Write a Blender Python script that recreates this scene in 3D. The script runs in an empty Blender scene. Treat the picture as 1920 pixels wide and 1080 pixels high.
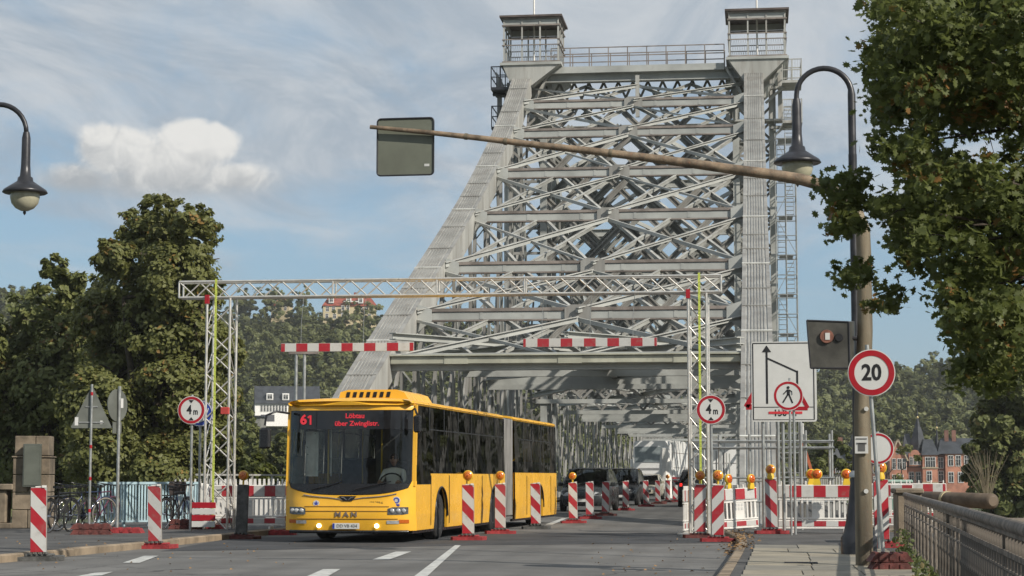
import bpy, math, random
import numpy as np
from mathutils import Vector, Matrix, noise as mnoise
R = math.radians
random.seed(7); rng = np.random.default_rng(7)
S = bpy.context.scene
C = S.collection
# ------------------------------------------------------------------ camera, world, sun
F_PX, HZ, VPX, CAM_H = 3700.0, 895.0, 1422.0, 1.28
TH = math.atan((HZ - 540) / F_PX)
AZ = math.atan((VPX - 960) * math.cos(TH) / F_PX)
cam_d = bpy.data.cameras.new('camera'); cam = bpy.data.objects.new('camera', cam_d); C.objects.link(cam)
cam_d.sensor_width = 36.0; cam_d.lens = 36.0 * F_PX / 1920.0
cam_d.clip_start = 0.3; cam_d.clip_end = 6000
cam.location = (0, 0, CAM_H)
cam.rotation_euler = (math.pi / 2 + TH, 0, AZ)
S.camera = cam
CR = cam.rotation_euler.to_matrix()
CP = Vector((0, 0, CAM_H))
SUN_AZ, SUN_EL = 124.0, 34.0       # clockwise from the view down the bridge (+Y), and height
S.view_settings.view_transform = 'Standard'; S.view_settings.look = 'None'
S.view_settings.exposure = 0.24; S.view_settings.gamma = 1.0
S.view_settings.use_curve_mapping = False
try:
    S.cycles.max_bounces = 6; S.cycles.transparent_max_bounces = 12
    S.cycles.diffuse_bounces = 3; S.cycles.glossy_bounces = 3
except Exception: pass
sl = bpy.data.lights.new('sun', 'SUN'); sl.energy = 4.3; sl.angle = R(0.6); sl.color = (1.0, 0.93, 0.82)
sun = bpy.data.objects.new('sun', sl); C.objects.link(sun)
sdir = Vector((math.sin(R(SUN_AZ)) * math.cos(R(SUN_EL)), math.cos(R(SUN_AZ)) * math.cos(R(SUN_EL)), math.sin(R(SUN_EL))))
sun.rotation_euler = sdir.to_track_quat('Z', 'Y').to_euler()
sun.location = (20, -20, 60)

def ray(px, py):
    d = CR @ Vector(((px - 960) / F_PX, (540 - py) / F_PX, -1.0))
    return d
def at(px, py, Y):
    d = ray(px, py); t = Y / d.y
    return CP + d * t
def atX(px, py, X):
    d = ray(px, py); t = X / d.x
    return CP + d * t
def G(px, py, z=0.0):
    d = ray(px, py); t = (z - CAM_H) / d.z
    return CP + d * t

# node helpers
class NT:
    def __init__(s, tree): s.t = tree; s.n = tree.nodes; s.l = tree.links
    def new(s, typ, **kw):
        n = s.n.new(typ)
        for k, v in kw.items(): setattr(n, k, v)
        return n
    def link(s, a, b): s.l.new(a, b)
    def val(s, inp, v):
        if isinstance(v, bpy.types.NodeSocket): s.l.new(v, inp)
        elif v is not None: inp.default_value = v
    def m(s, op, a, b=None, c=None, clamp=False):
        n = s.n.new('ShaderNodeMath'); n.operation = op; n.use_clamp = clamp
        s.val(n.inputs[0], a)
        if b is not None: s.val(n.inputs[1], b)
        if c is not None: s.val(n.inputs[2], c)
        return n.outputs[0]
    def noise(s, vec, scale, detail=4, rough=0.55, dist=0.0):
        n = s.n.new('ShaderNodeTexNoise'); n.inputs['Scale'].default_value = scale
        n.inputs['Detail'].default_value = detail; n.inputs['Roughness'].default_value = rough
        n.inputs['Distortion'].default_value = dist
        if vec is not None: s.l.new(vec, n.inputs['Vector'])
        return n.outputs['Fac']
    def mapr(s, v, a, b, c=0.0, d=1.0, smooth=True):
        n = s.n.new('ShaderNodeMapRange'); n.interpolation_type = 'SMOOTHSTEP' if smooth else 'LINEAR'
        s.val(n.inputs[0], v); s.val(n.inputs[1], a); s.val(n.inputs[2], b); s.val(n.inputs[3], c); s.val(n.inputs[4], d)
        return n.outputs[0]
    def mix(s, f, a, b):
        n = s.n.new('ShaderNodeMix'); n.data_type = 'RGBA'
        s.val(n.inputs[0], f)
        s.val(n.inputs[6], a if isinstance(a, bpy.types.NodeSocket) else tuple(a)[:3] + (1,))
        s.val(n.inputs[7], b if isinstance(b, bpy.types.NodeSocket) else tuple(b)[:3] + (1,))
        return n.outputs[2]
    def dot(s, v, vec):
        n = s.n.new('ShaderNodeVectorMath'); n.operation = 'DOT_PRODUCT'
        s.l.new(v, n.inputs[0]); n.inputs[1].default_value = tuple(vec)
        return n.outputs['Value']
    def comb(s, x, y, z):
        n = s.n.new('ShaderNodeCombineXYZ'); s.val(n.inputs[0], x); s.val(n.inputs[1], y); s.val(n.inputs[2], z)
        return n.outputs[0]

SKY_STR = 0.085
W = bpy.data.worlds.new('World'); S.world = W; W.use_nodes = True
nt = NT(W.node_tree); nt.n.clear()
wout = nt.new('ShaderNodeOutputWorld'); bg = nt.new('ShaderNodeBackground'); bg.inputs[1].default_value = SKY_STR
nt.link(bg.outputs[0], wout.inputs[0])
sky = nt.new('ShaderNodeTexSky'); sky.sky_type = 'NISHITA'; sky.sun_disc = False
sky.sun_elevation = R(SUN_EL); sky.sun_rotation = R(SUN_AZ); sky.altitude = 100; sky.air_density = 1.0; sky.dust_density = 0.9; sky.ozone_density = 1.3
tc = nt.new('ShaderNodeTexCoord'); D = tc.outputs['Generated']
sep = nt.new('ShaderNodeSeparateXYZ'); nt.link(D, sep.inputs[0])
# high thin cloud sheet
den = nt.m('ADD', nt.m('MAXIMUM', sep.outputs[2], 0.0), 0.12)
uv = nt.comb(nt.m('DIVIDE', sep.outputs[0], den), nt.m('MULTIPLY', nt.m('DIVIDE', sep.outputs[1], den), 0.55), 0.0)
n1 = nt.noise(uv, 1.3, 7, 0.55, 0.4); n2 = nt.noise(uv, 4.5, 6, 0.62, 0.6)
sheet = nt.m('ADD', nt.m('MULTIPLY', n1, 0.65), nt.m('MULTIPLY', n2, 0.35))
elev = nt.mapr(sep.outputs[2], 0.06, 0.2, -0.10, 0.135)
cov = nt.mapr(nt.m('ADD', sheet, elev), 0.42, 0.66)
cov = nt.m('MULTIPLY', cov, 0.93)
n3 = nt.noise(uv, 2.8, 7, 0.65, 0.8)
ccol = nt.mix(nt.mapr(n3, 0.35, 0.65), (3.7, 4.35, 5.1), (6.0, 6.3, 6.6))
base = nt.mix(0.6, sky.outputs[0], (2.6, 4.5, 6.4))
col = nt.mix(cov, base, ccol)
# one cumulus (a bank of puffs) low over the trees
cd = ray(305, 300).normalized(); cr = Vector((0, 0, 1)).cross(cd).normalized() * -1; cu = cr.cross(cd).normalized()
if cu.z < 0: cu = -cu
cr = cd.cross(Vector((0, 0, 1))).normalized()
K = F_PX
U = nt.m('MULTIPLY', nt.dot(D, cr), K); V = nt.m('MULTIPLY', nt.dot(D, cu), K)
wv = nt.comb(nt.m('MULTIPLY', U, 0.01), nt.m('MULTIPLY', V, 0.01), nt.m('MULTIPLY', nt.dot(D, cd), 1.0))
w1 = nt.m('SUBTRACT', nt.noise(wv, 1.9, 9, 0.60, 0.5), 0.5); w2 = nt.m('SUBTRACT', nt.noise(wv, 0.75, 3, 0.5), 0.5)
def puff(cx, cy, rx, ry):
    a = nt.m('DIVIDE', nt.m('SUBTRACT', U, cx), rx); b = nt.m('DIVIDE', nt.m('SUBTRACT', V, cy), ry)
    return nt.m('SUBTRACT', 1.0, nt.m('SQRT', nt.m('ADD', nt.m('MULTIPLY', a, a), nt.m('MULTIPLY', b, b))))
P_ = None
for q in [(-100, 22, 72, 56), (-75, 5, 95, 62), (48, 30, 84, 54), (92, 34, 62, 50), (0, -12, 150, 58), (-150, -42, 85, 40), (0, -42, 190, 46), (130, -30, 95, 34)]:
    p = puff(*q); P_ = p if P_ is None else nt.m('SMOOTH_MAX', P_, p, 0.18)
edge = nt.m('ADD', P_, nt.m('ADD', nt.m('MULTIPLY', w1, 0.7), nt.m('MULTIPLY', w2, 0.25)))
ctop = nt.mapr(V, -45, 15)
# crisp on top, soft and wispy below
mask = nt.mapr(edge, nt.m('SUBTRACT', 0.03, nt.m('MULTIPLY', nt.m('SUBTRACT', 1.0, ctop), 0.22)), nt.m('ADD', 0.34, nt.m('MULTIPLY', nt.m('SUBTRACT', 1.0, ctop), 0.35)))
mask = nt.m('MULTIPLY', mask, nt.mapr(V, -98, -40, 0.0, 1.0))
lit = nt.mapr(nt.m('ADD', nt.m('MULTIPLY', V, 0.015), nt.m('ADD', nt.m('MULTIPLY', w1, 3.4), nt.m('MULTIPLY', nt.m('MULTIPLY', U, 0.01), 0.18))), -1.3, 0.75)
cumc = nt.mix(lit, (4.1, 4.35, 4.6), (8.3, 8.2, 7.9))
col = nt.mix(nt.m('MULTIPLY', mask, 0.96), col, cumc)
nt.link(col, bg.inputs[0])

# ------------------------------------------------------------------ materials
MATS = {}
def mat(name, col, rough=0.6, metal=0.0, var=0.12, scale=3.0, bump=0.0, bscale=40.0, col2=None, spec=0.5, streak=False, dirt=0.0, dirtcol=(0.09, 0.075, 0.055), emit=None, estr=0.0, rust=0.0, rustcol=(0.16, 0.075, 0.04)):
    if name in MATS: return MATS[name]
    m = bpy.data.materials.new(name); m.use_nodes = True
    t = NT(m.node_tree); b = t.n['Principled BSDF']
    tcn = t.new('ShaderNodeTexCoord'); v = tcn.outputs['Object']
    if streak:
        mp = t.new('ShaderNodeMapping'); mp.inputs['Scale'].default_value = (1, 1, 0.12); t.link(v, mp.inputs[0]); sv = mp.outputs[0]
    else: sv = v
    n = t.noise(sv, scale, 5, 0.6)
    c2 = col2 if col2 else tuple(max(0, c * (1 - 2.2 * var)) for c in col)
    c1 = tuple(min(1, c * (1 + 0.6 * var)) for c in col)
    cc = t.mix(t.mapr(n, 0.3, 0.7), c1, c2)
    if dirt > 0:
        d = t.mapr(t.noise(sv, scale * 2.7, 6, 0.7), 0.62 - 0.25 * dirt, 0.85)
        cc = t.mix(t.m('MULTIPLY', d, min(1, dirt * 1.2)), cc, dirtcol)
    if rust > 0:
        d = t.mapr(t.noise(v, scale * 4.1, 6, 0.7), 0.72 - 0.25 * rust, 0.8)
        cc = t.mix(d, cc, rustcol)
    t.link(cc, b.inputs['Base Color'])
    b.inputs['Metallic'].default_value = metal
    rn = t.mapr(t.noise(v, scale * 1.7, 3), 0.3, 0.7, max(0.02, rough - 0.08), min(1, rough + 0.1))
    t.link(rn, b.inputs['Roughness'])
    b.inputs['Specular IOR Level'].default_value = spec
    if bump > 0:
        bn = t.new('ShaderNodeBump'); bn.inputs['Strength'].default_value = bump; bn.inputs['Distance'].default_value = 0.02
        t.link(t.noise(v, bscale, 5, 0.65), bn.inputs['Height']); t.link(bn.outputs[0], b.inputs['Normal'])
    if emit:
        b.inputs['Emission Color'].default_value = tuple(emit) + (1,); b.inputs['Emission Strength'].default_value = estr
    MATS[name] = m
    return m

def stripes(name, expr, period, duty=0.5, phase=0.0, a=(0.36, 0.010, 0.022), b_=(0.52, 0.52, 0.50)):
    """Retroreflective board: red bands along ax*x + az*z."""
    if name in MATS: return MATS[name]
    m = bpy.data.materials.new(name); m.use_nodes = True
    t = NT(m.node_tree); b = t.n['Principled BSDF']
    tcn = t.new('ShaderNodeTexCoord'); v = tcn.outputs['Object']
    s = t.dot(v, expr)
    fr = t.m('FRACT', t.m('ADD', t.m('DIVIDE', s, period), 10.0 + phase))
    k = t.m('LESS_THAN', fr, duty)
    oi = t.new('ShaderNodeObjectInfo'); off = t.new('ShaderNodeVectorMath'); off.operation = 'ADD'; t.link(v, off.inputs[0]); t.link(t.comb(t.m('MULTIPLY', oi.outputs['Random'], 37.0), 0.0, t.m('MULTIPLY', oi.outputs['Random'], 11.0)), off.inputs[1])
    n = t.mapr(t.noise(off.outputs[0], 7, 8, 0.7), 0.48, 0.78, 0.0, 0.55)
    sc_ = t.mapr(t.noise(off.outputs[0], 28, 3, 0.8, 2.0), 0.66, 0.70, 0.0, 0.5)
    cc = t.mix(k, b_, a); cc = t.mix(n, cc, (0.22, 0.19, 0.16)); cc = t.mix(sc_, cc, (0.12, 0.11, 0.10)); cc = t.mix(t.m('MULTIPLY', oi.outputs['Random'], 0.22), cc, (0.14, 0.12, 0.11))
    t.link(cc, b.inputs['Base Color']); b.inputs['Roughness'].default_value = 0.42
    MATS[name] = m
    return m

# ------------------------------------------------------------------ mesh building
class MB:
    def __init__(s): s.v = []; s.f = []; s.m = []; s.sm = []
    def add(s, vs, fs, m=0, smooth=False):
        o = len(s.v); s.v.extend([tuple(p) for p in vs])
        for f in fs:
            s.f.append(tuple(i + o for i in f)); s.m.append(m); s.sm.append(smooth)
        return s
    def box(s, c, d, rz=0.0, m=0, ch=0.0):
        x, y, z = d[0] / 2, d[1] / 2, d[2] / 2
        if ch > 0:
            k = min(ch, x * .9, y * .9, z * .9); pts = []
            for sz, ins in ((-z, k), (-z + k, 0), (z - k, 0), (z, k)):
                ax, ay = x - ins, y - ins; e = k if ins == 0 else k * .6
                ring = [(-ax + e, -ay), (ax - e, -ay), (ax, -ay + e), (ax, ay - e), (ax - e, ay), (-ax + e, ay), (-ax, ay - e), (-ax, -ay + e)]
                pts += [(px, py, sz) for px, py in ring]
            fs = [tuple(range(7, -1, -1)), tuple(range(24, 32))]
            for r_ in range(3):
                for i in range(8):
                    j = (i + 1) % 8; fs.append((r_ * 8 + i, r_ * 8 + j, r_ * 8 + 8 + j, r_ * 8 + 8 + i))
        else:
            pts = [(-x, -y, -z), (x, -y, -z), (x, y, -z), (-x, y, -z), (-x, -y, z), (x, -y, z), (x, y, z), (-x, y, z)]
            fs = [(3, 2, 1, 0), (4, 5, 6, 7), (0, 1, 5, 4), (1, 2, 6, 5), (2, 3, 7, 6), (3, 0, 4, 7)]
        co, si = math.cos(rz), math.sin(rz)
        return s.add([(c[0] + p[0] * co - p[1] * si, c[1] + p[0] * si + p[1] * co, c[2] + p[2]) for p in pts], fs, m)
    def beam(s, p0, p1, w, h, up=(0, 0, 1), m=0):
        p0 = Vector(p0); p1 = Vector(p1); d = (p1 - p0)
        if d.length < 1e-6: return s
        d.normalize(); u = Vector(up)
        if abs(d.dot(u)) > 0.98: u = Vector((0, 1, 0)) if abs(d.y) < .9 else Vector((1, 0, 0))
        sx = d.cross(u).normalized() * (w / 2); uy = sx.cross(d).normalized() * (h / 2)
        vs = [p0 - sx - uy, p0 + sx - uy, p0 + sx + uy, p0 - sx + uy, p1 - sx - uy, p1 + sx - uy, p1 + sx + uy, p1 - sx + uy]
        return s.add(vs, [(0, 1, 2, 3), (7, 6, 5, 4), (0, 4, 5, 1), (1, 5, 6, 2), (2, 6, 7, 3), (3, 7, 4, 0)], m)
    def ibeam(s, p0, p1, w, h, up=(0, 0, 1), t=0.03, m=0):
        """flanges (width w) top and bottom, web height h"""
        p0 = Vector(p0); p1 = Vector(p1); d = (p1 - p0).normalized(); u = Vector(up)
        if abs(d.dot(u)) > 0.98: u = Vector((0, 1, 0))
        sx = d.cross(u).normalized(); uu = sx.cross(d).normalized()
        s.beam(p0 + uu * (h / 2 - t / 2), p1 + uu * (h / 2 - t / 2), w, t, up, m)
        s.beam(p0 - uu * (h / 2 - t / 2), p1 - uu * (h / 2 - t / 2), w, t, up, m)
        s.beam(p0, p1, t, h - 2 * t - 0.002, up, m)
        return s
    def tube(s, pts, r, n=8, m=0, cap=True, smooth=True):
        pts = [Vector(p) for p in pts]; k = len(pts); rs = r if isinstance(r, (list, tuple)) else [r] * k
        vs = []; ref = None
        for i, p in enumerate(pts):
            d = (pts[min(i + 1, k - 1)] - pts[max(i - 1, 0)])
            if d.length < 1e-9: d = Vector((0, 0, 1))
            d.normalize()
            if ref is None:
                ref = Vector((0, 0, 1)) if abs(d.z) < 0.9 else Vector((1, 0, 0))
            a = (ref - d * ref.dot(d)).normalized(); ref = a; b = d.cross(a)
            for j in range(n):
                t = 2 * math.pi * j / n; vs.append(p + a * (math.cos(t) * rs[i]) + b * (math.sin(t) * rs[i]))
        fs = []
        for i in range(k - 1):
            for j in range(n):
                q = (j + 1) % n; fs.append((i * n + j, i * n + q, (i + 1) * n + q, (i + 1) * n + j))
        s.add(vs, fs, m, smooth)
        if cap: s.add(vs[:n], [tuple(range(n - 1, -1, -1))], m); s.add(vs[-n:], [tuple(range(n))], m)
        return s
    def lathe(s, prof, c=(0, 0, 0), n=20, m=0, axis='z', smooth=True):
        vs = []; c = Vector(c)
        for r_, z in prof:
            for j in range(n):
                t = 2 * math.pi * j / n; x, y = r_ * math.cos(t), r_ * math.sin(t)
                p = Vector((x, y, z)) if axis == 'z' else (Vector((x, z, y)) if axis == 'y' else Vector((z, x, y)))
                vs.append(c + p)
        fs = []
        for i in range(len(prof) - 1):
            for j in range(n):
                q = (j + 1) % n; fs.append((i * n + j, i * n + q, (i + 1) * n + q, (i + 1) * n + j))
        s.add(vs, fs, m, smooth)
        s.add(vs[:n], [tuple(range(n - 1, -1, -1))], m); s.add(vs[-n:], [tuple(range(n))], m)
        return s
    def prism(s, poly, o, ux, uy, th, m=0):
        """polygon in plane (ux,uy) at origin o, extruded by th along ux x uy, centred"""
        o = Vector(o); ux = Vector(ux); uy = Vector(uy); nn = ux.cross(uy).normalized() * (th / 2); k = len(poly)
        vs = [o + ux * a + uy * b + nn for a, b in poly] + [o + ux * a + uy * b - nn for a, b in poly]
        fs = [tuple(range(k)), tuple(range(2 * k - 1, k - 1, -1))] + [(i, i + k, (i + 1) % k + k, (i + 1) % k) for i in range(k)]
        return s.add(vs, fs, m)
    def ring(s, c, r0, r1, y0, y1, n=40, m=0):
        """annulus facing -Y between r0<r1, from y0 (front) to y1"""
        vs = []
        for j in range(n):
            t = 2 * math.pi * j / n; co, si = math.cos(t), math.sin(t)
            for rr, yy in ((r0, y0), (r1, y0), (r1, y1), (r0, y1)): vs.append((c[0] + rr * co, c[1] + yy, c[2] + rr * si))
        fs = []
        for j in range(n):
            q = (j + 1) % n
            for k in range(4): fs.append((j * 4 + k, q * 4 + k, q * 4 + (k + 1) % 4, j * 4 + (k + 1) % 4))
        return s.add(vs, fs, m)
    def disc(s, c, r, y0, y1, n=40, m=0):
        vs = []
        for yy in (y0, y1):
            for j in range(n):
                t = 2 * math.pi * j / n; vs.append((c[0] + r * math.cos(t), c[1] + yy, c[2] + r * math.sin(t)))
        return s.add(vs, [tuple(range(n)), tuple(range(2 * n - 1, n - 1, -1))] + [(j, j + n, (j + 1) % n + n, (j + 1) % n) for j in range(n)], m)
    def grid(s, fn, nu, nv, m=0, smooth=True):
        vs = [fn(i / nu, j / nv) for i in range(nu + 1) for j in range(nv + 1)]
        fs = [(i * (nv + 1) + j, (i + 1) * (nv + 1) + j, (i + 1) * (nv + 1) + j + 1, i * (nv + 1) + j + 1) for i in range(nu) for j in range(nv)]
        return s.add(vs, fs, m, smooth)
    def mesh(s, name, mats):
        me = bpy.data.meshes.new(name); me.from_pydata(s.v, [], s.f)
        for q in (mats if isinstance(mats, (list, tuple)) else [mats]): me.materials.append(q)
        if s.f:
            me.polygons.foreach_set('material_index', s.m); me.polygons.foreach_set('use_smooth', s.sm)
        me.update(); return me
    def build(s, name, mats, parent=None, **kw):
        return link(name, s.mesh(name, mats), parent, **kw)

def link(name, me, parent=None, loc=None, rz=None, label=None, kind=None):
    o = bpy.data.objects.new(name, me); C.objects.link(o)
    if parent is not None: o.parent = parent
    if loc is not None: o.location = loc
    if rz is not None: o.rotation_euler = (0, 0, rz)
    if label: o['label'] = label
    if kind: o['kind'] = kind
    return o
def tag(o, label, cat=None, group=None, kind=None):
    if label: o['label'] = label
    if cat: o['category'] = cat
    if group: o['group'] = group
    if kind: o['kind'] = kind
    return o
def thing(name, label, cat, loc=(0, 0, 0), rz=0.0, group=None):
    o = bpy.data.objects.new(name, None); C.objects.link(o); o.empty_display_size = 0.3
    o.location = loc; o.rotation_euler = (0, 0, rz)
    return tag(o, label, cat, group)
def copy_tree(o, parent=None):
    c = o.copy(); C.objects.link(c)
    if parent is not None: c.parent = parent
    for ch in list(o.children): copy_tree(ch, c)
    return c
def struct(name, mb, mats, label=None):
    o = mb.build(name, mats); o['kind'] = 'structure'
    if label: o['label'] = label
    return o
def text_obj(name, body, size, mt, parent, loc, rot=(math.pi / 2, 0, 0), ext=0.002, sx=1.0, bold=0.0):
    cu_ = bpy.data.curves.new(name, 'FONT'); cu_.body = body; cu_.size = size; cu_.extrude = ext; cu_.offset = bold
    cu_.align_x = 'CENTER'; cu_.align_y = 'CENTER'; cu_.resolution_u = 3
    tmp = bpy.data.objects.new('tmp_text', cu_); C.objects.link(tmp)
    dg = bpy.context.evaluated_depsgraph_get(); dg.update()
    me = bpy.data.meshes.new_from_object(tmp.evaluated_get(dg)); bpy.data.objects.remove(tmp)
    me.materials.clear(); me.materials.append(mt)
    o = link(name, me, parent, loc=loc); o.rotation_euler = rot; o.scale = (sx, 1, 1)
    return o

steel = mat('bridge_paint', (0.41, 0.41, 0.385), 0.55, var=0.12, scale=0.9, streak=True, dirt=0.75, dirtcol=(0.15, 0.12, 0.09), rust=0.2, bump=0.15, bscale=14)
steel2 = mat('bridge_paint_weathered', (0.28, 0.275, 0.257), 0.6, var=0.16, scale=1.1, streak=True, dirt=0.6, dirtcol=(0.16, 0.125, 0.10), rust=0.25)
steelg = mat('bridge_paint_green_grey', (0.38, 0.39, 0.37), 0.5, var=0.12, scale=0.7, dirt=0.35, dirtcol=(0.17, 0.14, 0.12), rust=0.08)
steelr = mat('bridge_flange_brown', (0.235, 0.20, 0.178), 0.6, var=0.2, scale=1.5, dirt=0.5, rust=0.3)
steeld = mat('bridge_paint_dull', (0.31, 0.315, 0.295), 0.6, var=0.16, scale=1.1, dirt=0.5, rust=0.1)
galv = mat('galvanised', (0.42, 0.43, 0.42), 0.38, metal=0.65, var=0.12, scale=6)
alu = mat('aluminium_tube', (0.62, 0.60, 0.56), 0.35, metal=0.55, var=0.08, scale=5)
white = mat('white_plastic', (0.72, 0.70, 0.66), 0.45, var=0.06, scale=4, dirt=0.3, dirtcol=(0.35, 0.3, 0.24))
signwhite = mat('sign_white', (0.56, 0.56, 0.54), 0.4, var=0.03, scale=3)
signred = mat('sign_red', (0.35, 0.008, 0.018), 0.4, var=0.08, scale=3)
signblack = mat('sign_black', (0.012, 0.012, 0.014), 0.45, var=0.0)
signback = mat('sign_back', (0.16, 0.17, 0.15), 0.5, metal=0.3, var=0.1, scale=3)
redrub = mat('red_rubber', (0.33, 0.03, 0.035), 0.75, var=0.2, scale=8, dirt=0.5, dirtcol=(0.10, 0.05, 0.04), bump=0.3)
brownrub = mat('brown_rubber', (0.13, 0.035, 0.03), 0.8, var=0.25, scale=8, dirt=0.5, bump=0.3)
greyrub = mat('grey_rubber', (0.10, 0.10, 0.095), 0.85, var=0.25, scale=8, dirt=0.4, bump=0.3)
black = mat('black_rubber', (0.018, 0.018, 0.018), 0.7, var=0.2, scale=5)
darkmetal = mat('dark_painted_iron', (0.035, 0.035, 0.04), 0.38, metal=0.2, var=0.2, scale=4)
# ------------------------------------------------------------------ ground, road, pavements, river, hill
def sm(a, b, x):
    t = max(0.0, min(1.0, (x - a) / (b - a))); return t * t * (3 - 2 * t)
def hill_z(x, y):
    H = 50 + (26 - 50) * sm(-120, -10, x) + 2 * math.sin(x * 0.02 + 1) + 10 * sm(-150, -330, x) + 5 * sm(40, 110, x)
    n = mnoise.noise(Vector((x * 0.012, y * 0.012, 0))) * 7
    z = -6 + (H + 6 + n) * sm(330, 700, y) ** 0.9
    river = sm(95, 125, y) * (1 - sm(232, 262, y))
    return z - 5.0 * river
asph = mat('asphalt', (0.15, 0.146, 0.138), 0.9, var=0.16, scale=0.35, dirt=0.35, dirtcol=(0.075, 0.07, 0.06), bump=0.5, bscale=90)
def wear(m, crack=.8):
    # wheel tracks, tar seams, oil spots: the road's own marks
    t = NT(m.node_tree); b = t.n['Principled BSDF']; src = b.inputs['Base Color'].links[0].from_socket
    v = t.new('ShaderNodeTexCoord').outputs['Object']; sp = t.new('ShaderNodeSeparateXYZ'); t.link(v, sp.inputs[0])
    vo = t.new('ShaderNodeTexVoronoi'); vo.feature = 'DISTANCE_TO_EDGE'; vo.inputs['Scale'].default_value = .28
    wv = t.new('ShaderNodeVectorMath'); wv.operation = 'ADD'; t.link(v, wv.inputs[0]); nz_ = t.noise(v, 1.7, 6, .65); t.link(t.comb(nz_, nz_, 0.0), wv.inputs[1]); t.link(wv.outputs[0], vo.inputs['Vector'])
    ck = t.m('MULTIPLY', t.m('LESS_THAN', vo.outputs['Distance'], .006), t.mapr(t.noise(v, .25, 2), .45, .6, 0, crack))
    tr = t.mapr(t.m('ABSOLUTE', t.m('SUBTRACT', t.m('PINGPONG', t.m('ADD', sp.outputs[0], 40.35), .92), .46)), 0.0, .40, .42, 0.0)
    mp = t.new('ShaderNodeMapping'); mp.inputs['Scale'].default_value = (3.0, .12, 1); t.link(v, mp.inputs[0]); tr = t.m('MULTIPLY', tr, t.mapr(t.noise(mp.outputs[0], 1, 5, .6), .3, .7, .3, 1))
    oil = t.mapr(t.noise(v, 1.1, 4, .6), .66, .76, 0, .55); pale = t.mapr(t.noise(v, .5, 5, .6), .55, .8, 0, .35)
    c = t.mix(tr, src, (.07, .068, .065)); c = t.mix(pale, c, (.24, .23, .21)); c = t.mix(oil, c, (.04, .038, .036)); c = t.mix(ck, c, (.018, .018, .018)); t.link(c, b.inputs['Base Color'])
wear(asph)
asph_d = mat('asphalt_dark', (0.05, 0.052, 0.056), 0.88, var=0.16, scale=0.8, dirt=0.35, dirtcol=(0.10, 0.095, 0.085), bump=0.5, bscale=90)
asph_w = mat('pavement_asphalt', (0.085, 0.083, 0.08), 0.9, var=0.2, scale=0.9, dirt=0.5, dirtcol=(0.14, 0.12, 0.10), bump=0.5, bscale=80)
kerbm = mat('sandstone_kerb', (0.27, 0.21, 0.145), 0.85, var=0.2, scale=1.7, dirt=0.4, bump=0.3)
slabm = [mat('paving_slab_%s' % k, c, 0.85, var=0.13, scale=1.4, dirt=0.45, dirtcol=(0.12, 0.10, 0.08), bump=0.25) for k, c in
         (('a', (0.30, 0.265, 0.20)), ('b', (0.26, 0.235, 0.185)), ('c', (0.215, 0.20, 0.165)))]
paint = mat('road_paint', (0.55, 0.55, 0.52), 0.7, var=0.15, scale=5, dirt=0.7, dirtcol=(0.16, 0.155, 0.15))
stone = mat('sandstone', (0.22, 0.175, 0.125), 0.9, var=0.28, scale=1.6, dirt=0.6, dirtcol=(0.07, 0.058, 0.045), bump=0.5, bscale=18)
grassm = mat('meadow', (0.07, 0.085, 0.03), 0.95, var=0.25, scale=0.05, dirt=0.3, dirtcol=(0.09, 0.075, 0.04))

gm = MB(); xs = [-1500, -700, -500] + list(range(-420, 161, 14)) + [260, 420, 900, 1500]; ys = [-400, -120, -40] + list(range(0, 860, 14)) + [1000, 1500, 4000]
vs = [(x, y, hill_z(x, y)) for y in ys for x in xs]; nx = len(xs)
gm.add(vs, [(j * nx + i, j * nx + i + 1, (j + 1) * nx + i + 1, (j + 1) * nx + i) for j in range(len(ys) - 1) for i in range(nx - 1)], 0, True)
struct('ground', gm, grassm)
wm = bpy.data.materials.new('river_water'); wm.use_nodes = True; t = NT(wm.node_tree); b = t.n['Principled BSDF']
b.inputs['Base Color'].default_value = (0.03, 0.045, 0.035, 1); b.inputs['Roughness'].default_value = 0.08
bn = t.new('ShaderNodeBump'); bn.inputs['Strength'].default_value = 0.4; bn.inputs['Distance'].default_value = 0.1
t.link(t.noise(t.new('ShaderNodeTexCoord').outputs['Object'], 0.9, 5, 0.6), bn.inputs['Height']); t.link(bn.outputs[0], b.inputs['Normal'])
mb = MB(); mb.add([(-1500, 100, -8.2), (1500, 100, -8.2), (1500, 258, -8.2), (-1500, 258, -8.2)], [(0, 1, 2, 3)]); struct('river', mb, wm)

LK = [(-13.5, -12), (-12.3, 10), (-11.55, 26), (-11.2, 30), (-10.95, 36), (-10.9, 42), (-10.6, 48), (-10.2, 56), (-10.2, 318)]
RK = [(-0.95, -12), (-0.75, 10), (-0.50, 24), (-0.40, 31), (-0.36, 36), (-0.42, 39.5), (-0.8, 44), (-1.4, 50), (-1.5, 318)]
def interp(L, y):
    for (x0, y0), (x1, y1) in zip(L, L[1:]):
        if y <= y1: return x0 + (x1 - x0) * (y - y0) / (y1 - y0)
    return L[-1][0]
yy = sorted(set([y for _, y in LK] + [y for _, y in RK] + list(range(-12, 60, 2))))
mb = MB(); vs = []
for y in yy: vs += [(interp(LK, y), y, 0), (interp(RK, y), y, 0)]
mb.add(vs, [(2 * i, 2 * i + 1, 2 * i + 3, 2 * i + 2) for i in range(len(yy) - 1)])
# sides down to the ground under the approach: the raised causeway
struct('road', mb, asph)
mb = MB(); mb.box((-6.5, 18, -3.6), (21.5, 62, 6.96)); struct('causeway_wall', mb, stone)
mb = MB(); mb.box((-6.5, 185, -0.55), (19.5, 268, 0.9)); struct('bridge_deck_slab', mb, steel2)
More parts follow.
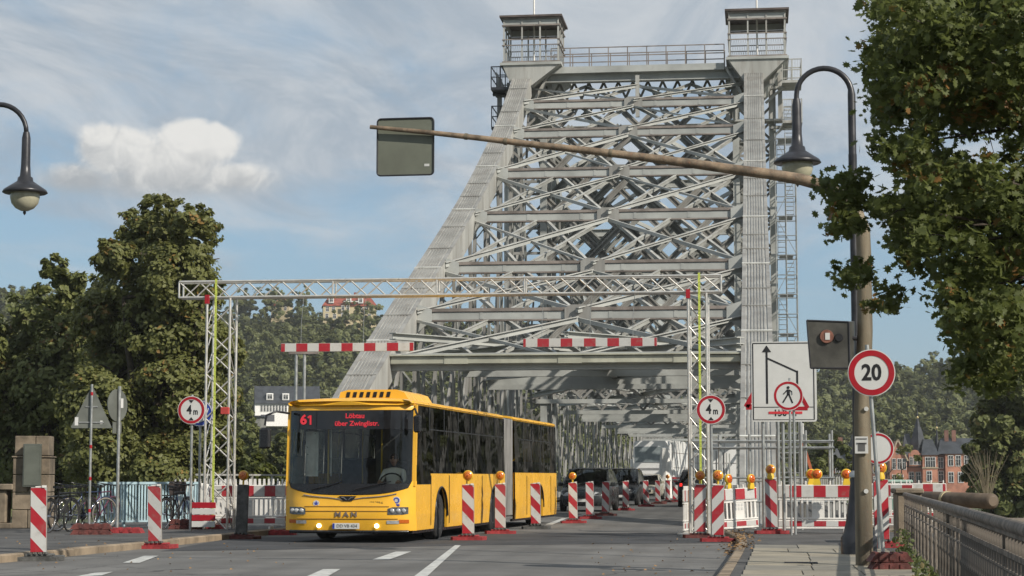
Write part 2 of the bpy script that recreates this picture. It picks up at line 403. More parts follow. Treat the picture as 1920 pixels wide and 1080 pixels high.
# darker band of asphalt across the lanes
mb = MB(); pts = [(300, 1034), (560, 1030), (900, 1022), (1378, 1018), (1386, 1001), (1090, 999), (800, 1003), (480, 1008), (420, 1012)]
mb.add([tuple(G(x, y)[:2]) + (0.004,) for x, y in pts[::-1]], [tuple(range(9))]); struct('road_dark_band', mb, asph_d)
mk = MB()
def mark(q, z=0.008): mk.add([tuple(G(x, y)[:2]) + (z,) for x, y in q], [(0, 1, 2, 3)])
mark([(230, 1056), (262, 1056), (297, 1043), (270, 1043)])
mark([(140, 1082), (190, 1080), (212, 1073), (178, 1075)])
mark([(698, 1050), (730, 1050), (771, 1035), (742, 1035)])
mark([(572, 1083), (612, 1083), (638, 1068), (606, 1068)])
mark([(772, 1085), (797, 1085), (864, 1023), (853, 1023)])
mark([(1022, 984), (1036, 984), (1064, 972), (1054, 972)])
for q in range(6):
    y0 = 62 + q * 18; mk.add([(-6.0, y0, .008), (-5.88, y0, .008), (-5.88, y0 + 6, .008), (-6.0, y0 + 6, .008)], [(0, 1, 2, 3)])
for X in (-9.9, -1.75): mk.add([(X - .06, 50, .008), (X + .06, 50, .008), (X + .06, 318, .008), (X - .06, 318, .008)], [(0, 1, 2, 3)])
struct('road_markings', mk, paint)
# left pavement and its kerb
mb = MB(); vs = []
for y in yy: vs += [(-17.2, y, 0.12), (interp(LK, y) - 0.15, y, 0.12)]
mb.add(vs, [(2 * i, 2 * i + 1, 2 * i + 3, 2 * i + 2) for i in range(len(yy) - 1)]); lp = struct('pavement_left', mb, asph_w)
def kerb(L, y0, y1, side, parent, step=1.0):
    y = y0; i = 0
    while y < y1:
        e = y + step * random.uniform(.85, 1.15)
        a = Vector((interp(L, y), y + .006, 0)); b_ = Vector((interp(L, e), e - .006, 0)); k = MB()
        w = Vector((-0.15 * side, 0, 0)); z = 0.125 + random.uniform(-.004, .004); c = 0.02
        s_ = Vector((0.012 * side, 0, 0))
        P = [a + s_, a + s_ + Vector((0, 0, z - c)), a + Vector((-c * side, 0, z)), a + w + Vector((0, 0, z)), a + w]
        Q = [b_ + s_, b_ + s_ + Vector((0, 0, z - c)), b_ + Vector((-c * side, 0, z)), b_ + w + Vector((0, 0, z)), b_ + w]
        k.add(P + Q, [(0, 1, 6, 5), (1, 2, 7, 6), (2, 3, 8, 7), (3, 4, 9, 8), (0, 4, 3, 2, 1), (5, 6, 7, 8, 9)])
        k.build('kerb_stone', kerbm, parent); y = e
kerb(LK, 24, 56, 1, lp)
# right pavement: asphalt strip beyond, sandstone slabs near
mb = MB(); vs = []
for y in yy:
    if y >= 0: vs += [(interp(RK, y) + 0.15, y, 0.118), (3.6, y, 0.118)]
mb.add(vs, [(2 * i, 2 * i + 1, 2 * i + 3, 2 * i + 2) for i in range(len(vs) // 2 - 1)]); rp = struct('pavement_right', mb, asph_w)
kerb(RK, 18, 46, -1, rp, 1.15)
ysl = [19.0, 20.1, 21.3, 22.4, 23.7, 24.9, 26.3, 27.7, 29.2, 30.8, 32.4, 34.2]
for j in range(len(ysl) - 1):
    y0, y1 = ysl[j], ysl[j + 1]; xx = interp(RK, y0) + 0.30
    xs_ = [xx]
    while xs_[-1] < 1.35: xs_.append(xs_[-1] + random.choice((0.55, 0.72, 0.85)))
    for a, b_ in zip(xs_, xs_[1:]):
        k = MB(); k.box(((a + b_) / 2, (y0 + y1) / 2, 0.120 + random.uniform(0, .006)), (b_ - a - .012, y1 - y0 - .015, 0.03), 0, 0, 0.006)
        k.build('paving_slab', random.choice(slabm), rp)
# drain cover between the slabs
g = G(1502, 1056, 0.14); mb = MB(); mb.box((g.x, g.y, 0.147), (0.44, 0.14, 0.02), 0, 0, .004); tag(mb.build('drain_cover', darkmetal), 'narrow dark iron cover let into the sandstone slabs of the right pavement', 'drain cover')
# fallen leaves along the kerb foot
lf = MB()
for i in range(420):
    p = G(random.gauss(1383, 16), random.triangular(1000, 1050, 1018), 0.01); r_ = random.uniform(.02, .05); a = random.random() * 6.28
    up = random.uniform(0, .03)
    zz = 0.135 if p.x > interp(RK, p.y) - .02 else 0.012
    lf.add([(p.x + r_ * math.cos(a), p.y + r_ * math.sin(a), zz), (p.x - r_ * .6 * math.sin(a), p.y + r_ * .6 * math.cos(a), zz + up), (p.x - r_ * math.cos(a), p.y - r_ * math.sin(a), zz), (p.x + r_ * .6 * math.sin(a), p.y - r_ * .6 * math.cos(a), zz + .004)], [(0, 1, 2, 3)])
for i in range(110):
    p = G(random.uniform(1100, 1380), random.uniform(1008, 1078), 0.01) if i % 2 else G(random.uniform(0, 560), random.uniform(1015, 1075), 0.01)
    r_ = random.uniform(.015, .035); a = random.random() * 6.28
    zz = 0.135 if p.x < interp(LK, p.y) + .02 else 0.012
    lf.add([(p.x + r_ * math.cos(a), p.y + r_ * math.sin(a), zz), (p.x - r_ * .6 * math.sin(a), p.y + r_ * .6 * math.cos(a), zz + .02), (p.x - r_ * math.cos(a), p.y - r_ * math.sin(a), zz)], [(0, 1, 2)])
tag(lf.build('fallen_leaves', mat('dry_leaves', (0.26, 0.15, 0.06), 0.8, var=0.3, scale=20)), 'dry brown fallen leaves lying along the foot of the right kerb', 'fallen leaves', kind='stuff')
# ------------------------------------------------------------------ the steel truss bridge
BR = thing('truss_bridge', 'huge grey riveted steel truss bridge with two roofed lookouts on its portal', 'bridge', (0, 50, 0))
def bp(name, mb, mats, parent=None, **kw):
    """a part of the bridge: geometry given in world coordinates"""
    me = mb.mesh(name, mats)
    o = link(name, me, parent or BR, **kw)
    if parent is None or parent == BR: o.location = (0, -50, 0)
    return o
XL, XR, LW, LD = -12.0, 0.0, 0.98, 0.95
outer = [(498, 917), (566, 818), (640, 717), (686, 643), (737, 573), (793, 490), (844, 397), (897, 300), (938, 210), (960, 150)]
prof = []
for px, py in outer:
    p = atX(px, py, XL - LW / 2); prof.append((p.y, p.z))
prof[0] = (prof[0][0] + 0.2, 0.02)
# smooth the slopes a little: they must rise steadily
TOPY, TOPZ = prof[-1]
print('PROFILE', [(round(a, 1), round(b, 1)) for a, b in prof])
# quadratic fit keeps the curve clean
_y = np.array([a for a, b in prof]); _z = np.array([b for a, b in prof])
cf = np.polyfit(_y, _z, 3)
def chord_z(y): return float(np.polyval(cf, y))
Y0 = prof[0][0]
for _ in range(60):
    Y0 -= chord_z(Y0) * 0.5
def chord_pt(y, X): return Vector((X, y, chord_z(y)))
def chord_n(y):
    d = Vector((0, 1, (chord_z(y + .5) - chord_z(y - .5)))).normalized(); return d, Vector((0, -d.z, d.y))
NS = 40; ysamp = [Y0 + (TOPY - Y0) * i / NS for i in range(NS + 1)]
for X in (XL, XR):
    mb = MB(); vs = []
    for y in ysamp:
        d, n_ = chord_n(y); p = chord_pt(y, X)
        vs += [p + Vector((-LW / 2, 0, 0)), p + Vector((LW / 2, 0, 0)), p + Vector((LW / 2, 0, 0)) - n_ * LD, p + Vector((-LW / 2, 0, 0)) - n_ * LD]
    fs = [(0, 1, 2, 3)]
    for i in range(NS):
        for k in range(4): fs.append((i * 4 + k, (i + 1) * 4 + k, (i + 1) * 4 + (k + 1) % 4, i * 4 + (k + 1) % 4))
    mb.add(vs, fs)
    leg = bp('portal_leg', mb, steel, label='wide riveted end chord of the truss rising to the lookout')
    # riveted longitudinal strips; their darker paint also carries the shade of the leg front
    for off, w in ((-0.42, .13), (-0.26, .05), (-.15, .05), (-0.045, .055), (0.06, .055), (.16, .05), (0.26, .05), (0.42, .13)):
        s_ = MB()
        for i in range(NS):
            a, b_ = ysamp[i], ysamp[i + 1]; d, n_ = chord_n(a); d2, n2_ = chord_n(b_)
            s_.beam(chord_pt(a, X + off) + n_ * .018, chord_pt(b_, X + off) + n2_ * .018, w, .03, up=n_)
        bp('rivet_strip', s_, steel2, leg)
    # cover plates and light drip edges
    yk = Y0 + 2.5; q = 0
    while yk < TOPY - 0.6:
        d, n_ = chord_n(yk); s_ = MB()
        p = chord_pt(yk, X) + n_ * .04
        if q % 3 == 1:
            s_.beam(p - Vector((LW / 2 + .01, 0, 0)), p + Vector((LW / 2 + .01, 0, 0)), .07, .05, up=n_, m=1)
        else:
            s_.beam(p - Vector((LW / 2 - .02, 0, 0)), p + Vector((LW / 2 - .02, 0, 0)), .03, .045, up=n_)
        bp('cover_plate', s_, [steel2, mat('pale_edge_paint', (.6, .6, .56), .5)], leg)
        yk += random.choice((2.1, 2.8, 3.3)); q += 1
# beams of the sloping portal, at the heights they have on the left leg
bl = [(1012, 187), (976, 240), (936, 314), (897, 394), (845, 488), (792, 575), (748, 656)]
by = []
for px, py in bl:
    # find y on the chord whose inner edge shows at this pixel row
    lo, hi = Y0, TOPY
    def row(y):
        p = chord_pt(y, XL + LW / 2); d = CR.transposed() @ (p - CP); return 540 - F_PX * d.y / (-d.z)
    for _ in range(40):
        mi = (lo + hi) / 2
        if row(mi) > py: lo = mi
        else: hi = mi
    by.append(lo)
print('BEAM Y', [round(b_, 1) for b_ in by], 'Z', [round(chord_z(b_), 1) for b_ in by])
IN0, IN1 = XL + LW / 2 + .004, XR - LW / 2 - .004
def cross_beam(y, h, w, mt, dz=0.0, name='cross_beam', plates=True):
    d, n_ = chord_n(y); p = chord_pt(y, 0) - n_ * (LD * .35) + Vector((0, 0, dz))
    mb = MB(); a = Vector((IN0, p.y, p.z)); b_ = Vector((IN1, p.y, p.z))
    t_ = .085
    mb.beam(a + Vector((0, 0, h / 2)), b_ + Vector((0, 0, h / 2)), w, .11, m=1); mb.beam(a - Vector((0, 0, h / 2)), b_ - Vector((0, 0, h / 2)), w - .06, .05, m=1)
    mb.beam(a + Vector((0, -w / 2 + .07, -.025)), b_ + Vector((0, -w / 2 + .07, -.025)), .05, h - .11)
    # web stiffeners
    for i in range(1, 5):
        x = IN0 + (IN1 - IN0) * i / 5; mb.box((x, p.y - w / 2 + .038, p.z - .025), (.12, .012, h - .14))
    o = bp(name, mb, [steelg, mt])
    if plates:
        g_ = MB(); g_.prism([(-.45, -.24), (.45, -.24), (.45, .2), (.25, .32), (-.25, .32), (-.45, .2)], (-6, p.y - w / 2 - .03, p.z), (1, 0, 0), (0, 0, 1), .03); bp('gusset_plate', g_, steel2, o)
        for X, sg in ((IN0, 1), (IN1, -1)):
            g_ = MB(); g_.prism([(0, -.6), (.2 * sg, -.42), (.5 * sg, -.2), (.5 * sg, .2), (.25 * sg, .3), (0, .38)], (X, p.y - w / 2 - .03, p.z), (1, 0, 0), (0, 0, 1), .03); bp('gusset_plate', g_, steelg, o)
    return p
nodes = []
for i, y in enumerate(by):
    if i == 6: nodes.append(cross_beam(y, .46, .5, steelg, -.1, plates=False))
    else: nodes.append(cross_beam(y, .38 if i < 4 else .36, .36, steelr))
# bright rolled lower beam under the last one
p6 = nodes[6]
mb = MB(); mb.box((-6, p6.y - .40, p6.z + .05), (IN1 - IN0, .16, .26), 0, 0, .03); mb.box((-6, p6.y - .44, p6.z + .20), (IN1 - IN0, .26, .04));
for k in range(3): mb.box((-9.4 + k * 3.6, p6.y - .49, p6.z + .05), (.75, .02, .24))
bp('cross_beam', mb, mat('beam_cream', (.42, .42, .34), .45, var=.12, scale=1, dirt=.4, rust=.2), label='pale flat lower portal beam with splice plates')
TOPN = Vector((0, TOPY + 1.0, TOPZ - 0.15))
allp = [TOPN] + nodes
# half-panel crossed diagonals of the portal
for i in range(len(allp) - 1):
    a, b_ = allp[i], allp[i + 1]; mx = -6.0
    for (x0, x1, k) in ((IN0, mx, 0), (mx, IN1, 1)):
        for sgn in (0, 1):
            p = Vector((x0, b_.y, b_.z + .1)) if not sgn else Vector((x0, a.y, a.z - .2))
            q = Vector((x1, a.y, a.z - .2)) if not sgn else Vector((x1, b_.y, b_.z + .1))
            off = Vector((0, -.36 if not sgn else -.27, .0))
            mb = MB(); w = .17 if (k + i + sgn) % 2 == 0 else .11
            if not sgn: mb.beam(p + off, q + off, .06, w); mb.beam(p + off + Vector((0, -.06, w / 2)), q + off + Vector((0, -.06, w / 2)), .16, .03, m=1)
            else: mb.beam(p + off, q + off, .05, w * .8); mb.beam(p + off + Vector((0, .06, w * .4)), q + off + Vector((0, .06, w * .4)), .12, .03, m=1)
            bp('portal_brace', mb, [steelg, steel])

# slimmer second web of bracing on the back of the end chords
for i in range(len(allp) - 1):
    a, b_ = allp[i], allp[i + 1]; nb = 4
    for k in range(nb):
        x0 = IN0 + (IN1 - IN0) * k / nb; x1 = IN0 + (IN1 - IN0) * (k + 1) / nb
        for sgn in (0, 1):
            p = Vector((x0, b_.y + .55, b_.z)) if not sgn else Vector((x0, a.y + .68, a.z)); q = Vector((x1, a.y + .55, a.z)) if not sgn else Vector((x1, b_.y + .68, b_.z))
            mb = MB(); mb.beam(p, q, .07, .13); mb.beam(p + Vector((0, -.04, .08)), q + Vector((0, -.04, .08)), .12, .025, m=1); bp('rear_brace', mb, [steeld, steel])
# tower lattice portals behind: crossed diagonals in two planes
def lattice(Y, x0, x1, z0, z1, nx_, w, mt, name='tower_brace', both=True, dy=.22):
    W_, H_ = x1 - x0, z1 - z0; st = W_ / nx_
    c = []
    k = -int(H_ / st) - 1
    while x0 + k * st < x1:
        for sgn in ((1, -1) if both else (1,)):
            # line x = s + t, z = z0 + t clipped
            s0 = x0 + k * st
            t0 = max(0, x0 - s0); t1 = min(H_, x1 - s0)
            if t1 - t0 > .8:
                if sgn > 0: c.append(((s0 + t0, z0 + t0), (s0 + t1, z0 + t1), 0))
                else: c.append(((x0 + x1 - s0 - t0, z0 + t0), (x0 + x1 - s0 - t1, z0 + t1), 1))
        k += 1
    for (a, b_, l) in c:
        mb = MB(); dd = Vector((b_[0] - a[0], 0, b_[1] - a[1])).normalized(); pp = Vector((-dd.z, 0, dd.x)) * (w * .42)
        for s_ in (-1, 1): mb.beam(Vector((a[0], Y + l * dy, a[1])) + pp * s_, Vector((b_[0], Y + l * dy, b_[1])) + pp * s_, .09, .10, up=(0, 1, 0))
        if w > .2: mb.beam((a[0], Y + l * dy + .06, a[1]), (b_[0], Y + l * dy + .06, b_[1]), w * .6, .02, up=(0, 1, 0))
        bp(name, mb, mt)
TY = TOPY + 1.6      # tower plane
for j, (Y, n_, mt) in enumerate(((TY + .4, 5, steel2), (TY + 4.6, 4, steeld))):
    lattice(Y, -11.4, -.6, 5.6, TOPZ - 1.4, n_, .26, mt)
# tower posts: boxed shafts under the lookouts, down into the piers
for X in (XL, XR):
    sg = 1 if X == XR else -1
    t_ = link('tower_shaft', None, BR); t_.location = (0, -50, 0)
    for dx in (-.95, .95):
        for dy in (.3, 2.6, 4.9):
            mb = MB(); mb.beam((X + dx, TY + dy, -9), (X + dx, TY + dy, TOPZ - .2), .34, .34); bp('post', mb, steelg, t_)
    for dy in (.3, 4.9):
        z = -6; k = 0
        while z < TOPZ - 2.4:
            mb = MB(); mb.beam((X - .95, TY + dy, z), (X + .95, TY + dy, z + 1.9), .09, .12); mb.beam((X + .95, TY + dy + .1, z), (X - .95, TY + dy + .1, z + 1.9), .09, .12); mb.beam((X - .95, TY + dy, z), (X + .95, TY + dy, z), .1, .14)
            bp('lacing', mb, steel2, t_); z += 1.9
    for dx in (-.95, .95):
        for (ya, yb) in ((.3, 2.6), (2.6, 4.9)):
            z = -6
            while z < TOPZ - 2.4:
                mb = MB(); mb.beam((X + dx, TY + ya, z), (X + dx, TY + yb, z + 2.2), .12, .09); mb.beam((X + dx, TY + yb, z), (X + dx, TY + ya, z + 2.2), .12, .09)
                bp('lacing', mb, steel2, t_); z += 2.2
    # plated head of the shaft flaring under the lookout
    mb = MB(); z0, z1 = TOPZ - .35, TOPZ + .75; dxh = .5 if X == XL else .2
    a, b_ = LW / 2, 1.48
    mb.add([(X - a, TOPY - .05, z0), (X + a, TOPY - .05, z0), (X + dxh + b_, TOPY - .12, z1), (X + dxh - b_, TOPY - .12, z1),
            (X - a, TOPY + 5.8, z0), (X + a, TOPY + 5.8, z0), (X + dxh + b_, TOPY + 6.2, z1), (X + dxh - b_, TOPY + 6.2, z1)],
           [(0, 1, 2, 3), (7, 6, 5, 4), (0, 4, 5, 1), (1, 5, 6, 2), (2, 6, 7, 3), (3, 7, 4, 0)])
    bp('tower_head', mb, steel)
    mb = MB(); mb.box((X + dxh, TOPY + 3.1, z1 + .07), (3.2, 6.6, .14)); bp('tower_cap_slab', mb, steelg)
    # boxed brackets either side just below the head
    for s2 in (-1, 1):
        mb = MB(); mb.beam((X + s2 * .52, TOPY + .9, TOPZ - 1.1), (X + s2 * 1.45, TOPY + .9, TOPZ + .55), .5, .12); mb.box((X + s2 * 1.35, TOPY + 1.6, TOPZ - .9), (.22, .3, 2.6)); mb.box((X + s2 * .9, TOPY + 1.7, TOPZ - 1.0), (.14, .12, 2.4)); mb.box((X + s2 * .95, TOPY + 1.5, TOPZ - 2.2), (1.0, .9, .1))
        bp('head_bracket', mb, steel)
    # lookout cabin
    zb = z1 + .14
    cab = link('lookout_cabin', None, BR); cab.location = (0, -50, 0); X0_ = X; X = X + (.5 if X == XL else .2)
    cy = TOPY + 1.5; hx, hy, H_ = 1.42, 1.42, 2.42
    for i in range(4):
        for j in range(4):
            if i in (0, 3) or j in (0, 3):
                x = X - hx + 2 * hx * i / 3; y = cy - hy + 2 * hy * j / 3
                mb = MB(); mb.box((x, y, zb + H_ / 2), (.075, .075, H_)); bp('post', mb, steel, cab)
    for z, w in ((zb + .06, .09), (zb + .95, .05), (zb + 1.25, .05), (zb + H_ - .42, .08), (zb + H_ - .04, .1)):
        mb = MB()
        for s2 in (-1, 1): mb.box((X, cy + s2 * (hy + .06), z), (2 * hx + .2, .05, w)); mb.box((X + s2 * (hx + .06), cy, z), (.05, 2 * hy, w))
        bp('rail', mb, steelr, cab)
    mb = MB()
    for s2 in (-1, 1):
        mb.box((X, cy + s2 * (hy - .02), zb + H_ - .22), (2 * hx, .03, .32)); mb.box((X + s2 * (hx - .02), cy, zb + H_ - .22), (.03, 2 * hy, .32))
    bp('fascia_board', mb, steelg, cab)
    for s2 in (-1, 1):
        mb = MB()
        for k in range(24):
            u = -hx + 2 * hx * k / 24
            mb.beam((X + u, cy + s2 * (hy + .03), zb + .1), (X + u + .12, cy + s2 * (hy + .03), zb + .93), .012, .012); mb.beam((X + u + .12, cy + s2 * (hy + .03), zb + .1), (X + u, cy + s2 * (hy + .03), zb + .93), .012, .012)
            mb.beam((X + s2 * (hx + .03), cy + u, zb + .1), (X + s2 * (hx + .03), cy + u + .12, zb + .93), .012, .012)
        bp('wire_mesh_panel', mb, galv, cab)
    mb = MB(); e = .22
    mb.add([(X - hx - e, cy - hy - e, zb + H_), (X + hx + e, cy - hy - e, zb + H_), (X + hx + e, cy + hy + e, zb + H_), (X - hx - e, cy + hy + e, zb + H_),
            (X - hx - e, cy - hy - e, zb + H_ + .1), (X + hx + e, cy - hy - e, zb + H_ + .1), (X + hx + e, cy + hy + e, zb + H_ + .1), (X - hx - e, cy + hy + e, zb + H_ + .1), (X, cy, zb + H_ + .42)],
           [(3, 2, 1, 0), (0, 1, 5, 4), (1, 2, 6, 5), (2, 3, 7, 6), (3, 0, 4, 7), (4, 5, 8), (5, 6, 8), (6, 7, 8), (7, 4, 8)])
    bp('roof', mb, mat('cabin_roof', (.11, .085, .075), .6, var=.2, scale=2), cab)
    mb = MB(); mb.tube([(X, cy, zb), (X, cy, zb + H_ + 2.6)], .05, 8); bp('flag_pole', mb, white, cab); X = X0_
    # small service galleries hung on the outer side
    for (zo, yo, rnd) in ((TOPZ - .4, 1.2, False), (TOPZ - 2.45, 1.4, True)):
        gl = link('service_gallery', None, BR); gl.location = (0, -50, 0)
        cx = X + sg * (1.95 if X == XR else 1.12); gcol = steel if X == XR else darkmetal
        mb = MB(); mb.box((cx, TOPY + yo, zo), (1.0, 2.2, .14)); bp('floor_plate', mb, gcol, gl)
        mb = MB()
        for xx_ in (-.48, .0, .48):
            for yy_ in (-1.08, 1.08): mb.box((cx + xx_, TOPY + yo + yy_, zo + .6), (.05, .05, 1.1))
        for z in (.6, 1.15):
            mb.box((cx, TOPY + yo - 1.08, zo + z), (1.0, .04, .05)); mb.box((cx, TOPY + yo + 1.08, zo + z), (1.0, .04, .05)); mb.box((cx + sg * .48, TOPY + yo, zo + z), (.04, 2.2, .05))
        for k in range(12): mb.box((cx - .46 + k * .083, TOPY + yo - 1.07, zo + .6), (.012, .012, 1.05))
        bp('guard_rail', mb, gcol, gl)
        mb = MB(); mb.beam((cx - sg * .4, TOPY + yo, zo - .07), (X + sg * .6, TOPY + yo, zo - .9), .12, .12); mb.box((X + sg * 1.25, TOPY + yo, zo - .12), (.8, .3, .12)); bp('bracket', mb, gcol, gl)
# walkway between the lookouts
wz = TOPZ + .72
mb = MB(); mb.box((-6, TOPY + 1.3, wz - .16), (9.0, 1.6, .34)); wk = bp('top_walkway', mb, [steelg])
mb = MB()
for k in range(10): mb.box((-10.5 + k, TOPY + .55, wz + .5), (.05, .05, 1.0)); mb.box((-10.5 + k, TOPY + 2.05, wz + .5), (.05, .05, 1.0))
for z in (.55, 1.0):
    mb.box((-6, TOPY + .55, wz + z), (9.0, .04, .05)); mb.box((-6, TOPY + 2.05, wz + z), (9.0, .04, .05))
bp('guard_rail', mb, steelr, wk)
mb = MB(); mb.ibeam((IN0, TOPY + 1.0, TOPZ + .25), (IN1, TOPY + 1.0, TOPZ + .25), .5, .55, t=.05); bp('cross_beam', mb, steelg)
mb = MB()
for k in range(14):
    x = -11 + k * .78; mb.beam((x, TOPY + 2.2, TOPZ - 1.5), (x + .78, TOPY + 2.2, TOPZ + .2), .1, .12); mb.beam((x + .78, TOPY + 2.3, TOPZ - 1.5), (x, TOPY + 2.3, TOPZ + .2), .1, .12)
bp('top_lacing', mb, steel2)
mb = MB(); mb.box((-6, TOPY + .6, TOPZ - .9), (.2, .15, 2.2)); bp('portal_brace', mb, steel)

# main span and far side: chords fall from the tower to mid river and rise to the far tower
Y1, Y2, Y3, Y4 = TY + 5.2, TY + 78, TY + 150, TY + 212
def topz(y):
    if y < TOPY: return max(.8, chord_z(y) - .9)
    if y <= Y1: return TOPZ - .5
    if y <= Y3:
        u = abs(y - Y2) / (Y2 - Y1); return 5.4 + (TOPZ - 5.9) * (u ** 1.55)
    if y <= Y3 + 5: return TOPZ - .5
    u = (Y4 - y) / (Y4 - Y3 - 5); return .8 + (TOPZ - 1.3) * max(0, u) ** 1.3
for X in (XL, XR):
    # top chord of the far parts
    mb = MB(); ys_ = [Y1 + (Y3 - Y1) * i / 24 for i in range(25)]
    for a, b_ in zip(ys_, ys_[1:]): mb.beam((X, a, topz(a)), (X, b_ + .02, topz(b_)), .8, .7)
    bp('top_chord', mb, steelg)
    mb = MB(); ys_ = [Y3 + 5 + (Y4 - Y3 - 5) * i / 12 for i in range(13)]
    for a, b_ in zip(ys_, ys_[1:]): mb.beam((X, a, topz(a)), (X, b_ + .02, topz(b_)), .8, .7)
    bp('top_chord', mb, steelg)
    mb = MB(); mb.beam((X, Y0 + 1, .05), (X, Y4, .05), .7, .75); bp('bottom_chord', mb, steelg)
    # truss uprights and diagonals
    yv = [Y0 + 5 + i * 4.45 for i in range(11)]
    while yv[-1] < Y4: yv.append(yv[-1] + 6.6)
    for i, y in enumerate(yv):
        if y > Y4 - 2 or (TY - 1 < y < TY + 5.3) or (Y3 - 1 < y < Y3 + 5.5): continue
        zt = topz(y)
        if zt < 1.5: continue
        mb = MB(); w = .5
        for sx in (-.22, .22):
            for sy in ((-.14, .14) if y < 100 else (0,)): mb.beam((X + sx, y + sy, .4), (X + sx, y + sy, zt - .3), .08, .08)
        if y < 92:
            z = .6; s_ = 1
            while z < zt - 1:
                mb.beam((X - .22 * s_, y - .15, z), (X + .22 * s_, y - .15, z + .55), .045, .05, m=1); mb.beam((X - .23, y - .14 * s_, z), (X - .23, y + .14 * s_, z + .55), .04, .05, m=1); z += .55; s_ = -s_
        bp('truss_upright', mb, [steel2, steeld])
        y2 = yv[i + 1] if i + 1 < len(yv) else y + 4
        if y2 < Y4 - 2:
            z2 = topz(y2)
            for s_, (za, zb_) in enumerate((((.4), z2 - .4), (zt - .4, .4))):
                nm = 1 if zt < 8 else 2
                mb = MB(); mb.beam((X - .17 + .34 * s_, y, za), (X - .17 + .34 * s_, y2, zb_), .1, .26)
                if zt > 8 and s_ == 0 and y < 130: mb.beam((X + .1, y, .4), (X + .1, y2, z2 * .5), .08, .2)
                bp('truss_diagonal', mb, steeld if s_ else steel2)
# wind bracing between the falling and rising chords
ywb = [Y1 + 2 + k * 6.6 for k in range(10)]
for k, y in enumerate(ywb):
    z = topz(y); mb = MB(); mb.ibeam((-11.6, y, z), (-.4, y, z), .3, .45); bp('wind_strut', mb, steelg)
    if z > 9: lattice(y + .2, -11.4, -.6, max(6.0, z - 6.5), z, 4, .24, steeld, 'sway_brace')
    y2 = y + 6.6; z2 = topz(y2)
    for (xa, xb) in ((-11.6, -6), (-6, -.4)):
        mb = MB(); mb.beam((xa, y, z), (xb, y2, z2), .12, .22); mb.beam((xb, y, z), (xa, y2, z2), .12, .22); bp('wind_brace', mb, steelg)
# girders over the road, seen from below the portal
def sway(Y, z0, z1, mt=steelg, lat=True, x0=-11.45, x1=-.55):
    g_ = MB(); g_.box(((x0 + x1) / 2, Y, z0 + .11), (x1 - x0, .35, .22)); g_.box(((x0 + x1) / 2, Y, z1 - .09), (x1 - x0, .35, .18))
    o = bp('overhead_girder', g_, mt)
    if lat:
        n_ = 9; st = (x1 - x0) / n_
        for k in range(n_):
            a = x0 + k * st; m_ = MB(); m_.beam((a, Y - .05, z0 + .23), (a + st, Y - .05, z1 - .19), .05, .12); m_.beam((a + st, Y + .06, z0 + .23), (a, Y + .06, z1 - .19), .05, .12); bp('lacing', m_, steel2, o)
    else:
        m_ = MB(); m_.box(((x0 + x1) / 2, Y, (z0 + z1) / 2), (x1 - x0, .05, z1 - z0 - .42)); bp('web_plate', m_, mt, o)
    return o
yb7 = by[6]
sway(yb7 + 7.5, 5.35, 6.0, lat=False); sway(yb7 + 15, 5.2, 6.1, lat=False); sway(yb7 + 22, 5.0, 5.95, lat=False)
for Y, z0, z1 in ((TY + .2, 5.1, 6.7), (TY + 13, 4.95, 6.75), (TY + 27, 4.9, 6.1), (TY + 44, 4.9, 6.4), (TY + 58, 4.8, 5.8), (TY + 75, 4.9, 6.4), (TY + 96, 4.9, 6.0), (TY + 120, 4.9, 6.6), (Y3, 5.0, 7)):
    sway(Y, z0, z1, lat=(Y - TY) not in (27, 58))
# horizontal bracing plane above the road
yh = [yb7, yb7 + 7.5, yb7 + 15, yb7 + 22, TY, TY + 13, TY + 27, TY + 44, TY + 58, TY + 75]
for a, b_ in zip(yh, yh[1:]):
    for (xa, xb) in ((-11.5, -6), (-6, -.5)):
        m_ = MB(); m_.ibeam((xa, a, 5.75), (xb, b_, 5.75), .3, .22); m_.ibeam((xb, a, 5.52), (xa, b_, 5.52), .3, .22); bp('plan_brace', m_, steelg)
    m_ = MB(); m_.ibeam((-6, a, 5.63), (-6, b_, 5.63), .25, .3); bp('plan_brace', m_, steelg)
# portal of the far tower
lattice(Y3 + .5, -11.4, -.6, 6.5, TOPZ - 1.2, 3, .5, steelg, 'far_tower_brace')
for X in (XL, XR):
    m_ = MB(); m_.box((X, Y3 + 2.5, TOPZ / 2 - 4), (1.8, 5.2, TOPZ + 8)); bp('far_tower_shaft', m_, steelg)
    m_ = MB(); m_.box((X, Y3 + 1.5, TOPZ + 1.9), (2.8, 2.8, 2.6)); bp('far_lookout', m_, steelg)
# footway brackets and handrail outside the right truss
m_ = MB()
for k in range(50): m_.box((2.75, 52 + k * 2.4, .75), (.06, .06, 1.25))
for z in (.45, .9, 1.35): m_.box((2.75, 112, z), (.05, 122, .05))
bp('footway_handrail', m_, steel)
m_ = MB()
for k in range(50): m_.box((-14.75, 52 + k * 2.4, .75), (.06, .06, 1.25))
for z in (.45, .9, 1.35): m_.box((-14.75, 112, z), (.05, 122, .05))
bp('footway_handrail', m_, steel)
# bridge piers in the river
for Y in (TY + 2.6, Y3 + 2.6):
    m_ = MB(); m_.box((-6, Y, -5.4), (19, 6.4, 8.2), 0, 0, .3); bp('stone_pier', m_, stone)

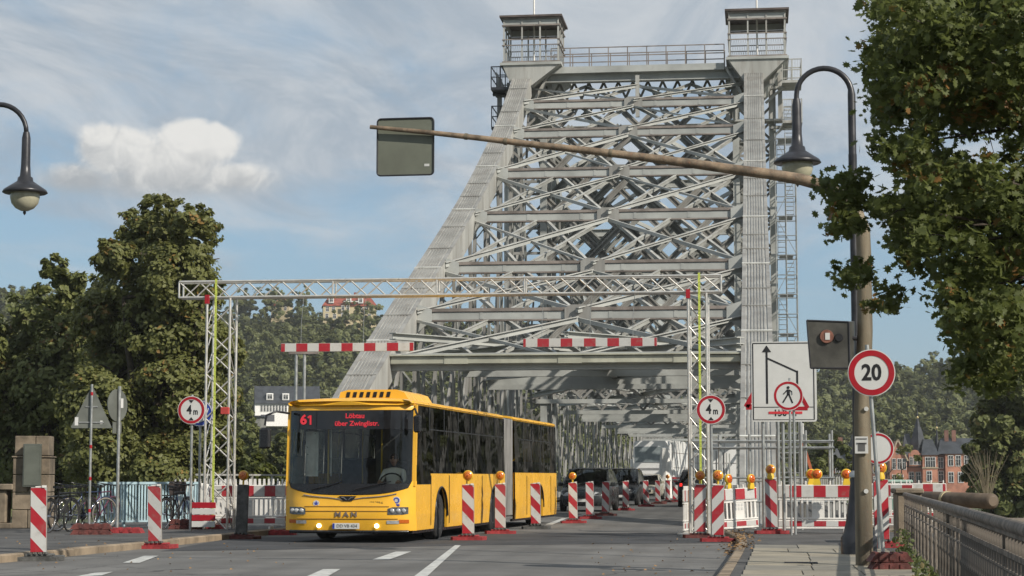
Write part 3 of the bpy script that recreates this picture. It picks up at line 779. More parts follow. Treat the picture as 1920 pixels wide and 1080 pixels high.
# ---- scaffold stair tower beside the right shaft
ST = thing('scaffold_stair', 'slender galvanised scaffold stair tower with ladders beside the right bridge shaft', 'scaffold', (1.55, TY - .6, 0.1))
sx, sy, sh = 1.05, 2.0, TOPZ - 3.2
for i in (-1, 0, 1):
    for j in (-1, 1):
        mb = MB(); mb.tube([(i * sx / 2, j * sy / 2, 0), (i * sx / 2, j * sy / 2, sh)], .026, 6); mb.build('upright', galv, ST)
k = 0; z = .4
while z < sh:
    mb = MB()
    for j in (-1, 1): mb.tube([(-sx / 2, j * sy / 2, z), (sx / 2, j * sy / 2, z)], .03, 5); mb.tube([(-sx / 2, j * sy / 2, z + 1.0), (sx / 2, j * sy / 2, z + 1.0)], .025, 5)
    for i in (-1, 1): mb.tube([(i * sx / 2, -sy / 2, z), (i * sx / 2, sy / 2, z)], .03, 5); mb.tube([(i * sx / 2, -sy / 2, z + 1), (i * sx / 2, sy / 2, z + 1)], .025, 5)
    mb.build('ledger', galv, ST)
    mb = MB(); mb.box((0, 0, z + .04), (sx - .35, sy - .3, .03)); mb.build('deck_board', galv, ST)
    mb = MB(); s_ = 1 if k % 2 else -1
    for q in (-.2, .2): mb.beam((s_ * .2 + q, -s_ * sy * .42, z + .1), (s_ * .2 + q, s_ * sy * .42, z + 2.0), .02, .04)
    for q in range(9): mb.box((s_ * .2, -s_ * sy * .42 + s_ * sy * .84 * q / 8, z + .1 + 1.9 * q / 8), (.4, .1, .03))
    mb.build('ladder', galv, ST)
    mb = MB(); mb.beam((-sx / 2 * s_, -sy / 2 - .03, z), (sx / 2 * s_, -sy / 2 - .03, z + 2), .03, .03); mb.build('brace', galv, ST)
    z += 2.0; k += 1
# tube fencing scaffold at the foot of the right leg
SF = thing('tube_scaffold', 'low grey tube scaffold with guard rails round the foot of the right bridge leg', 'scaffold', (0.0, 46.5, 0.02))
for x in (-1.55, -.9, -.2, .45, 1.1, 1.7):
    mb = MB(); mb.tube([(x, 0, 0), (x, 0, 2.35 if x > 0 else 2.25)], .03, 7); mb.build('upright', galv, SF)
    mb = MB(); mb.tube([(x, 1.6, 0), (x, 1.6, 2.3)], .03, 7); mb.build('upright', galv, SF)
for z in (.7, 1.25, 1.95, 2.1):
    for y in (0, 1.6):
        mb = MB(); mb.tube([(-1.6, y - .06, z), (1.75, y - .06, z)], .022, 6); mb.build('ledger', galv, SF)
for k in range(9):
    mb = MB(); mb.tube([(-1.45 + k * .07, 3 + k * 1.6, 0), (-1.45 + k * .07, 3 + k * 1.6, 2.0)], .022, 5); mb.build('fence_post', steelg, SF)
# ------------------------------------------------------------------ articulated bus
byel = mat('bus_yellow', (0.80, 0.43, 0.035), 0.28, var=0.05, scale=1.2, dirt=0.22, dirtcol=(0.42, 0.22, 0.05), spec=0.5)
bblk = mat('bus_black_trim', (0.012, 0.012, 0.014), 0.3, var=0.1, scale=3)
chrome = mat('chrome', (0.6, 0.6, 0.62), 0.15, metal=1.0, var=0.02)
bint = mat('bus_interior_grey', (0.09, 0.09, 0.095), 0.7, var=0.15, scale=2)
seatm = mat('seat_fabric', (0.05, 0.055, 0.075), 0.9, var=0.3, scale=9)
polem = mat('grab_pole_yellow', (0.62, 0.42, 0.04), 0.35, var=0.05)
def glass(name, tint, refl=1.0, rough=0.02):
    if name in MATS: return MATS[name]
    m = bpy.data.materials.new(name); m.use_nodes = True; t = NT(m.node_tree); t.n.clear()
    o = t.new('ShaderNodeOutputMaterial'); a = t.new('ShaderNodeBsdfTransparent'); g = t.new('ShaderNodeBsdfGlossy'); x = t.new('ShaderNodeMixShader'); fr = t.new('ShaderNodeFresnel')
    a.inputs[0].default_value = tuple(tint) + (1,); g.inputs['Roughness'].default_value = rough; fr.inputs[0].default_value = 1.5
    bn = t.new('ShaderNodeBump'); bn.inputs['Strength'].default_value = 0.05; bn.inputs['Distance'].default_value = 0.05
    t.link(t.noise(t.new('ShaderNodeTexCoord').outputs['Object'], 1.3, 2), bn.inputs['Height']); t.link(bn.outputs[0], g.inputs['Normal'])
    t.link(t.m('MULTIPLY', fr.outputs[0], refl), x.inputs[0]); t.link(a.outputs[0], x.inputs[1]); t.link(g.outputs[0], x.inputs[2]); t.link(x.outputs[0], o.inputs[0])
    MATS[name] = m; return m
gw = glass('windscreen_glass', (0.82, 0.86, 0.82), 1.3); gs = glass('tinted_side_glass', (0.13, 0.145, 0.13), .75)
lens = mat('headlamp_glass', (0.55, 0.56, 0.56), 0.12, metal=0.4, var=0.1, scale=20)
lit = mat('lit_lamp', (0.9, 0.9, 0.85), 0.3, var=0, emit=(1, .95, .85), estr=5)
ledm = mat('led_red', (0.3, 0.01, 0.02), 0.5, var=0, emit=(1.0, 0.05, 0.07), estr=0.32)
BUS = thing('articulated_bus', 'long yellow articulated city bus with red line number 61 on its dark front', 'bus', (0, 0, 0))
p = at(781, 996, 38.15); ya = R(3.2)
BUS.location = (p.x - 1.275 * math.cos(ya), 38.15 + 1.275 * math.sin(ya), 0); BUS.rotation_euler = (0, 0, -ya); BUS.scale = (1.04, 1, 1); BUS.location.x -= .13
HW, Z0b, Z1b = 1.275, 0.24, 2.80
def fy(x, z=1.0):      # plan curve of the nose and the lean of the windscreen
    return 0.30 * (abs(x) / HW) ** 5 + max(0, (z - 0.95)) * 0.075
def zb(x): return 0.93 + 0.16 * (abs(x) / 1.2) ** 3.2
# body: roof, flanks, pillars
def side_panel(x, y0, y1, z0, z1, th=.05, cut=None):
    """flank plate with wheel arch cut-outs"""
    s_ = 1 if x > 0 else -1; out = []
    ys_ = np.linspace(y0, y1, max(2, int((y1 - y0) / .06)) + 1); mb = MB()
    def lo(y):
        z = z0
        for wy in (cut or []):
            r_ = .60
            if abs(y - wy) < r_: z = max(z, .48 + math.sqrt(r_ * r_ - (y - wy) ** 2) * 1.0)
        return z
    def px_(y, z): return x - s_ * 0.03 * max(0, (z - 1.2)) - s_ * (0.06 * max(0, .55 - z))
    vs = []
    for y in ys_:
        l = lo(y)
        for z in (l, min(z1, max(l, .55)), z1): vs.append((px_(y, z), y, z))
    for y in ys_:
        l = lo(y)
        for z in (l, min(z1, max(l, .55)), z1): vs.append((px_(y, z) - s_ * th, y, z))
    k = len(ys_); fs = []
    for i in range(k - 1):
        for j in range(2): fs.append((i * 3 + j, (i + 1) * 3 + j, (i + 1) * 3 + j + 1, i * 3 + j + 1)); a = k * 3; fs.append((a + i * 3 + j, a + i * 3 + j + 1, a + (i + 1) * 3 + j + 1, a + (i + 1) * 3 + j))
        fs.append((i * 3, k * 3 + i * 3, k * 3 + (i + 1) * 3, (i + 1) * 3)); fs.append((i * 3 + 2, (i + 1) * 3 + 2, k * 3 + (i + 1) * 3 + 2, k * 3 + i * 3 + 2))
    mb.add(vs, fs, 0, False); return mb
for sec, (y0, y1, cuts) in enumerate((( .30, 9.9, (2.62, 8.55)), (11.3, 17.95, (15.05,)))):
    for sx_ in (-1, 1):
        zt = 1.36 if sec == 0 else 1.40
        ya_ = y0
        if sec == 0: side_panel(sx_ * HW, .30, 1.62, Z0b, 1.14).build('side_panel', byel, BUS); ya_ = 1.622
        side_panel(sx_ * HW, ya_, y1, Z0b, zt, cut=cuts).build('side_panel', byel, BUS)
        # black skirt gap and seams
        mb = MB(); mb.box((sx_ * (HW - .10), (y0 + y1) / 2, Z0b - .03), (.06, y1 - y0, .06)); mb.build('skirt', bblk, BUS)
        for ys_ in (1.62, 3.4, 5.2, 7.0, 9.3) if sec == 0 else (13.0, 16.9):
            mb = MB(); mb.box((sx_ * (HW + .004), ys_, .82), (.008, .022, 1.0)); mb.build('panel_seam', bblk, BUS)
        # roof rail
        mb = MB(); mb.box((sx_ * (HW - .085), (y0 + y1) / 2 + .01, 2.745), (.07, y1 - y0, .09), 0, 0, .015); mb.build('cant_rail', byel, BUS)
    # windows: side panes divided by thin posts
    for sx_ in (-1, 1):
        cuts_ = (.34, 1.6, 3.0, 4.45, 5.9, 7.35, 8.7, 9.88) if sec == 0 else (11.32, 12.6, 14.0, 15.5, 17.0, 17.9)
        for a, b_ in zip(cuts_, cuts_[1:]):
            zl = 1.14 if a < 1 else zt
            mb = MB(); xo = sx_ * (HW - .0); e = .012
            def X_(z): return sx_ * (HW - 0.03 * max(0, z - 1.2) + .004)
            mb.add([(X_(zl), a + e, zl), (X_(zl), b_ - e, zl), (X_(2.70), b_ - e, 2.70), (X_(2.70), a + e, 2.70)], [(0, 1, 2, 3) if sx_ > 0 else (3, 2, 1, 0)])
            mb.build('side_window', gs, BUS)
            mb = MB(); mb.box((sx_ * (HW - .05), b_, (zl + 2.7) / 2), (.05, .06, 2.70 - zl)); mb.build('window_post', bblk, BUS)
        mb = MB(); mb.box((sx_ * (HW - .035), (y0 + y1) / 2 + .6 * (sec == 0), 2.25), (.02, y1 - y0 - 1.5, .025)); mb.build('window_bar', bblk, BUS)
    # roof
    mb = MB(); prof_ = [(-1, 0), (-.96, .05), (-.85, .085), (-.4, .11), (0, .115), (.4, .11), (.85, .085), (.96, .05), (1, 0)]
    yr = [y0 - .27, y0 - .15, y0 + .1, y1] if sec == 0 else [y0, y0 + .5, y1 - .3, y1]
    vs = []
    for i, y in enumerate(yr):
        k_ = (.93, .975, 1, 1)[i] if sec == 0 else 1; hz = (.35, .8, 1, 1)[i] if sec == 0 else 1
        for u, h_ in prof_: vs.append((u * (HW - .03) * k_, y + (0.22 * abs(u) ** 5 if sec == 0 and i == 0 else 0), 2.74 + h_ * hz))
        for u, h_ in prof_[::-1]: vs.append((u * (HW - .07) * k_, y + (0.22 * abs(u) ** 5 if sec == 0 and i == 0 else 0) + .02, 2.70 + 0.0))
    n_ = len(prof_) * 2; fs = [(i * n_ + j, i * n_ + (j + 1) % n_, (i + 1) * n_ + (j + 1) % n_, (i + 1) * n_ + j) for i in range(3) for j in range(n_)] + [tuple(range(n_ - 1, -1, -1)), tuple(range(3 * n_, 4 * n_))]
    mb.add(vs, fs, 0, False); mb.build('roof', byel, BUS)
    mb = MB(); mb.box((0, (y0 + y1) / 2 + .15, .36), (2.36, y1 - y0 - .3, .12)); mb.build('floor', bint, BUS)
    # ceiling
    mb = MB(); mb.box((0, (y0 + y1) / 2 + .3, 2.66), (2.3, y1 - y0 - .6, .03)); mb.build('ceiling', bint, BUS)
mb = MB(); mb.box((0, 17.93, 1.5), (2.42, .06, 2.4), 0, 0, .02); mb.build('rear_panel', byel, BUS)
mb = MB(); mb.box((0, 5.0, .7), (2.3, 9.0, .25)); mb.box((0, 14.5, .7), (2.3, 6.2, .25)); mb.build('chassis', bblk, BUS)
# bellows
mb = MB()
for k in range(14):
    y = 9.93 + 1.34 * k / 14; mb.box((0, y + .048, 1.53), (2.44 if k % 2 else 2.34, .085, 2.44), 0, 0, .05)
mb.build('bellows', mat('bellows_fabric', (0.20, 0.195, 0.185), .8, var=.2, scale=6, streak=True, dirt=.3), BUS)
# nose below the windscreen
def nose(u, v):
    x = -HW + 2 * HW * u
    z = Z0b + (zb(min(1.2, abs(x))) + (.12 if abs(x) > 1.2 else 0) - Z0b) * v
    bulge = -.05 * math.sin(math.pi * min(1, v * 1.15)) * (1 - (abs(x) / HW) ** 6)
    return (x, fy(x) + bulge, z)
mb = MB(); mb.grid(nose, 40, 12); mb.grid(lambda u, v: tuple(Vector(nose(u, v)) + Vector((0, .05, 0))), 40, 2); mb.build('front_panel', byel, BUS)
def nz(x, z):
    v = (z - Z0b) / (zb(min(1.2, abs(x))) - Z0b); return nose((x + HW) / (2 * HW), v)[1]
# creases, grille lines
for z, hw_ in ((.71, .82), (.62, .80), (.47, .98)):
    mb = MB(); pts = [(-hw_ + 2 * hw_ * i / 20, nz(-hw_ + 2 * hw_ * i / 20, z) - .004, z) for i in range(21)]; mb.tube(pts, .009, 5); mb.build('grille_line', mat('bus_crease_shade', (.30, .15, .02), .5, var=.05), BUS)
mb = MB(); pts = [(x, nz(x, Z0b + .01) + .01, Z0b - .02) for x in np.linspace(-1.15, 1.15, 21)]; mb.tube(pts, .035, 6); mb.build('front_lip', bblk, BUS)
# chrome swoosh under the screen and round badge
mb = MB(); pts = [(x, nz(x, .9) - .012, zb(x) - .045 - .05 * math.exp(-(x / .22) ** 2)) for x in np.linspace(-.85, .95, 31)]; mb.tube(pts, .011, 5); mb.build('chrome_strip', chrome, BUS)
mb = MB(); mb.prism([(-.17, .05), (.17, .05), (.09, -.045), (-.09, -.045)], (.02, nz(0, .85) - .02, .865), (1, 0, 0), (0, 0, 1), .02); bd = mb.build('badge_field', bblk, BUS)
mb = MB()
for s_ in (-1, 1): mb.tube([(.02 + s_ * .02, nz(0, .85) - .034, .84), (.02 + s_ * .07, nz(0, .85) - .034, .885), (.02 + s_ * .12, nz(0, .85) - .034, .89)], .008, 5)
mb.build('badge_mark', chrome, bd)
text_obj('brand_letters', 'M A N', .125, mat('badge_letters', (.25, .2, .18), .4, metal=.4), BUS, (-.0, nz(0, .57) - .012, .552), ext=.006, sx=1.25, bold=.004)
# lamps
for s_ in (-1, 1):
    mb = MB(); x0, x1 = s_ * .80, s_ * 1.16
    def pl(x, z, o=.012): return (x, nz(x, z) - o, z)
    xa = np.linspace(x0, x1, 5)
    mb.add([pl(x, .70 if i else .67) for i, x in enumerate(xa)] + [pl(x, .555 if i < 4 else .57) for i, x in enumerate(xa)], [(i, i + 1, i + 6, i + 5) if s_ > 0 else (i + 5, i + 6, i + 1, i) for i in range(4)])
    hl = mb.build('headlight', mat('headlamp_housing', (.16, .17, .18), .15, metal=.5, var=.3, scale=30), BUS)
    for q in (.88, .99, 1.08):
        m_ = MB(); m_.lathe([(.0, -.012), (.035, -.01), (.045, 0), (.045, .02)], (s_ * q, nz(s_ * q, .63) - .024, .63), 12, axis='y'); m_.build('lens', lens, hl)
    mb = MB(); xb_ = np.linspace(s_ * .78, s_ * 1.0, 4)
    mb.add([pl(x, .44) for x in xb_] + [pl(x, .375) for x in xb_], [(i, i + 1, i + 5, i + 4) if s_ > 0 else (i + 4, i + 5, i + 1, i) for i in range(3)]); mb.build('fog_lamp', lens, BUS)
    mb = MB(); xb_ = np.linspace(s_ * 1.005, s_ * 1.17, 4)
    mb.add([pl(x, .455) for x in xb_] + [pl(x, .385) for x in xb_], [(i, i + 1, i + 5, i + 4) if s_ > 0 else (i + 4, i + 5, i + 1, i) for i in range(3)]); mb.build('indicator', mat('indicator_orange', (.5, .11, .01), .25, var=.05), BUS)
    mb = MB(); mb.lathe([(.0, -.01), (.035, -.005), (.04, .0), (.04, .03)], (s_ * .56 + .03, nz(.56, .34) - .02, .335), 14, axis='y'); mb.build('daytime_lamp', lit, BUS)
# plate, stickers
mb = MB(); mb.box((.0, nz(0, .34) - .03, .33), (.52, .012, .115), 0, 0, .004); pt_ = mb.build('number_plate', signwhite, BUS)
mb = MB(); mb.box((-.238, nz(0, .34) - .038, .33), (.04, .006, .105)); mb.build('blue_strip', mat('plate_blue', (.02, .05, .3), .4, var=0), pt_)
text_obj('plate_letters', 'DD VB 434', .085, signblack, pt_, (.02, nz(0, .34) - .0385, .33), ext=.001)
text_obj('fleet_number', '459 259-6', .065, signblack, BUS, (.57, nz(.57, .81) - .006, .785), ext=.001)
mb = MB(); mb.disc((.95, nz(.95, .85) - .012, .83), .075, -.003, .003, 24); st_ = mb.build('round_sticker', signwhite, BUS)
mb = MB(); mb.ring((.95, nz(.95, .85) - .016, .83), .035, .058, -.003, .002, 24); mb.box((.95, nz(.95, .85) - .016, .74), (.13, .006, .035)); mb.build('sticker_print', mat('sticker_blue', (.04, .06, .35), .4, var=0), st_)
mb = MB(); mb.disc((-.59, nz(.59, .8) - .012, .77), .062, -.003, .003, 20); st_ = mb.build('round_sticker', signwhite, BUS)
mb = MB(); mb.prism([(0, .055), (.016, .015), (.05, .015), (.022, -.01), (.034, -.048), (0, -.025), (-.034, -.048), (-.022, -.01), (-.05, .015), (-.016, .015)], (-.59, nz(.59, .8) - .017, .77), (1, 0, 0), (0, 0, 1), .003); mb.build('sticker_print', MATS['sticker_blue'], st_)
# windscreen, with its painted lower band, the destination box and wipers
WS = 1.205
def scr(u, v, zlo=None, zhi=2.22):
    x = -WS + 2 * WS * u; zl = zb(x) + .012 if zlo is None else max(zlo, zb(x)); z = zl + (zhi - zl) * v
    return (x, fy(x, z) + .004, z)
mb = MB(); mb.grid(lambda u, v: scr(u, v, 1.16), 30, 8); mb.build('windscreen', gw, BUS)
mb = MB(); mb.grid(lambda u, v: scr(u, v, None, 1.158), 30, 4); mb.build('windscreen_band', bblk, BUS)
mb = MB(); mb.grid(lambda u, v: scr(u, v, 2.222, 2.60), 30, 4); mb.build('destination_box', mat('display_glass', (.01, .01, .011), .08, var=0, spec=.6), BUS)
mb = MB(); mb.grid(lambda u, v: tuple(Vector(scr(u, v, 2.602, 2.79)) + Vector((0, -.012 + .05 * v * v, 0))), 30, 5); mb.build('roof_brow', byel, BUS)
for xx_ in (-1, 1):
    mb = MB()
    for i in range(12):
        z0_, z1_ = 1.10 + i * .134, 1.10 + (i + 1) * .134
        mb.beam((xx_ * 1.235, fy(1.235, z0_) + .03, z0_), (xx_ * 1.235, fy(1.235, z1_) + .03, z1_), .066, .10, up=(0, 1, 0))
    mb.build('corner_pillar', byel, BUS)
text_obj('line_number', '6', .26, ledm, BUS, (-.90, fy(.84, 2.45) - .008, 2.41), rot=(math.pi / 2 - .075, 0, 0), bold=.010)
mb = MB(); mb.box((-.755, fy(.75, 2.41) - .010, 2.41), (.035, .004, .185)); mb.beam((-.76, fy(.76, 2.5) - .014, 2.495), (-.81, fy(.81, 2.46) - .014, 2.455), .004, .035, up=(.2, 0, 1)); mb.build('line_number', ledm, BUS)
text_obj('destination_text', 'Löbtau', .135, ledm, BUS, (.12, fy(.1, 2.5) - .008, 2.485), rot=(math.pi / 2 - .075, 0, 0), bold=.003)
text_obj('destination_text', 'über Zwinglistr.', .135, ledm, BUS, (.16, fy(.1, 2.38) - .008, 2.335), rot=(math.pi / 2 - .075, 0, 0), bold=.003)
for x0, x1 in ((-.7, -.1), (.15, .85)):
    mb = MB(); mb.tube([(x0, fy(x0, 1.05) - .03, 1.04), (x0 + .35 * (1 if x0 < 0 else 1), fy(x0, 1.2) - .05, 1.12), (x1, fy(x1, 1.25) - .03, 1.20)], .012, 5); mb.build('wiper', bblk, BUS)
# AC unit on the roof at the front
mb = MB()
def acp(k): return [(-.50, .0), (-.46, .17), (-.30, .215), (.66, .215), (.82, .16), (.92, 0)]
mb.prism([(a - .0, b_) for a, b_ in acp(0)], (-.02, 2.4, 2.84), (1, 0, 0), (0, 0, 1), 2.2); ac = mb.build('roof_unit', byel, BUS)
for k in range(7):
    m_ = MB(); m_.add([(-.37 + k * .135, 1.297, 2.90), (-.30 + k * .135, 1.297, 2.90), (-.275 + k * .135, 1.297, 3.01), (-.345 + k * .135, 1.297, 3.01), (-.37 + k * .135, 1.29, 2.90), (-.30 + k * .135, 1.29, 2.90), (-.275 + k * .135, 1.29, 3.01), (-.345 + k * .135, 1.29, 3.01)], [(4, 5, 6, 7), (0, 3, 2, 1), (4, 0, 1, 5), (7, 6, 2, 3)]); m_.build('air_slot', bblk, ac)
# mirrors on arms
mb = MB(); mb.tube([(-1.22, .28, 2.55), (-1.40, .0, 2.58), (-1.56, -.12, 2.5), (-1.58, -.14, 2.3)], .022, 6); mb.box((-1.58, -.12, 2.05), (.22, .12, .42), 0, 0, .04); mb.build('mirror', bblk, BUS)
mb = MB(); mb.tube([(1.2, .28, 2.6), (1.30, .05, 2.62), (1.36, -.02, 2.5)], .02, 6); mb.box((1.36, .0, 2.32), (.14, .12, .34), 0, 0, .03); mb.build('mirror', bblk, BUS)
# wheels
tyre = mat('tyre', (0.02, 0.02, 0.02), .85, var=.25, scale=8, dirt=.5, dirtcol=(.07, .06, .05)); rim = mat('wheel_rim', (.32, .32, .32), .45, metal=.5, var=.15, scale=9, dirt=.5)
def wheel(parent, x, y, r_, w, side, nb=8, name='wheel'):
    m_ = MB(); m_.lathe([(r_ * .58, -w / 2), (r_ * .93, -w / 2), (r_, -w / 2 + .04), (r_, w / 2 - .04), (r_ * .93, w / 2), (r_ * .58, w / 2)], (x, y, r_), 28, axis='x')
    wh = m_.build(name, tyre, parent)
    m_ = MB(); o = side * w / 2; f_ = .62 if r_ > .4 else 1
    m_.lathe([(r_ * .60, o * .95), (r_ * .56, o * 1.01), (r_ * .5, o * .55), (r_ * .28, o * .5), (r_ * .24, o * .9), (r_ * .10, o * .95), (.001, o * .95)], (x, y, r_), 24, axis='x')
    for k in range(nb):
        t_ = 2 * math.pi * k / nb; m_.lathe([(.022 * r_ * 2, o * .5), (.022 * r_ * 2, o * .75)], (x, y + math.cos(t_) * r_ * .38, r_ + math.sin(t_) * r_ * .38), 6, axis='x')
    m_.build('rim', rim, wh); return wh
for sx_ in (-1, 1):
    for wy in (2.62, 8.55, 15.05): wheel(BUS, sx_ * (HW - .19), wy, .48, .29, sx_)
    for wy in (2.62, 8.55, 15.05):
        m_ = MB(); t_ = [math.pi * k / 16 for k in range(17)]; m_.tube([(sx_ * (HW + .004), wy - .6 * math.cos(a), .48 + .6 * math.sin(a)) for a in t_], .022, 5); m_.build('wheel_arch', bblk, BUS)
        m_ = MB(); m_.box((sx_ * .93, wy, .75), (.5, 1.15, .7)); m_.build('wheel_well', bblk, BUS)
# interior: seats, poles, driver's place
sd = MB(); sd.box((0, 0, .45), (.43, .42, .09), 0, 0, .03); sd.box((0, .22, .80), (.43, .08, .68), 0, 0, .03); sd.box((0, .05, .2), (.08, .3, .4)); sme = sd.mesh('seat', seatm)
for y in list(np.arange(3.9, 9.0, .85)) + list(np.arange(11.9, 17.4, .85)):
    for x in (-.95, -.5, .5, .95): link('seat', sme, BUS, loc=(x, float(y), .55))
for x, y in ((-.62, .95), (.3, 1.55), (-.35, 2.6), (.35, 3.6), (-.35, 4.6), (.35, 6.3), (-.35, 7.6), (-.4, 12.5), (.4, 14.2)):
    mb = MB(); mb.tube([(x, y, .42), (x, y, 2.65)], .017, 6); mb.build('grab_pole', polem, BUS)
mb = MB(); mb.box((.62, 1.95, 1.45), (1.05, .05, 1.9)); mb.build('cab_partition', bint, BUS)
mb = MB(); mb.prism([(-1.08, .55), (1.08, .55), (1.08, 1.03), (.9, 1.08), (.2, 1.10), (0, .98), (-1.08, .95)], (0, .62, 0), (1, 0, 0), (0, 0, 1), .35); mb.build('dashboard', bblk, BUS)
mb = MB(); t_ = [2 * math.pi * k / 20 for k in range(21)]; mb.tube([(.62 + .23 * math.cos(a), .98 + .1 * math.sin(a), 1.16 + .2 * math.sin(a)) for a in t_], .017, 6); mb.build('steering_wheel', bblk, BUS)
mb = MB(); mb.box((.62, 1.62, 1.2), (.5, .12, .85), 0, 0, .04); mb.box((.62, 1.4, .85), (.5, .45, .12), 0, 0, .04); mb.build('driver_seat', seatm, BUS)
mb = MB(); mb.box((-.9, .8, 1.75), (.25, .03, .9)); mb.box((-.55, .9, 1.9), (.02, .02, 1.2)); mb.build('door_leaf_frame', alu, BUS)

# ------------------------------------------------------------------ people (skinned figures)
skin = mat('skin', (.42, .24, .17), .55, var=.06, scale=9)
def figure(name, label, cat, J, E, Rd, mt, loc, rz=0, parts=()):
    me = bpy.data.meshes.new(name); me.from_pydata([tuple(v) for v in J], E, [])
    me.materials.append(mt); o = bpy.data.objects.new(name, me); C.objects.link(o)
    md = o.modifiers.new('skin', 'SKIN'); md.use_smooth_shade = True
    sv = me.skin_vertices[0].data
    for i, r_ in enumerate(Rd): sv[i].radius = (r_, r_); sv[i].use_root = (i == 0)
    ss = o.modifiers.new('sub', 'SUBSURF'); ss.levels = 1; ss.render_levels = 2
    dg = bpy.context.evaluated_depsgraph_get(); dg.update(); m2 = bpy.data.meshes.new_from_object(o.evaluated_get(dg)); bpy.data.objects.remove(o)
    for pz in m2.polygons: pz.use_smooth = True
    r_ = link(name, m2, None, loc=loc, rz=rz); tag(r_, label, cat); return r_
def head(parent, c, k=1.0, hair=(0.05, .03, .02)):
    hb = MB(); c = Vector(c)
    def hp(u, v):
        th, ph = 2 * math.pi * u, math.pi * v; x = .078 * math.sin(ph) * math.cos(th); y = .098 * math.sin(ph) * math.sin(th); z = -.122 * math.cos(ph)
        if z < 0: x *= 1 + z * 2.2; y *= 1 + z * 1.2
        if y < 0 and abs(x) < .02: y -= .018 * math.exp(-((z + .01) / .025) ** 2)
        if y < 0: y += .008 * math.exp(-((z - .025) / .015) ** 2) * (1 if abs(abs(x) - .03) < .02 else 0)
        return tuple(c + Vector((x, y, z)) * k)
    hb.grid(hp, 20, 14)
    for s_ in (-1, 1): hb.lathe([(.001, -.01), (.03, -.008), (.03, .008), (.001, .01)], tuple(c + Vector((s_ * .08 * k, .01, 0))), 10, axis='x')
    h = hb.build('head', skin, parent)
    m_ = MB(); m_.box(tuple(c + Vector((0, -.088 * k, -.055 * k))), (.045, .012, .012)); m_.build('mouth', mat('lip', (.25, .08, .07), .5), h)
    m_ = MB()
    for s_ in (-1, 1): m_.lathe([(.001, -.012), (.012, -.006), (.012, .006), (.001, .01)], tuple(c + Vector((s_ * .03 * k, -.08 * k, .022 * k))), 8, axis='y')
    m_.build('eyes', signblack, h)
    m_ = MB(); m_.grid(lambda u, v: tuple(c + Vector((.086 * math.sin(math.pi * .62 * v) * math.cos(2 * math.pi * u), .012 + .104 * math.sin(math.pi * .62 * v) * math.sin(2 * math.pi * u), .012 + .124 * math.cos(math.pi * .62 * v) + (.03 if math.sin(2 * math.pi * u) < -.3 and v > .7 else 0))) * 1.0), 20, 8); m_.build('hair', mat('hair_brown', hair, .8), parent)
    return h
def hand(parent, c, d, mt=None, k=1.0):
    """palm with five bent fingers pointing along d (world xy), curled down"""
    c = Vector(c); d = Vector(d).normalized(); s_ = d.cross(Vector((0, 0, 1))).normalized(); up = s_.cross(d)
    m_ = MB(); m_.tube([c - d * .02, c + d * .03, c + d * .075], [.024, .036, .034], 10)
    for i, (o, l) in enumerate(((-.03, .055), (-.01, .068), (.011, .064), (.03, .048))):
        a = c + d * .075 + s_ * o; m_.tube([a, a + d * l * .5 - up * .008, a + d * l * .8 - up * .03, a + d * l * .8 - up * .05], [.010, .0095, .009, .007], 7)
    a = c + d * .01 + s_ * -.035; m_.tube([a, a - s_ * .025 + d * .025, a - s_ * .03 + d * .05 - up * .02], [.013, .011, .009], 7)
    return m_.build('hand', mt or skin, parent)
bw = BUS.matrix_world.copy() if False else Matrix.Translation(BUS.location) @ Matrix.Rotation(-ya, 4, 'Z')
dp = bw @ Vector((.62, 1.38, .93))
drv = figure('person', 'bus driver in a white shirt holding the steering wheel behind the windscreen', 'person',
    [(0, 0, .0), (0, .0, .22), (0, -.02, .44), (0, -.03, .56), (-.19, -.02, .46), (-.24, -.18, .28), (-.2, -.38, .25), (.19, -.02, .46), (.25, -.18, .28), (.2, -.38, .25), (-.12, -.1, -.02), (-.14, -.45, .0), (-.14, -.5, -.38), (.12, -.1, -.02), (.14, -.45, .0), (.14, -.5, -.38)],
    [(0, 1), (1, 2), (2, 3), (2, 4), (4, 5), (5, 6), (2, 7), (7, 8), (8, 9), (0, 10), (10, 11), (11, 12), (0, 13), (13, 14), (14, 15)],
    [.15, .15, .14, .055, .07, .05, .035, .07, .05, .035, .1, .07, .05, .1, .07, .05], mat('white_shirt', (.75, .75, .73), .8, var=.05), tuple(dp), -ya)
head(drv, (0, -.04, .70)); hand(drv, (-.2, -.40, .25), (.1, -.6, .1)); hand(drv, (.2, -.40, .25), (-.1, -.6, .1))
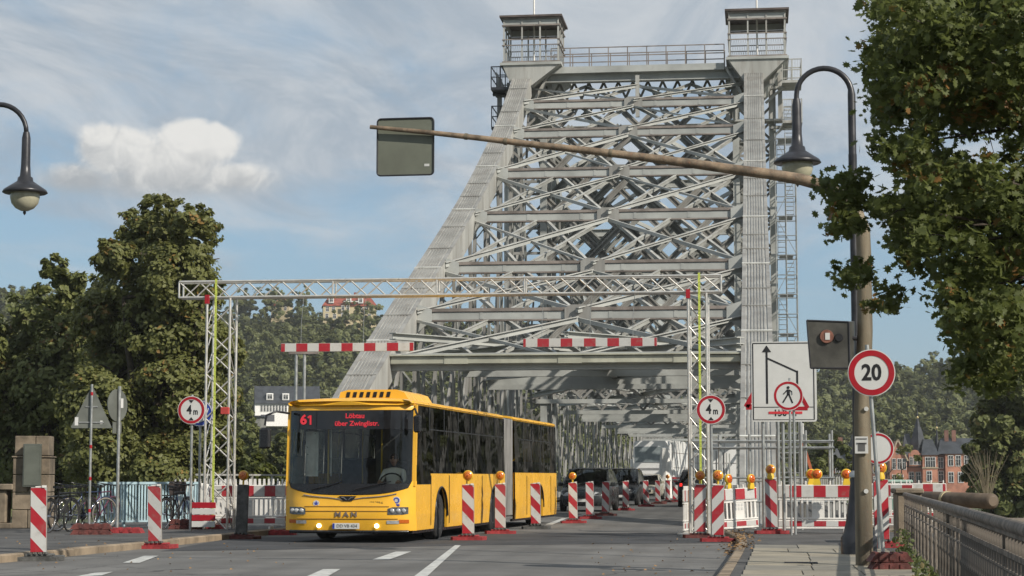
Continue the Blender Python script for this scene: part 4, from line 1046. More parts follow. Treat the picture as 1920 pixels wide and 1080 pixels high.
# ------------------------------------------------------------------ delineator panels
orange = mat('lamp_orange', (0.62, 0.20, 0.02), .18, var=.15, scale=30, spec=.8)
lampyel = mat('lamp_yellow_body', (0.70, 0.46, 0.03), .35, var=.06)
lampcore = mat('lamp_core_red', (0.50, 0.07, 0.02), .2, var=.1, scale=30)
PZ = 0.13
def s_mat(flip): return stripes('stripe_falling' if not flip else 'stripe_rising', (1.08 if not flip else -1.08, 0, 1.0), .485, .5, .02 if not flip else .02)
def panel(label, loc, rz=0, flip=False, lamp=None, base='red', back=False, group='red and white delineator panels'):
    t = thing('delineator_panel', label, 'road delineator', loc, rz, group)
    bm = {'red': redrub, 'brown': brownrub, 'grey': greyrub}[base]
    mb = MB(); mb.prism([(-.36, -.02), (-.30, -.14), (.30, -.14), (.36, -.02), (.36, .24), (.30, .34), (-.30, .34), (-.36, .24)], (0, 0, .035), (1, 0, 0), (0, 1, 0), .07)
    mb.box((0, .1, .085), (.42, .26, .035), 0, 0, .01); b = mb.build('rubber_base', bm, t)
    mb = MB()
    for k in range(4): mb.box((-.12 + k * .08, .0, .115), (.045, .12, .04), 0, 0, .01)
    mb.build('socket', greyrub, b)
    mb = MB(); mb.box((0, 0, PZ + .5), (.25, .05, 1.0), 0, 0, .008); pn = mb.build('panel', greyrub if back else mat('panel_edge', (.28, .27, .25), .5, var=.1), t)
    if back:
        mb = MB(); mb.box((0, .027, PZ + .5), (.235, .004, .98)); mb.build('striped_face', s_mat(flip), pn)
        for k in range(4): mb = MB(); mb.box((0, -.028, PZ + .15 + k * .23), (.2, .006, .012)); mb.build('moulded_rib', greyrub, pn)
    else:
        mb = MB(); mb.box((0, -.027, PZ + .5), (.235, .004, .98)); mb.build('striped_face', s_mat(flip), pn)
        mb = MB(); mb.box((.085 if not flip else -.07, -.02, PZ + 1.01), (.06, .05, .035)); mb.box((.0, 0, PZ + 1.005), (.1, .04, .02)); mb.build('top_catch', white, pn)
    if lamp:
        z = PZ + 1.0; m_ = MB(); yellow = lamp == 'bell'
        m_.tube([(0, 0, z - .02), (0, 0, z + .09)], .022 if not yellow else .05, 8)
        if yellow: m_.lathe([(.075, z), (.075, z + .05), (.055, z + .12), (.05, z + .17)], (0, 0, 0), 12)
        m_.lathe([(.001, .045), (.085, .04), (.105, .03), (.105, -.03), (.085, -.04), (.001, -.045)], (0, 0, z + .19), 24, axis='y')
        lo = m_.build('warning_lamp', lampyel, t)
        m_ = MB(); m_.lathe([(.001, -.075), (.04, -.072), (.07, -.06), (.092, -.042)], (0, 0, z + .19), 24, axis='y'); m_.lathe([(.092, .042), (.07, .06), (.001, .072)], (0, 0, z + .19), 24, axis='y'); ln = m_.build('lens', orange, lo)
        m_ = MB(); m_.lathe([(.001, -.088), (.018, -.086), (.022, -.07)], (0, 0, z + .19), 12, axis='y')
        m_.ring((0, -.07, z + .19), .045, .052, -.004, .004, 20); m_.build('lens_ring', lampcore, ln)
    t.rotation_euler = (R(random.uniform(-1.6, 1.6)), R(random.uniform(-1.8, 1.8)), rz + R(random.uniform(-4, 4)))
    return t
def onroad(px, py, z=0.0): q = G(px, py, z); return (q.x, q.y, z)
LP = 'striped panel '
panel(LP + 'on a grey foot, first from the left, before the stone pillar', onroad(72, 1052), .10, base='grey')
panel(LP + 'standing before the pale blue railing, red strip at its foot', onroad(291, 1029), .05, base='red')
panel('dark grey back of a panel with orange lamp beside the bus front', onroad(452, 1011), -.05, lamp='disc', base='brown', back=True)
panel(LP + 'with lamp, before the bus front wheel and tallest of the bus row', onroad(878, 1013), .0, lamp='disc')
panel(LP + 'with lamp, before the grey bellows side of the bus', onroad(938, 1001), .06, lamp='disc')
panel(LP + 'on dark foot without lamp, before the rear wheel of the bus', onroad(1005, 992), .1, base='grey')
panel(LP + 'with lamp, just behind the yellow tail of the bus', onroad(1075, 981), .0, lamp='disc')
panel(LP + 'no lamp, before the gap between two dark vans', onroad(1106, 973), .05)
panel(LP + 'shaded face, before the left side of the second dark van', onroad(1135, 967), -.1, base='brown')
panel(LP + 'before the right side of the second dark van', onroad(1173, 957), .1)
panel(LP + 'before the pale cream car', onroad(1212, 950), .1)
panel(LP + 'brown foot, between the cream car and the white lorry tarpaulin', onroad(1234, 945), -.2, base='brown')
panel(LP + 'small, with lamp, below the white lorry', onroad(1252, 942), -.1, lamp='disc', base='brown')
panel(LP + 'smallest, left of the dark red-lit car', onroad(1266, 941), .1)
panel('panel with rising stripes and lamp, left one of the pair at the right kerb', onroad(1312, 1009), .03, True, 'disc', 'brown')
panel('panel with rising stripes and lamp, right one of the pair at the right kerb', onroad(1346, 1016), -.04, True, 'disc')
panel(LP + 'with yellow bell lamp, on the right pavement under the lane sign', onroad(1447, 1001, .12), .04, lamp='bell')
q = at(1653, 960, 33.5); panel(LP + 'half hidden behind the rusty pole at the cast iron railing', (q.x, 33.5, .12), .1, True, 'bell')

# ------------------------------------------------------------------ barrier boards
blockm = stripes('board_blocks', (1, 0, 0), .5, .5, .18)
def lampon(parent_label, loc, rz=0, cat='warning lamp', double=False):
    t = thing('warning_lamp', parent_label, cat, loc, rz, 'yellow lamps on the barriers')
    mb = MB(); mb.prism([(-.075, 0), (.075, 0), (.07, .06), (.05, .13), (-.05, .13), (-.07, .06)], (0, 0, 0), (1, 0, 0), (0, 0, 1), .09)
    mb.lathe([(.001, .045), (.09, .04), (.11, .03), (.11, -.03), (.09, -.04), (.001, -.045)], (0, 0, .225), 24, axis='y'); mb.build('body', lampyel, t)
    mb = MB(); mb.lathe([(.001, -.075), (.04, -.072), (.07, -.06), (.094, -.042)], (0, 0, .225), 24, axis='y'); ln = mb.build('lens', mat('lamp_deep_orange', (.60, .12, .01), .2, var=.2, scale=30), t)
    mb = MB(); mb.lathe([(.001, -.086), (.02, -.084), (.024, -.07)], (0, 0, .225), 12, axis='y'); mb.build('lens_core', lampcore, ln)
    return t
def barrier(label, loc, rz, L=1.55, tilt=0.0, back=False, pickets=True):
    t = thing('barrier_fence', label, 'road barrier', loc, rz, 'red and white plastic barrier fences')
    t.rotation_euler = (0, tilt, rz)
    f = -1 if not back else 1
    mb = MB(); mb.box((0, 0, .87), (L, .045, .27), 0, 0, .01); tb = mb.build('top_board', white, t)
    mb = MB(); mb.box((0, f * .026, .87), (L - .03, .005, .24)); mb.build('striped_sheet', blockm, tb)
    mb = MB(); mb.box((0, 0, .20), (L, .04, .15), 0, 0, .01); bb = mb.build('bottom_board', white, t)
    mb = MB(); mb.box((0, f * .023, .20), (L - .03, .005, .11)); mb.build('striped_sheet', blockm, bb)
    for z in (.70, .305, .11): mb = MB(); mb.box((0, 0, z), (L, .05, .035), 0, 0, .006); mb.build('rail', white, t)
    n_ = int(L / .105)
    for k in range(n_):
        x = -L / 2 + .06 + k * (L - .12) / (n_ - 1)
        if abs(x) < .14: continue
        mb = MB(); mb.box((x, 0, .50), (.036 if 0 < k < n_ - 1 else .05, .035, .36)); mb.build('bar', white, t)
    mb = MB(); mb.box((0, 0, .5), (.26, .04, .36)); cp = mb.build('centre_plate', white, t)
    for i in range(3):
        for j in range(2): mb = MB(); mb.box((-.075 + i * .075, f * .022, .54 + j * .09), (.05, .01, .06)); mb.build('reflector', signwhite, cp)
    if pickets:
        for k in range(7):
            x = -L / 2 + .07 + k * (L - .14) / 6; mb = MB(); mb.box((x, .0, 1.045), (.03, .03, .08), 0, 0, .006); mb.build('peg', white, t)
    for s_ in (-1, 1): mb = MB(); mb.box((s_ * L * .32, 0, .045), (.045, .35, .07)); mb.build('foot', white, t)
    return t
Y = G(1534, 1000, .12).y
q = at(1534, 950, Y); barrier('straight red and white barrier fence across the right pavement with lamps on top', (q.x, Y, .12), 0, 1.66)
q = G(1388, 999, .02); barrier('leaning grey-backed barrier fence between the panel pair and the right pavement', (q.x, q.y, .03), .5, .95, R(-3))
q = G(1299, 1003, 0); barrier('barrier fence seen end-on beside the left of the paired panels', (q.x - .12, q.y + .3, 0), R(80), .9)
q = G(1640, 1000, .12); barrier('barrier fence behind the rusty pole with red band by the railing', (q.x + .38, q.y + 3, .12), -.15, 1.3)
q = at(1700, 915, 52); barrier('far barrier fence with red band above the cast iron railing end', (q.x, 52, .12), 0, 2.0)
q = G(462, 1000, .02); barrier('long barrier fence left of the bus front with bright red and white boards', (q.x - .02, q.y + .1, .1), 0, 1.78)
q = G(515, 995, .02); barrier('barrier fence partly behind the bus nose, right of the long one', (q.x + .5, q.y + .5, .1), -.06, 1.2)
q = G(350, 985, .12); barrier('barrier fence with white back standing slanted behind the bicycles', (q.x + .1, q.y + 1.0, .12), R(62), 1.3, R(6), back=True)
# stack of red and white boards leaning at the end of the long fence
t = thing('board_stack', 'low stack of horizontal red and white boards behind the long left barrier', 'barrier boards', (at(381, 960, 43.1).x, 43.1, .1))
for k in range(4):
    mb = MB(); mb.box((0, k * .01, .14 + k * .14), (.55, .04, .13), 0, 0, .005); mb.build('board', signred if k % 2 else signwhite, t)
# a row of white picket tops beyond
for i, (px, ty) in enumerate(((380, 47), (455, 50), (500, 53))):
    q = at(px, 905, ty); t = thing('picket_fence', ['white picket-topped fence section nearest the gantry foot', 'white picket-topped fence section right of the gantry foot', 'white picket-topped fence section next to the bus'][i], 'fence', (q.x, ty, .12), 0, 'white picket fences')
    mb = MB(); mb.box((0, 0, .5), (1.5, .04, .7)); mb.build('panel', white, t)
    for k in range(12): mb = MB(); mb.add([(-.72 + k * .125, -.02, .85), (-.65 + k * .125, -.02, .85), (-.65 + k * .125, .02, .85), (-.72 + k * .125, .02, .85), (-.705 + k * .125, 0, 1.12), (-.665 + k * .125, 0, 1.12)], [(0, 1, 5, 4), (3, 4, 5, 2), (0, 4, 3), (1, 2, 5)]); mb.build('picket', white, t)
# white props leaning at the left barrier
t = thing('leaning_frame', 'white slanted plank frame leaning against the 4 m sign pole', 'frame', onroad(352, 985, .12))
for k in range(4): mb = MB(); mb.beam((-.15 + k * .12, k * .25, .02), (.25 + k * .08, k * .25, 1.0), .05, .05); mb.build('plank', white, t)
for i, (px, py, z, lab) in enumerate(((1366, 915, 0, 'yellow lamp on the near end of the leaning barrier'), (1408, 907, 0, 'yellow lamp turned sideways on the far end of the leaning barrier'),
        (1521, 905, 0, 'yellow lamp behind the double-wide one on the straight barrier'), (1532, 905, 0, 'full-face orange lamp on the middle of the straight barrier'), (1587, 905, 0, 'slim yellow lamp on the straight barrier near the lamp post'), (1608, 905, 0, 'yellow lamp just left of the rusty pole'))):
    Yl = 41.2 if i > 1 else G(1388, 999, .02).y + (-.1, .1)[i] ; q = at(px, py, Yl if i != 2 else 41.9); z = 1.12 if i > 1 else 1.02
    lampon(lab, (q.x, q.y, z), (.9, .8, .2, 0, .1, .3)[i])

# ------------------------------------------------------------------ signs
def disc_sign(parent, z, r_, y=0.0, ringw=.17, blank=False):
    mb = MB(); mb.disc((0, y, z), r_, -.012, .012, 48); pl = mb.build('sign_plate', signwhite, parent)
    mb = MB(); mb.ring((0, y, z), r_ * (.94 - ringw), r_ * .955, -.016, -.0125, 48); mb.build('red_ring', signred, pl)
    mb = MB(); mb.box((0, y + .02, z + r_ * .5), (.25, .02, .03)); mb.box((0, y + .02, z - r_ * .5), (.25, .02, .03)); mb.build('clamp', galv, parent)
    return pl
def pole(parent, x, y, z0, z1, r_=.03, m=galv, name='pole'):
    mb = MB(); mb.tube([(x, y, z0), (x, y, z1)], r_, 10); return mb.build(name, m, parent)
def base_plates(label, loc, rz, m, n=2, group=None, w=.42):
    t = thing('rubber_foot_plate', label, 'sign base', loc, rz, 'rubber foot plates under the signs')
    for k in range(n):
        mb = MB(); mb.prism([(-w, 0), (w, 0), (w - .07, .1), (-w + .07, .1)], (0, 0, k * .11), (1, 0, 0), (0, 0, 1), .38)
        for i in range(3): mb.box(((-.2 + i * .2) * w / .42, -.195, .05 + k * .11), (.06, .02, .06)); 
        for i in range(4): mb.box(((-.27 + i * .18) * w / .42, 0, .108 + k * .11), (.22 * w, .3, .016))
        mb.build('plate', m, t)
    return t
# 4 m height limit, right and left
for (px, py, dm, base_y, lab) in ((1333, 768, 54, 1006, 'round 4 m height limit sign on the right, before the gantry tower'), (359, 769, 52, 995, 'round 4 m height limit sign on the left, overlapping a blue sign')):
    s_ = dm / .6; Yd = F_PX / s_ - (0.35 if px > 900 else 1.6) ; q = at(px, py, Yd); t = thing('height_limit_sign', lab, 'road sign', (q.x, q.y, .0 if px > 900 else .12), 0, 'height limit signs'); zz = q.z - t.location.z
    pl = disc_sign(t, zz, .3); pole(t, 0, .045, .02, zz + .33)
    text_obj('figure', '4', .27, signblack, pl, (-.045, -.014, zz), ext=.002, sx=.8, bold=.007); text_obj('letter', 'm', .19, signblack, pl, (.095, -.014, zz - .035), ext=.002, sx=.72, bold=.005)
    for sg in (1, -1): mb = MB(); mb.prism([(-.055, .215 * sg), (.055, .215 * sg), (0, .15 * sg)][::sg], (0, -.018, zz), (1, 0, 0), (0, 0, 1), .004); mb.build('black_arrow', signblack, pl)
q = at(375, 775, 43.6); t = thing('blue_sign', 'round blue mandatory sign peeping out behind the left 4 m sign', 'road sign', (q.x, 43.6, .12)); zz = q.z - .12
mb = MB(); mb.disc((0, 0, zz), .3, -.012, .012, 40); pl = mb.build('sign_plate', mat('sign_blue', (.02, .05, .30), .4, var=.05), t)
mb = MB(); mb.ring((0, 0, zz), .275, .295, -.016, -.0125, 40); mb.prism([(-.05, .1), (.05, .1), (.05, -.05), (.12, -.05), (0, -.2), (-.12, -.05), (-.05, -.05)], (.08, -.016, zz - .02), (1, 0, -.6), (.6, 0, 1), .004); mb.build('white_print', signwhite, pl)
pole(t, 0, .04, 0, zz + .3)
# speed limit 20
q = at(1634, 699, 25.6); SG = thing('speed_limit_sign', 'round speed limit 20 sign on a slightly tilted thin pole before the rusty pole', 'road sign', (at(1657, 1040, 25.6).x, 25.6, .12)); zz = q.z - .12
dx = q.x - SG.location.x
sgn = link('sign_head', None, SG); sgn.location = (dx, 0, zz)
mb = MB(); mb.disc((0, 0, 0), .3, -.012, .012, 48); pl = mb.build('sign_plate', signwhite, sgn)
mb = MB(); mb.ring((0, 0, 0), .217, .288, -.017, -.0125, 48); mb.build('red_ring', signred, sgn)
text_obj('number_print', '20', .285, signblack, sgn, (0, -.014, -.005), ext=.002, sx=.88, bold=.008)
mb = MB(); mb.tube([(dx - .05, .04, zz + .36), (0.0, .04, .15)], .026, 10); mb.build('pole', galv, SG)
base_plates('dark red stacked rubber foot plate at the base of the 20 sign', (SG.location.x + .06, 25.4, .12), .1, brownrub, 2, w=.27)
# pedestrian ban sign
q = at(1478, 742, 40.3); t = thing('pedestrian_ban_sign', 'round no pedestrians sign with red ring and walking figure on a thin pole', 'road sign', (q.x, q.y, .12)); zz = q.z - .12
pl = disc_sign(t, zz, .3, ringw=.14); pole(t, .03, .04, 0, zz + .36, .022)
mb = MB(); mb.disc((0, 0, zz + .165), .03, -.018, -.013, 16); mb.prism([(-.03, .125), (.03, .125), (.035, .02), (-.025, .02)], (0, -.0155, zz), (1, 0, 0), (0, 0, 1), .004)
def limb(pts, w):
    for a, b_ in zip(pts, pts[1:]): mb.beam((a[0], -.0155, zz + a[1]), (b_[0], -.0155, zz + b_[1]), .004, w, up=(0.01, 0, 1) if abs(a[0] - b_[0]) > .001 else (1, 0, 0))
limb([(-.02, .115), (-.06, .07), (-.1, .03)], .022); limb([(.02, .115), (.075, .08), (.082, .02)], .022); limb([(-.005, .03), (-.06, -.06), (-.11, -.14)], .03); limb([(.012, .03), (.05, -.06), (.085, -.15)], .03)
mb.build('walking_figure', signblack, pl)
# large lane closure board
q0 = at(1410, 791, 41.6); q1 = at(1530, 640, 41.6); LB = thing('lane_closure_board', 'large white lane narrowing board with black arrow and struck out 150 m', 'road sign', ((q0.x + q1.x) / 2, 41.6, .12))
bwid, z0, z1 = q1.x - q0.x, q0.z - .12, q1.z - .12; bh = z1 - z0
def rr(w, h, r_, n=5):
    P = []
    for cx, cy, a0 in ((w / 2 - r_, h / 2 - r_, 0), (-w / 2 + r_, h / 2 - r_, 90), (-w / 2 + r_, -h / 2 + r_, 180), (w / 2 - r_, -h / 2 + r_, 270)):
        for i in range(n + 1): a = R(a0 + 90 * i / n); P.append((cx + r_ * math.cos(a), cy + r_ * math.sin(a)))
    return P
zc = (z0 + z1) / 2
mb = MB(); mb.prism(rr(bwid, bh, .06), (0, 0, zc), (1, 0, 0), (0, 0, 1), .03); pl = mb.build('board', signwhite, LB)
def bpx(px, py): return ((px - 1470) / 120 * bwid, zc + (715.5 - py) / 151 * bh)
def stroke(pts, w, name='black_line', m=signblack, yy_=-.0185):
    mb = MB()
    for (a, b_) in zip(pts, pts[1:]):
        A = bpx(*a); B = bpx(*b_); mb.beam((A[0], yy_, A[1]), (B[0], yy_, B[1]), .004, w, up=(0, 0, 1) if abs(A[0] - B[0]) > abs(A[1] - B[1]) else (1, 0, 0))
    return mb.build(name, m, pl)
stroke([(1413, 643), (1525, 643)], .02); stroke([(1525, 643), (1525, 787)], .02, yy_=-.0192); stroke([(1525, 787), (1413, 787)], .012); stroke([(1413, 787), (1413, 643)], .02, yy_=-.0192)
stroke([(1413, 763.5), (1525, 763.5)], .014)
stroke([(1438.5, 656), (1438.5, 757)], .042); stroke([(1439, 671), (1494, 697)], .034, yy_=-.0196); stroke([(1494.5, 695), (1494.5, 730)], .04)
mb = MB(); A = bpx(1438.5, 647); mb.prism([(-.095, -.14), (.095, -.14), (0, 0)], (A[0], -.0215, A[1]), (1, 0, 0), (0, 0, 1), .004); mb.build('arrow_head', signblack, pl)
A = bpx(1471, 775); text_obj('distance_print', '150 m', .19, signblack, pl, (A[0], -.0185, A[1] - .0), ext=.002, bold=.004)
stroke([(1441, 774), (1503, 774)], .05, 'red_strike', mat('tape_red', (.6, .04, .05), .5, var=.05), -.022)
for px in (1430, 1467): A = bpx(px, 700); pole(LB, A[0], .05, 0, z1 - .1, .035)
# red bordered triangle behind the board
q = at(1458, 740, 44.5); t = thing('warning_triangle', 'red bordered warning triangle mostly hidden behind the large lane board', 'road sign', (q.x, 44.5, .12)); zz = at(1458, 768, 44.5).z - .12
tw = 128 / 83 / 1.0; hh = tw * .87
mb = MB(); mb.prism([(-tw / 2, 0), (tw / 2, 0), (.02, hh), (-.02, hh)], (0, 0, zz), (1, 0, 0), (0, 0, 1), .02); pl = mb.build('triangle_plate', signwhite, t)
mb = MB(); f = .86
for a, b_ in (((-tw / 2 + .07, .06), (tw / 2 - .07, .06)), ((tw / 2 - .07, .06), (0, hh - .08)), ((0, hh - .08), (-tw / 2 + .07, .06))): mb.beam((a[0], -.0135, zz + a[1]), (b_[0], -.0135 - .001 * (a[0] > 0), zz + b_[1]), .004, .12)
mb.build('red_border', signred, pl); pole(t, 0, .05, 0, zz + .6, .035); pole(t, .5, .05, 0, zz + .3, .035)
q = at(1490, 740, 40.9); t = thing('warning_triangle', 'small red bordered warning triangle before the lane board, behind the no pedestrians disc', 'road sign', (q.x, 40.9, .12)); zz = at(1490, 770, 40.9).z - .12; tw = 58 * 40.9 / F_PX; hh = tw * .95
mb = MB(); mb.prism([(-tw / 2, 0), (tw / 2, 0), (.015, hh), (-.015, hh)], (0, 0, zz), (1, 0, 0), (0, 0, 1), .02); pl = mb.build('triangle_plate', signwhite, t)
mb = MB()
for i, (a, b_) in enumerate((((-tw / 2 + .06, .045), (tw / 2 - .06, .045)), ((tw / 2 - .055, .05), (0.0, hh - .06)), ((0, hh - .06), (-tw / 2 + .055, .05)))): mb.beam((a[0], -.0135 - .001 * i, zz + a[1]), (b_[0], -.0135 - .001 * i, zz + b_[1]), .004, .075)
mb.build('red_border', signred, pl); pole(t, -.02, .04, 0, zz + .5, .028)
# round sign behind the rusty pole
q = at(1646, 841, 33); t = thing('round_ban_sign', 'round white sign with red ring half hidden by the rusty pole', 'road sign', (q.x, 33, .12)); zz = q.z - .12
disc_sign(t, zz, .26, ringw=.12); pole(t, 0, .05, 0, zz + .28)
# backs of the two left signs
q = at(172, 765, 39.2); t = thing('sign_back', 'grey back of a triangular sign on a red-taped pole before the big tree', 'road sign', (q.x, 39.2, .12), .25); zz = at(172, 801, 39.2).z - .12; hh = at(172, 728, 39.2).z - .12 - zz
mb = MB(); w_ = .39; mb.prism([(-w_ - .02, .0), (-w_, -.02), (w_, -.02), (w_ + .02, 0), (.03, hh), (-.03, hh)], (0, 0, zz), (1, 0, 0), (0, 0, 1), .02); pl = mb.build('triangle_plate', signback, t)
mb = MB(); mb.box((0, -.022, zz + .1), (.5, .012, .025)); mb.box((0, -.022, zz + .42), (.25, .012, .025)); mb.build('cross_brace', galv, pl)
mb = MB(); mb.box((-.3, -.012, zz + .12), (.07, .004, .17)); mb.box((.2, -.012, zz + .1), (.05, .004, .07)); mb.build('sticker', signwhite, pl)
pole(t, 0, -.05, .05, zz + hh + .08, .026)
for z in (.45, 1.1, 1.75, zz + hh - .15): mb = MB(); mb.tube([(0, -.05, z), (0, -.05, z + .07)], .0275, 10); mb.build('red_tape', signred, t)
base_plates('dark red ribbed rubber foot plate under the triangle sign back', (t.location.x + .05, 39.2, .12), .25, brownrub, 2)
q = at(220, 760, 40.2); t = thing('sign_back', 'grey round sign back seen nearly edge-on with small plate below it', 'road sign', (q.x, 40.2, .12), R(72)); zz = q.z - .12
mb = MB(); mb.disc((0, 0, zz), .34, -.01, .01, 40); pl = mb.build('round_plate', signback, t)
mb = MB(); mb.box((.12, -.012, zz + .05), (.14, .004, .2)); mb.build('sticker', signwhite, pl)
mb = MB(); mb.box((0, 0, zz - .47), (.3, .015, .24)); mb.build('small_plate', signback, t); pole(t, 0, -.05, 0, zz + .4, .035)
base_plates('bright red rubber foot plate under the round sign back', (t.location.x + .15, 40.3, .12), .1, redrub, 1)
base_plates('brown rubber foot plate at the foot of the left 4 m sign', onroad(352, 992, .12), .1, brownrub, 2)
base_plates('short red rubber foot plate beside the brown one under the left barrier', onroad(388, 993, .1), -.1, redrub, 1)
base_plates('long red rubber foot plate lying half under the bus front', onroad(520, 1003, .0), .05, redrub, 1)

# ------------------------------------------------------------------ height gantry
GY = 43.6
gl_, gr_ = at(340, 540, GY).x, at(1352, 540, GY).x
gt = thing('height_gantry', 'aluminium lattice gantry spanning the road and carrying two striped boards', 'gantry', ((gl_ + gr_) / 2, GY, 0))
ox = gt.location.x; gzt, gzb = at(900, 523, GY).z, at(900, 553, GY).z
def gx(px): return at(px, 600, GY).x - ox
L0, L1 = gl_ - ox, gr_ - ox
for (y, z) in ((-.17, gzt), (.17, gzt), (-.17, gzb), (.17, gzb)): mb = MB(); mb.tube([(L0, y, z), (L1, y, z)], .027, 8); mb.build('chord_tube', alu, gt)
n_ = 31; st = (L1 - L0) / n_
for y in (-.17, .17):
    for k in range(n_):
        x = L0 + k * st; up = (k + (y > 0)) % 2; mb = MB(); mb.tube([(x, y, gzb if up else gzt), (x + st, y, gzt if up else gzb)], .017, 6); mb.build('lacing_tube', alu, gt)
for k in (0, 9, 15, 20, 31): x = L0 + k * st; mb = MB(); mb.tube([(x, -.17, gzb), (x, -.17, gzt)], .022, 6); mb.tube([(x, .17, gzb), (x, .17, gzt)], .022, 6); mb.tube([(x, -.17, gzb), (x, .17, gzb)], .02, 6); mb.build('joint_frame', alu, gt)
for side, (xa, xb) in enumerate(((393, 436), (1291, 1325))):
    A, B = gx(xa), gx(xb); T = link('tower', None, gt)
    for x in (A, B):
        for y in (-.22, .24): mb = MB(); mb.tube([(x + (.02 if y > 0 else 0), y, 0), (x + (.03 if y > 0 else 0), y, gzb - .03)], .03, 8); mb.build('tower_tube', alu, T)
    z = .1; k = 0
    while z < gzb - .5:
        for y in (-.22, .24): mb = MB(); a, b_ = (A, B) if (k + (y > 0)) % 2 else (B, A); mb.tube([(a, y, z), (b_, y, z + .5)], .017, 6); mb.build('lacing_tube', alu, T)
        mb = MB(); mb.tube([(A, -.22, z), (A, .24, z + .5)], .014, 5); mb.build('lacing_tube', alu, T); mb = MB(); mb.tube([(B, .24, z), (B, -.22, z + .5)], .014, 5); mb.build('lacing_tube', alu, T); z += .5; k += 1
    mb = MB(); mb.box(((A + B) / 2, 0, .03), (.9, .9, .05)); mb.build('foot_plate', galv, T)
    xs_ = gx(410 if side == 0 else 1312); mb = MB(); mb.box((xs_, -.26, (gzt) / 2 + .1), (.05, .012, gzt - .1)); mb.build('yellow_strap', mat('strap_yellow', (.52, .60, .10), .7, var=.25, scale=30), T)
    mb = MB(); mb.box((A, -.22, gzb - .05), (.09, .09, .2)); mb.build('red_clamp', signred, T)
mb = MB(); mb.box((gx(431), -.3, at(431, 771, GY).z), (.19, .1, .16), 0, 0, .01); mb.build('red_box', mat('box_red', (.5, .06, .05), .5), gt)
hbm = stripes('hanging_blocks', (1, 0, 0), .52, .5, .25)
for i, (xa, xb, yy_, lab) in enumerate(((527, 776, 651, 'striped height board hanging at the left from two thin ropes'), (981, 1232, 642, 'striped height board hanging in the middle before the portal beam'))):
    A, B = at(xa, yy_, GY), at(xb, yy_, GY); zc = (A.z + B.z) / 2; w = B.x - A.x
    t = thing('height_board', lab, 'height board', ((A.x + B.x) / 2, GY, zc), 0, 'striped boards hung from the gantry')
    mb = MB(); mb.box((0, 0, 0), (w, .03, .19)); b = mb.build('board', signwhite, t); b.location = (0, 0, 0)
    mb = MB(); mb.box((0, -.0175, 0), (w - .01, .004, .18)); mb.build('striped_sheet', hbm, b)
    for fx in ((-.35, .12) if i == 0 else (-.36, .0, .32)):
        mb = MB(); mb.tube([(fx * w + .05, 0, gzb - zc - .02), (fx * w + .01, 0, .6), (fx * w, 0, .09)], .006, 4); mb.build('rope', galv, t)
# twin posts of the old signal behind the bus
q = at(563, 700, 55); t = thing('twin_post', 'pair of grey posts with a cross bar rising behind the bus roof', 'post', (q.x, 55, .0)); zt_ = at(563, 664, 55).z
for x in (-.12, .12): pole(t, x, 0, 0, zt_, .045, name='post')
mb = MB(); mb.box((.1, 0, zt_ + .03), (.85, .12, .06)); mb.build('cross_bar', steelr, t)

# ------------------------------------------------------------------ rusty pole with its long arm and the sign back
rusty = mat('rusty_pole_paint', (0.20, 0.165, 0.11), .7, var=.35, scale=2.5, streak=True, dirt=.7, dirtcol=(.08, .055, .035), rust=.7, rustcol=(.22, .11, .05), bump=.3)
rusty2 = mat('rusty_arm_paint', (0.24, 0.18, 0.12), .7, var=.3, scale=5, dirt=.6, dirtcol=(.12, .07, .05), rust=.9, rustcol=(.24, .12, .06), bump=.3)
PY = 26.3
pb = G(1623, 1057, .12); pb = at(1620, 1000, PY)
RP = thing('rusty_mast', 'tall rusty brown steel mast with a long thin arm reaching over the road', 'mast', (pb.x, PY, .12))
def rl(px, py, Y=PY): q = at(px, py, Y); return (q.x - pb.x, q.y - PY, q.z - .12)
mb = MB(); mb.tube([(0, 0, -.1), (0.0, 0, 2.0), rl(1622, 620), rl(1620, 480), rl(1618, 430), rl(1600, 385), rl(1570, 362), rl(1540, 347)], [.115, .108, .10, .096, .094, .09, .085, .08], 16); mb.build('pole', rusty, RP)
mb = MB(); P = [(1541, 347), (1500, 336), (1440, 326), (1370, 317), (1300, 307), (1200, 294), (1100, 282), (1000, 271), (900, 259), (800, 248), (694, 238)]
mb.tube([rl(a, b_) for a, b_ in P], [.080, .078, .072, .068, .064, .056, .050, .045, .040, .034, .028], 12); arm = mb.build('arm', rusty2, RP)
for (a, b_, r_) in ((1145, 287, .06), (948, 265, .052), (874, 256, .046)): m_ = MB(); p0, p1 = Vector(rl(a - 3, b_ - .4)), Vector(rl(a + 3, b_ + .4)); m_.tube([p0, p1], r_, 12); m_.build('joint_collar', rusty, arm)
mb = MB(); mb.box((-.02, -.135, 1.58), (.17, .02, .22)); stk = mb.build('sticker', signwhite, RP)
mb = MB(); mb.box((-.02, -.148, 1.6), (.13, .004, .02)); mb.box((-.02, -.148, 1.55), (.09, .004, .1)); mb.box((-.02, -.149, 1.66), (.14, .004, .012)); mb.build('sticker_print', mat('print_grey', (.12, .12, .12), .6), stk)
for (x, z) in ((.03, .98), (.05, 2.05)): mb = MB(); mb.disc((x, -.125, z), .03, -.01, .01, 12); mb.build('white_dot_sticker', signwhite, RP)
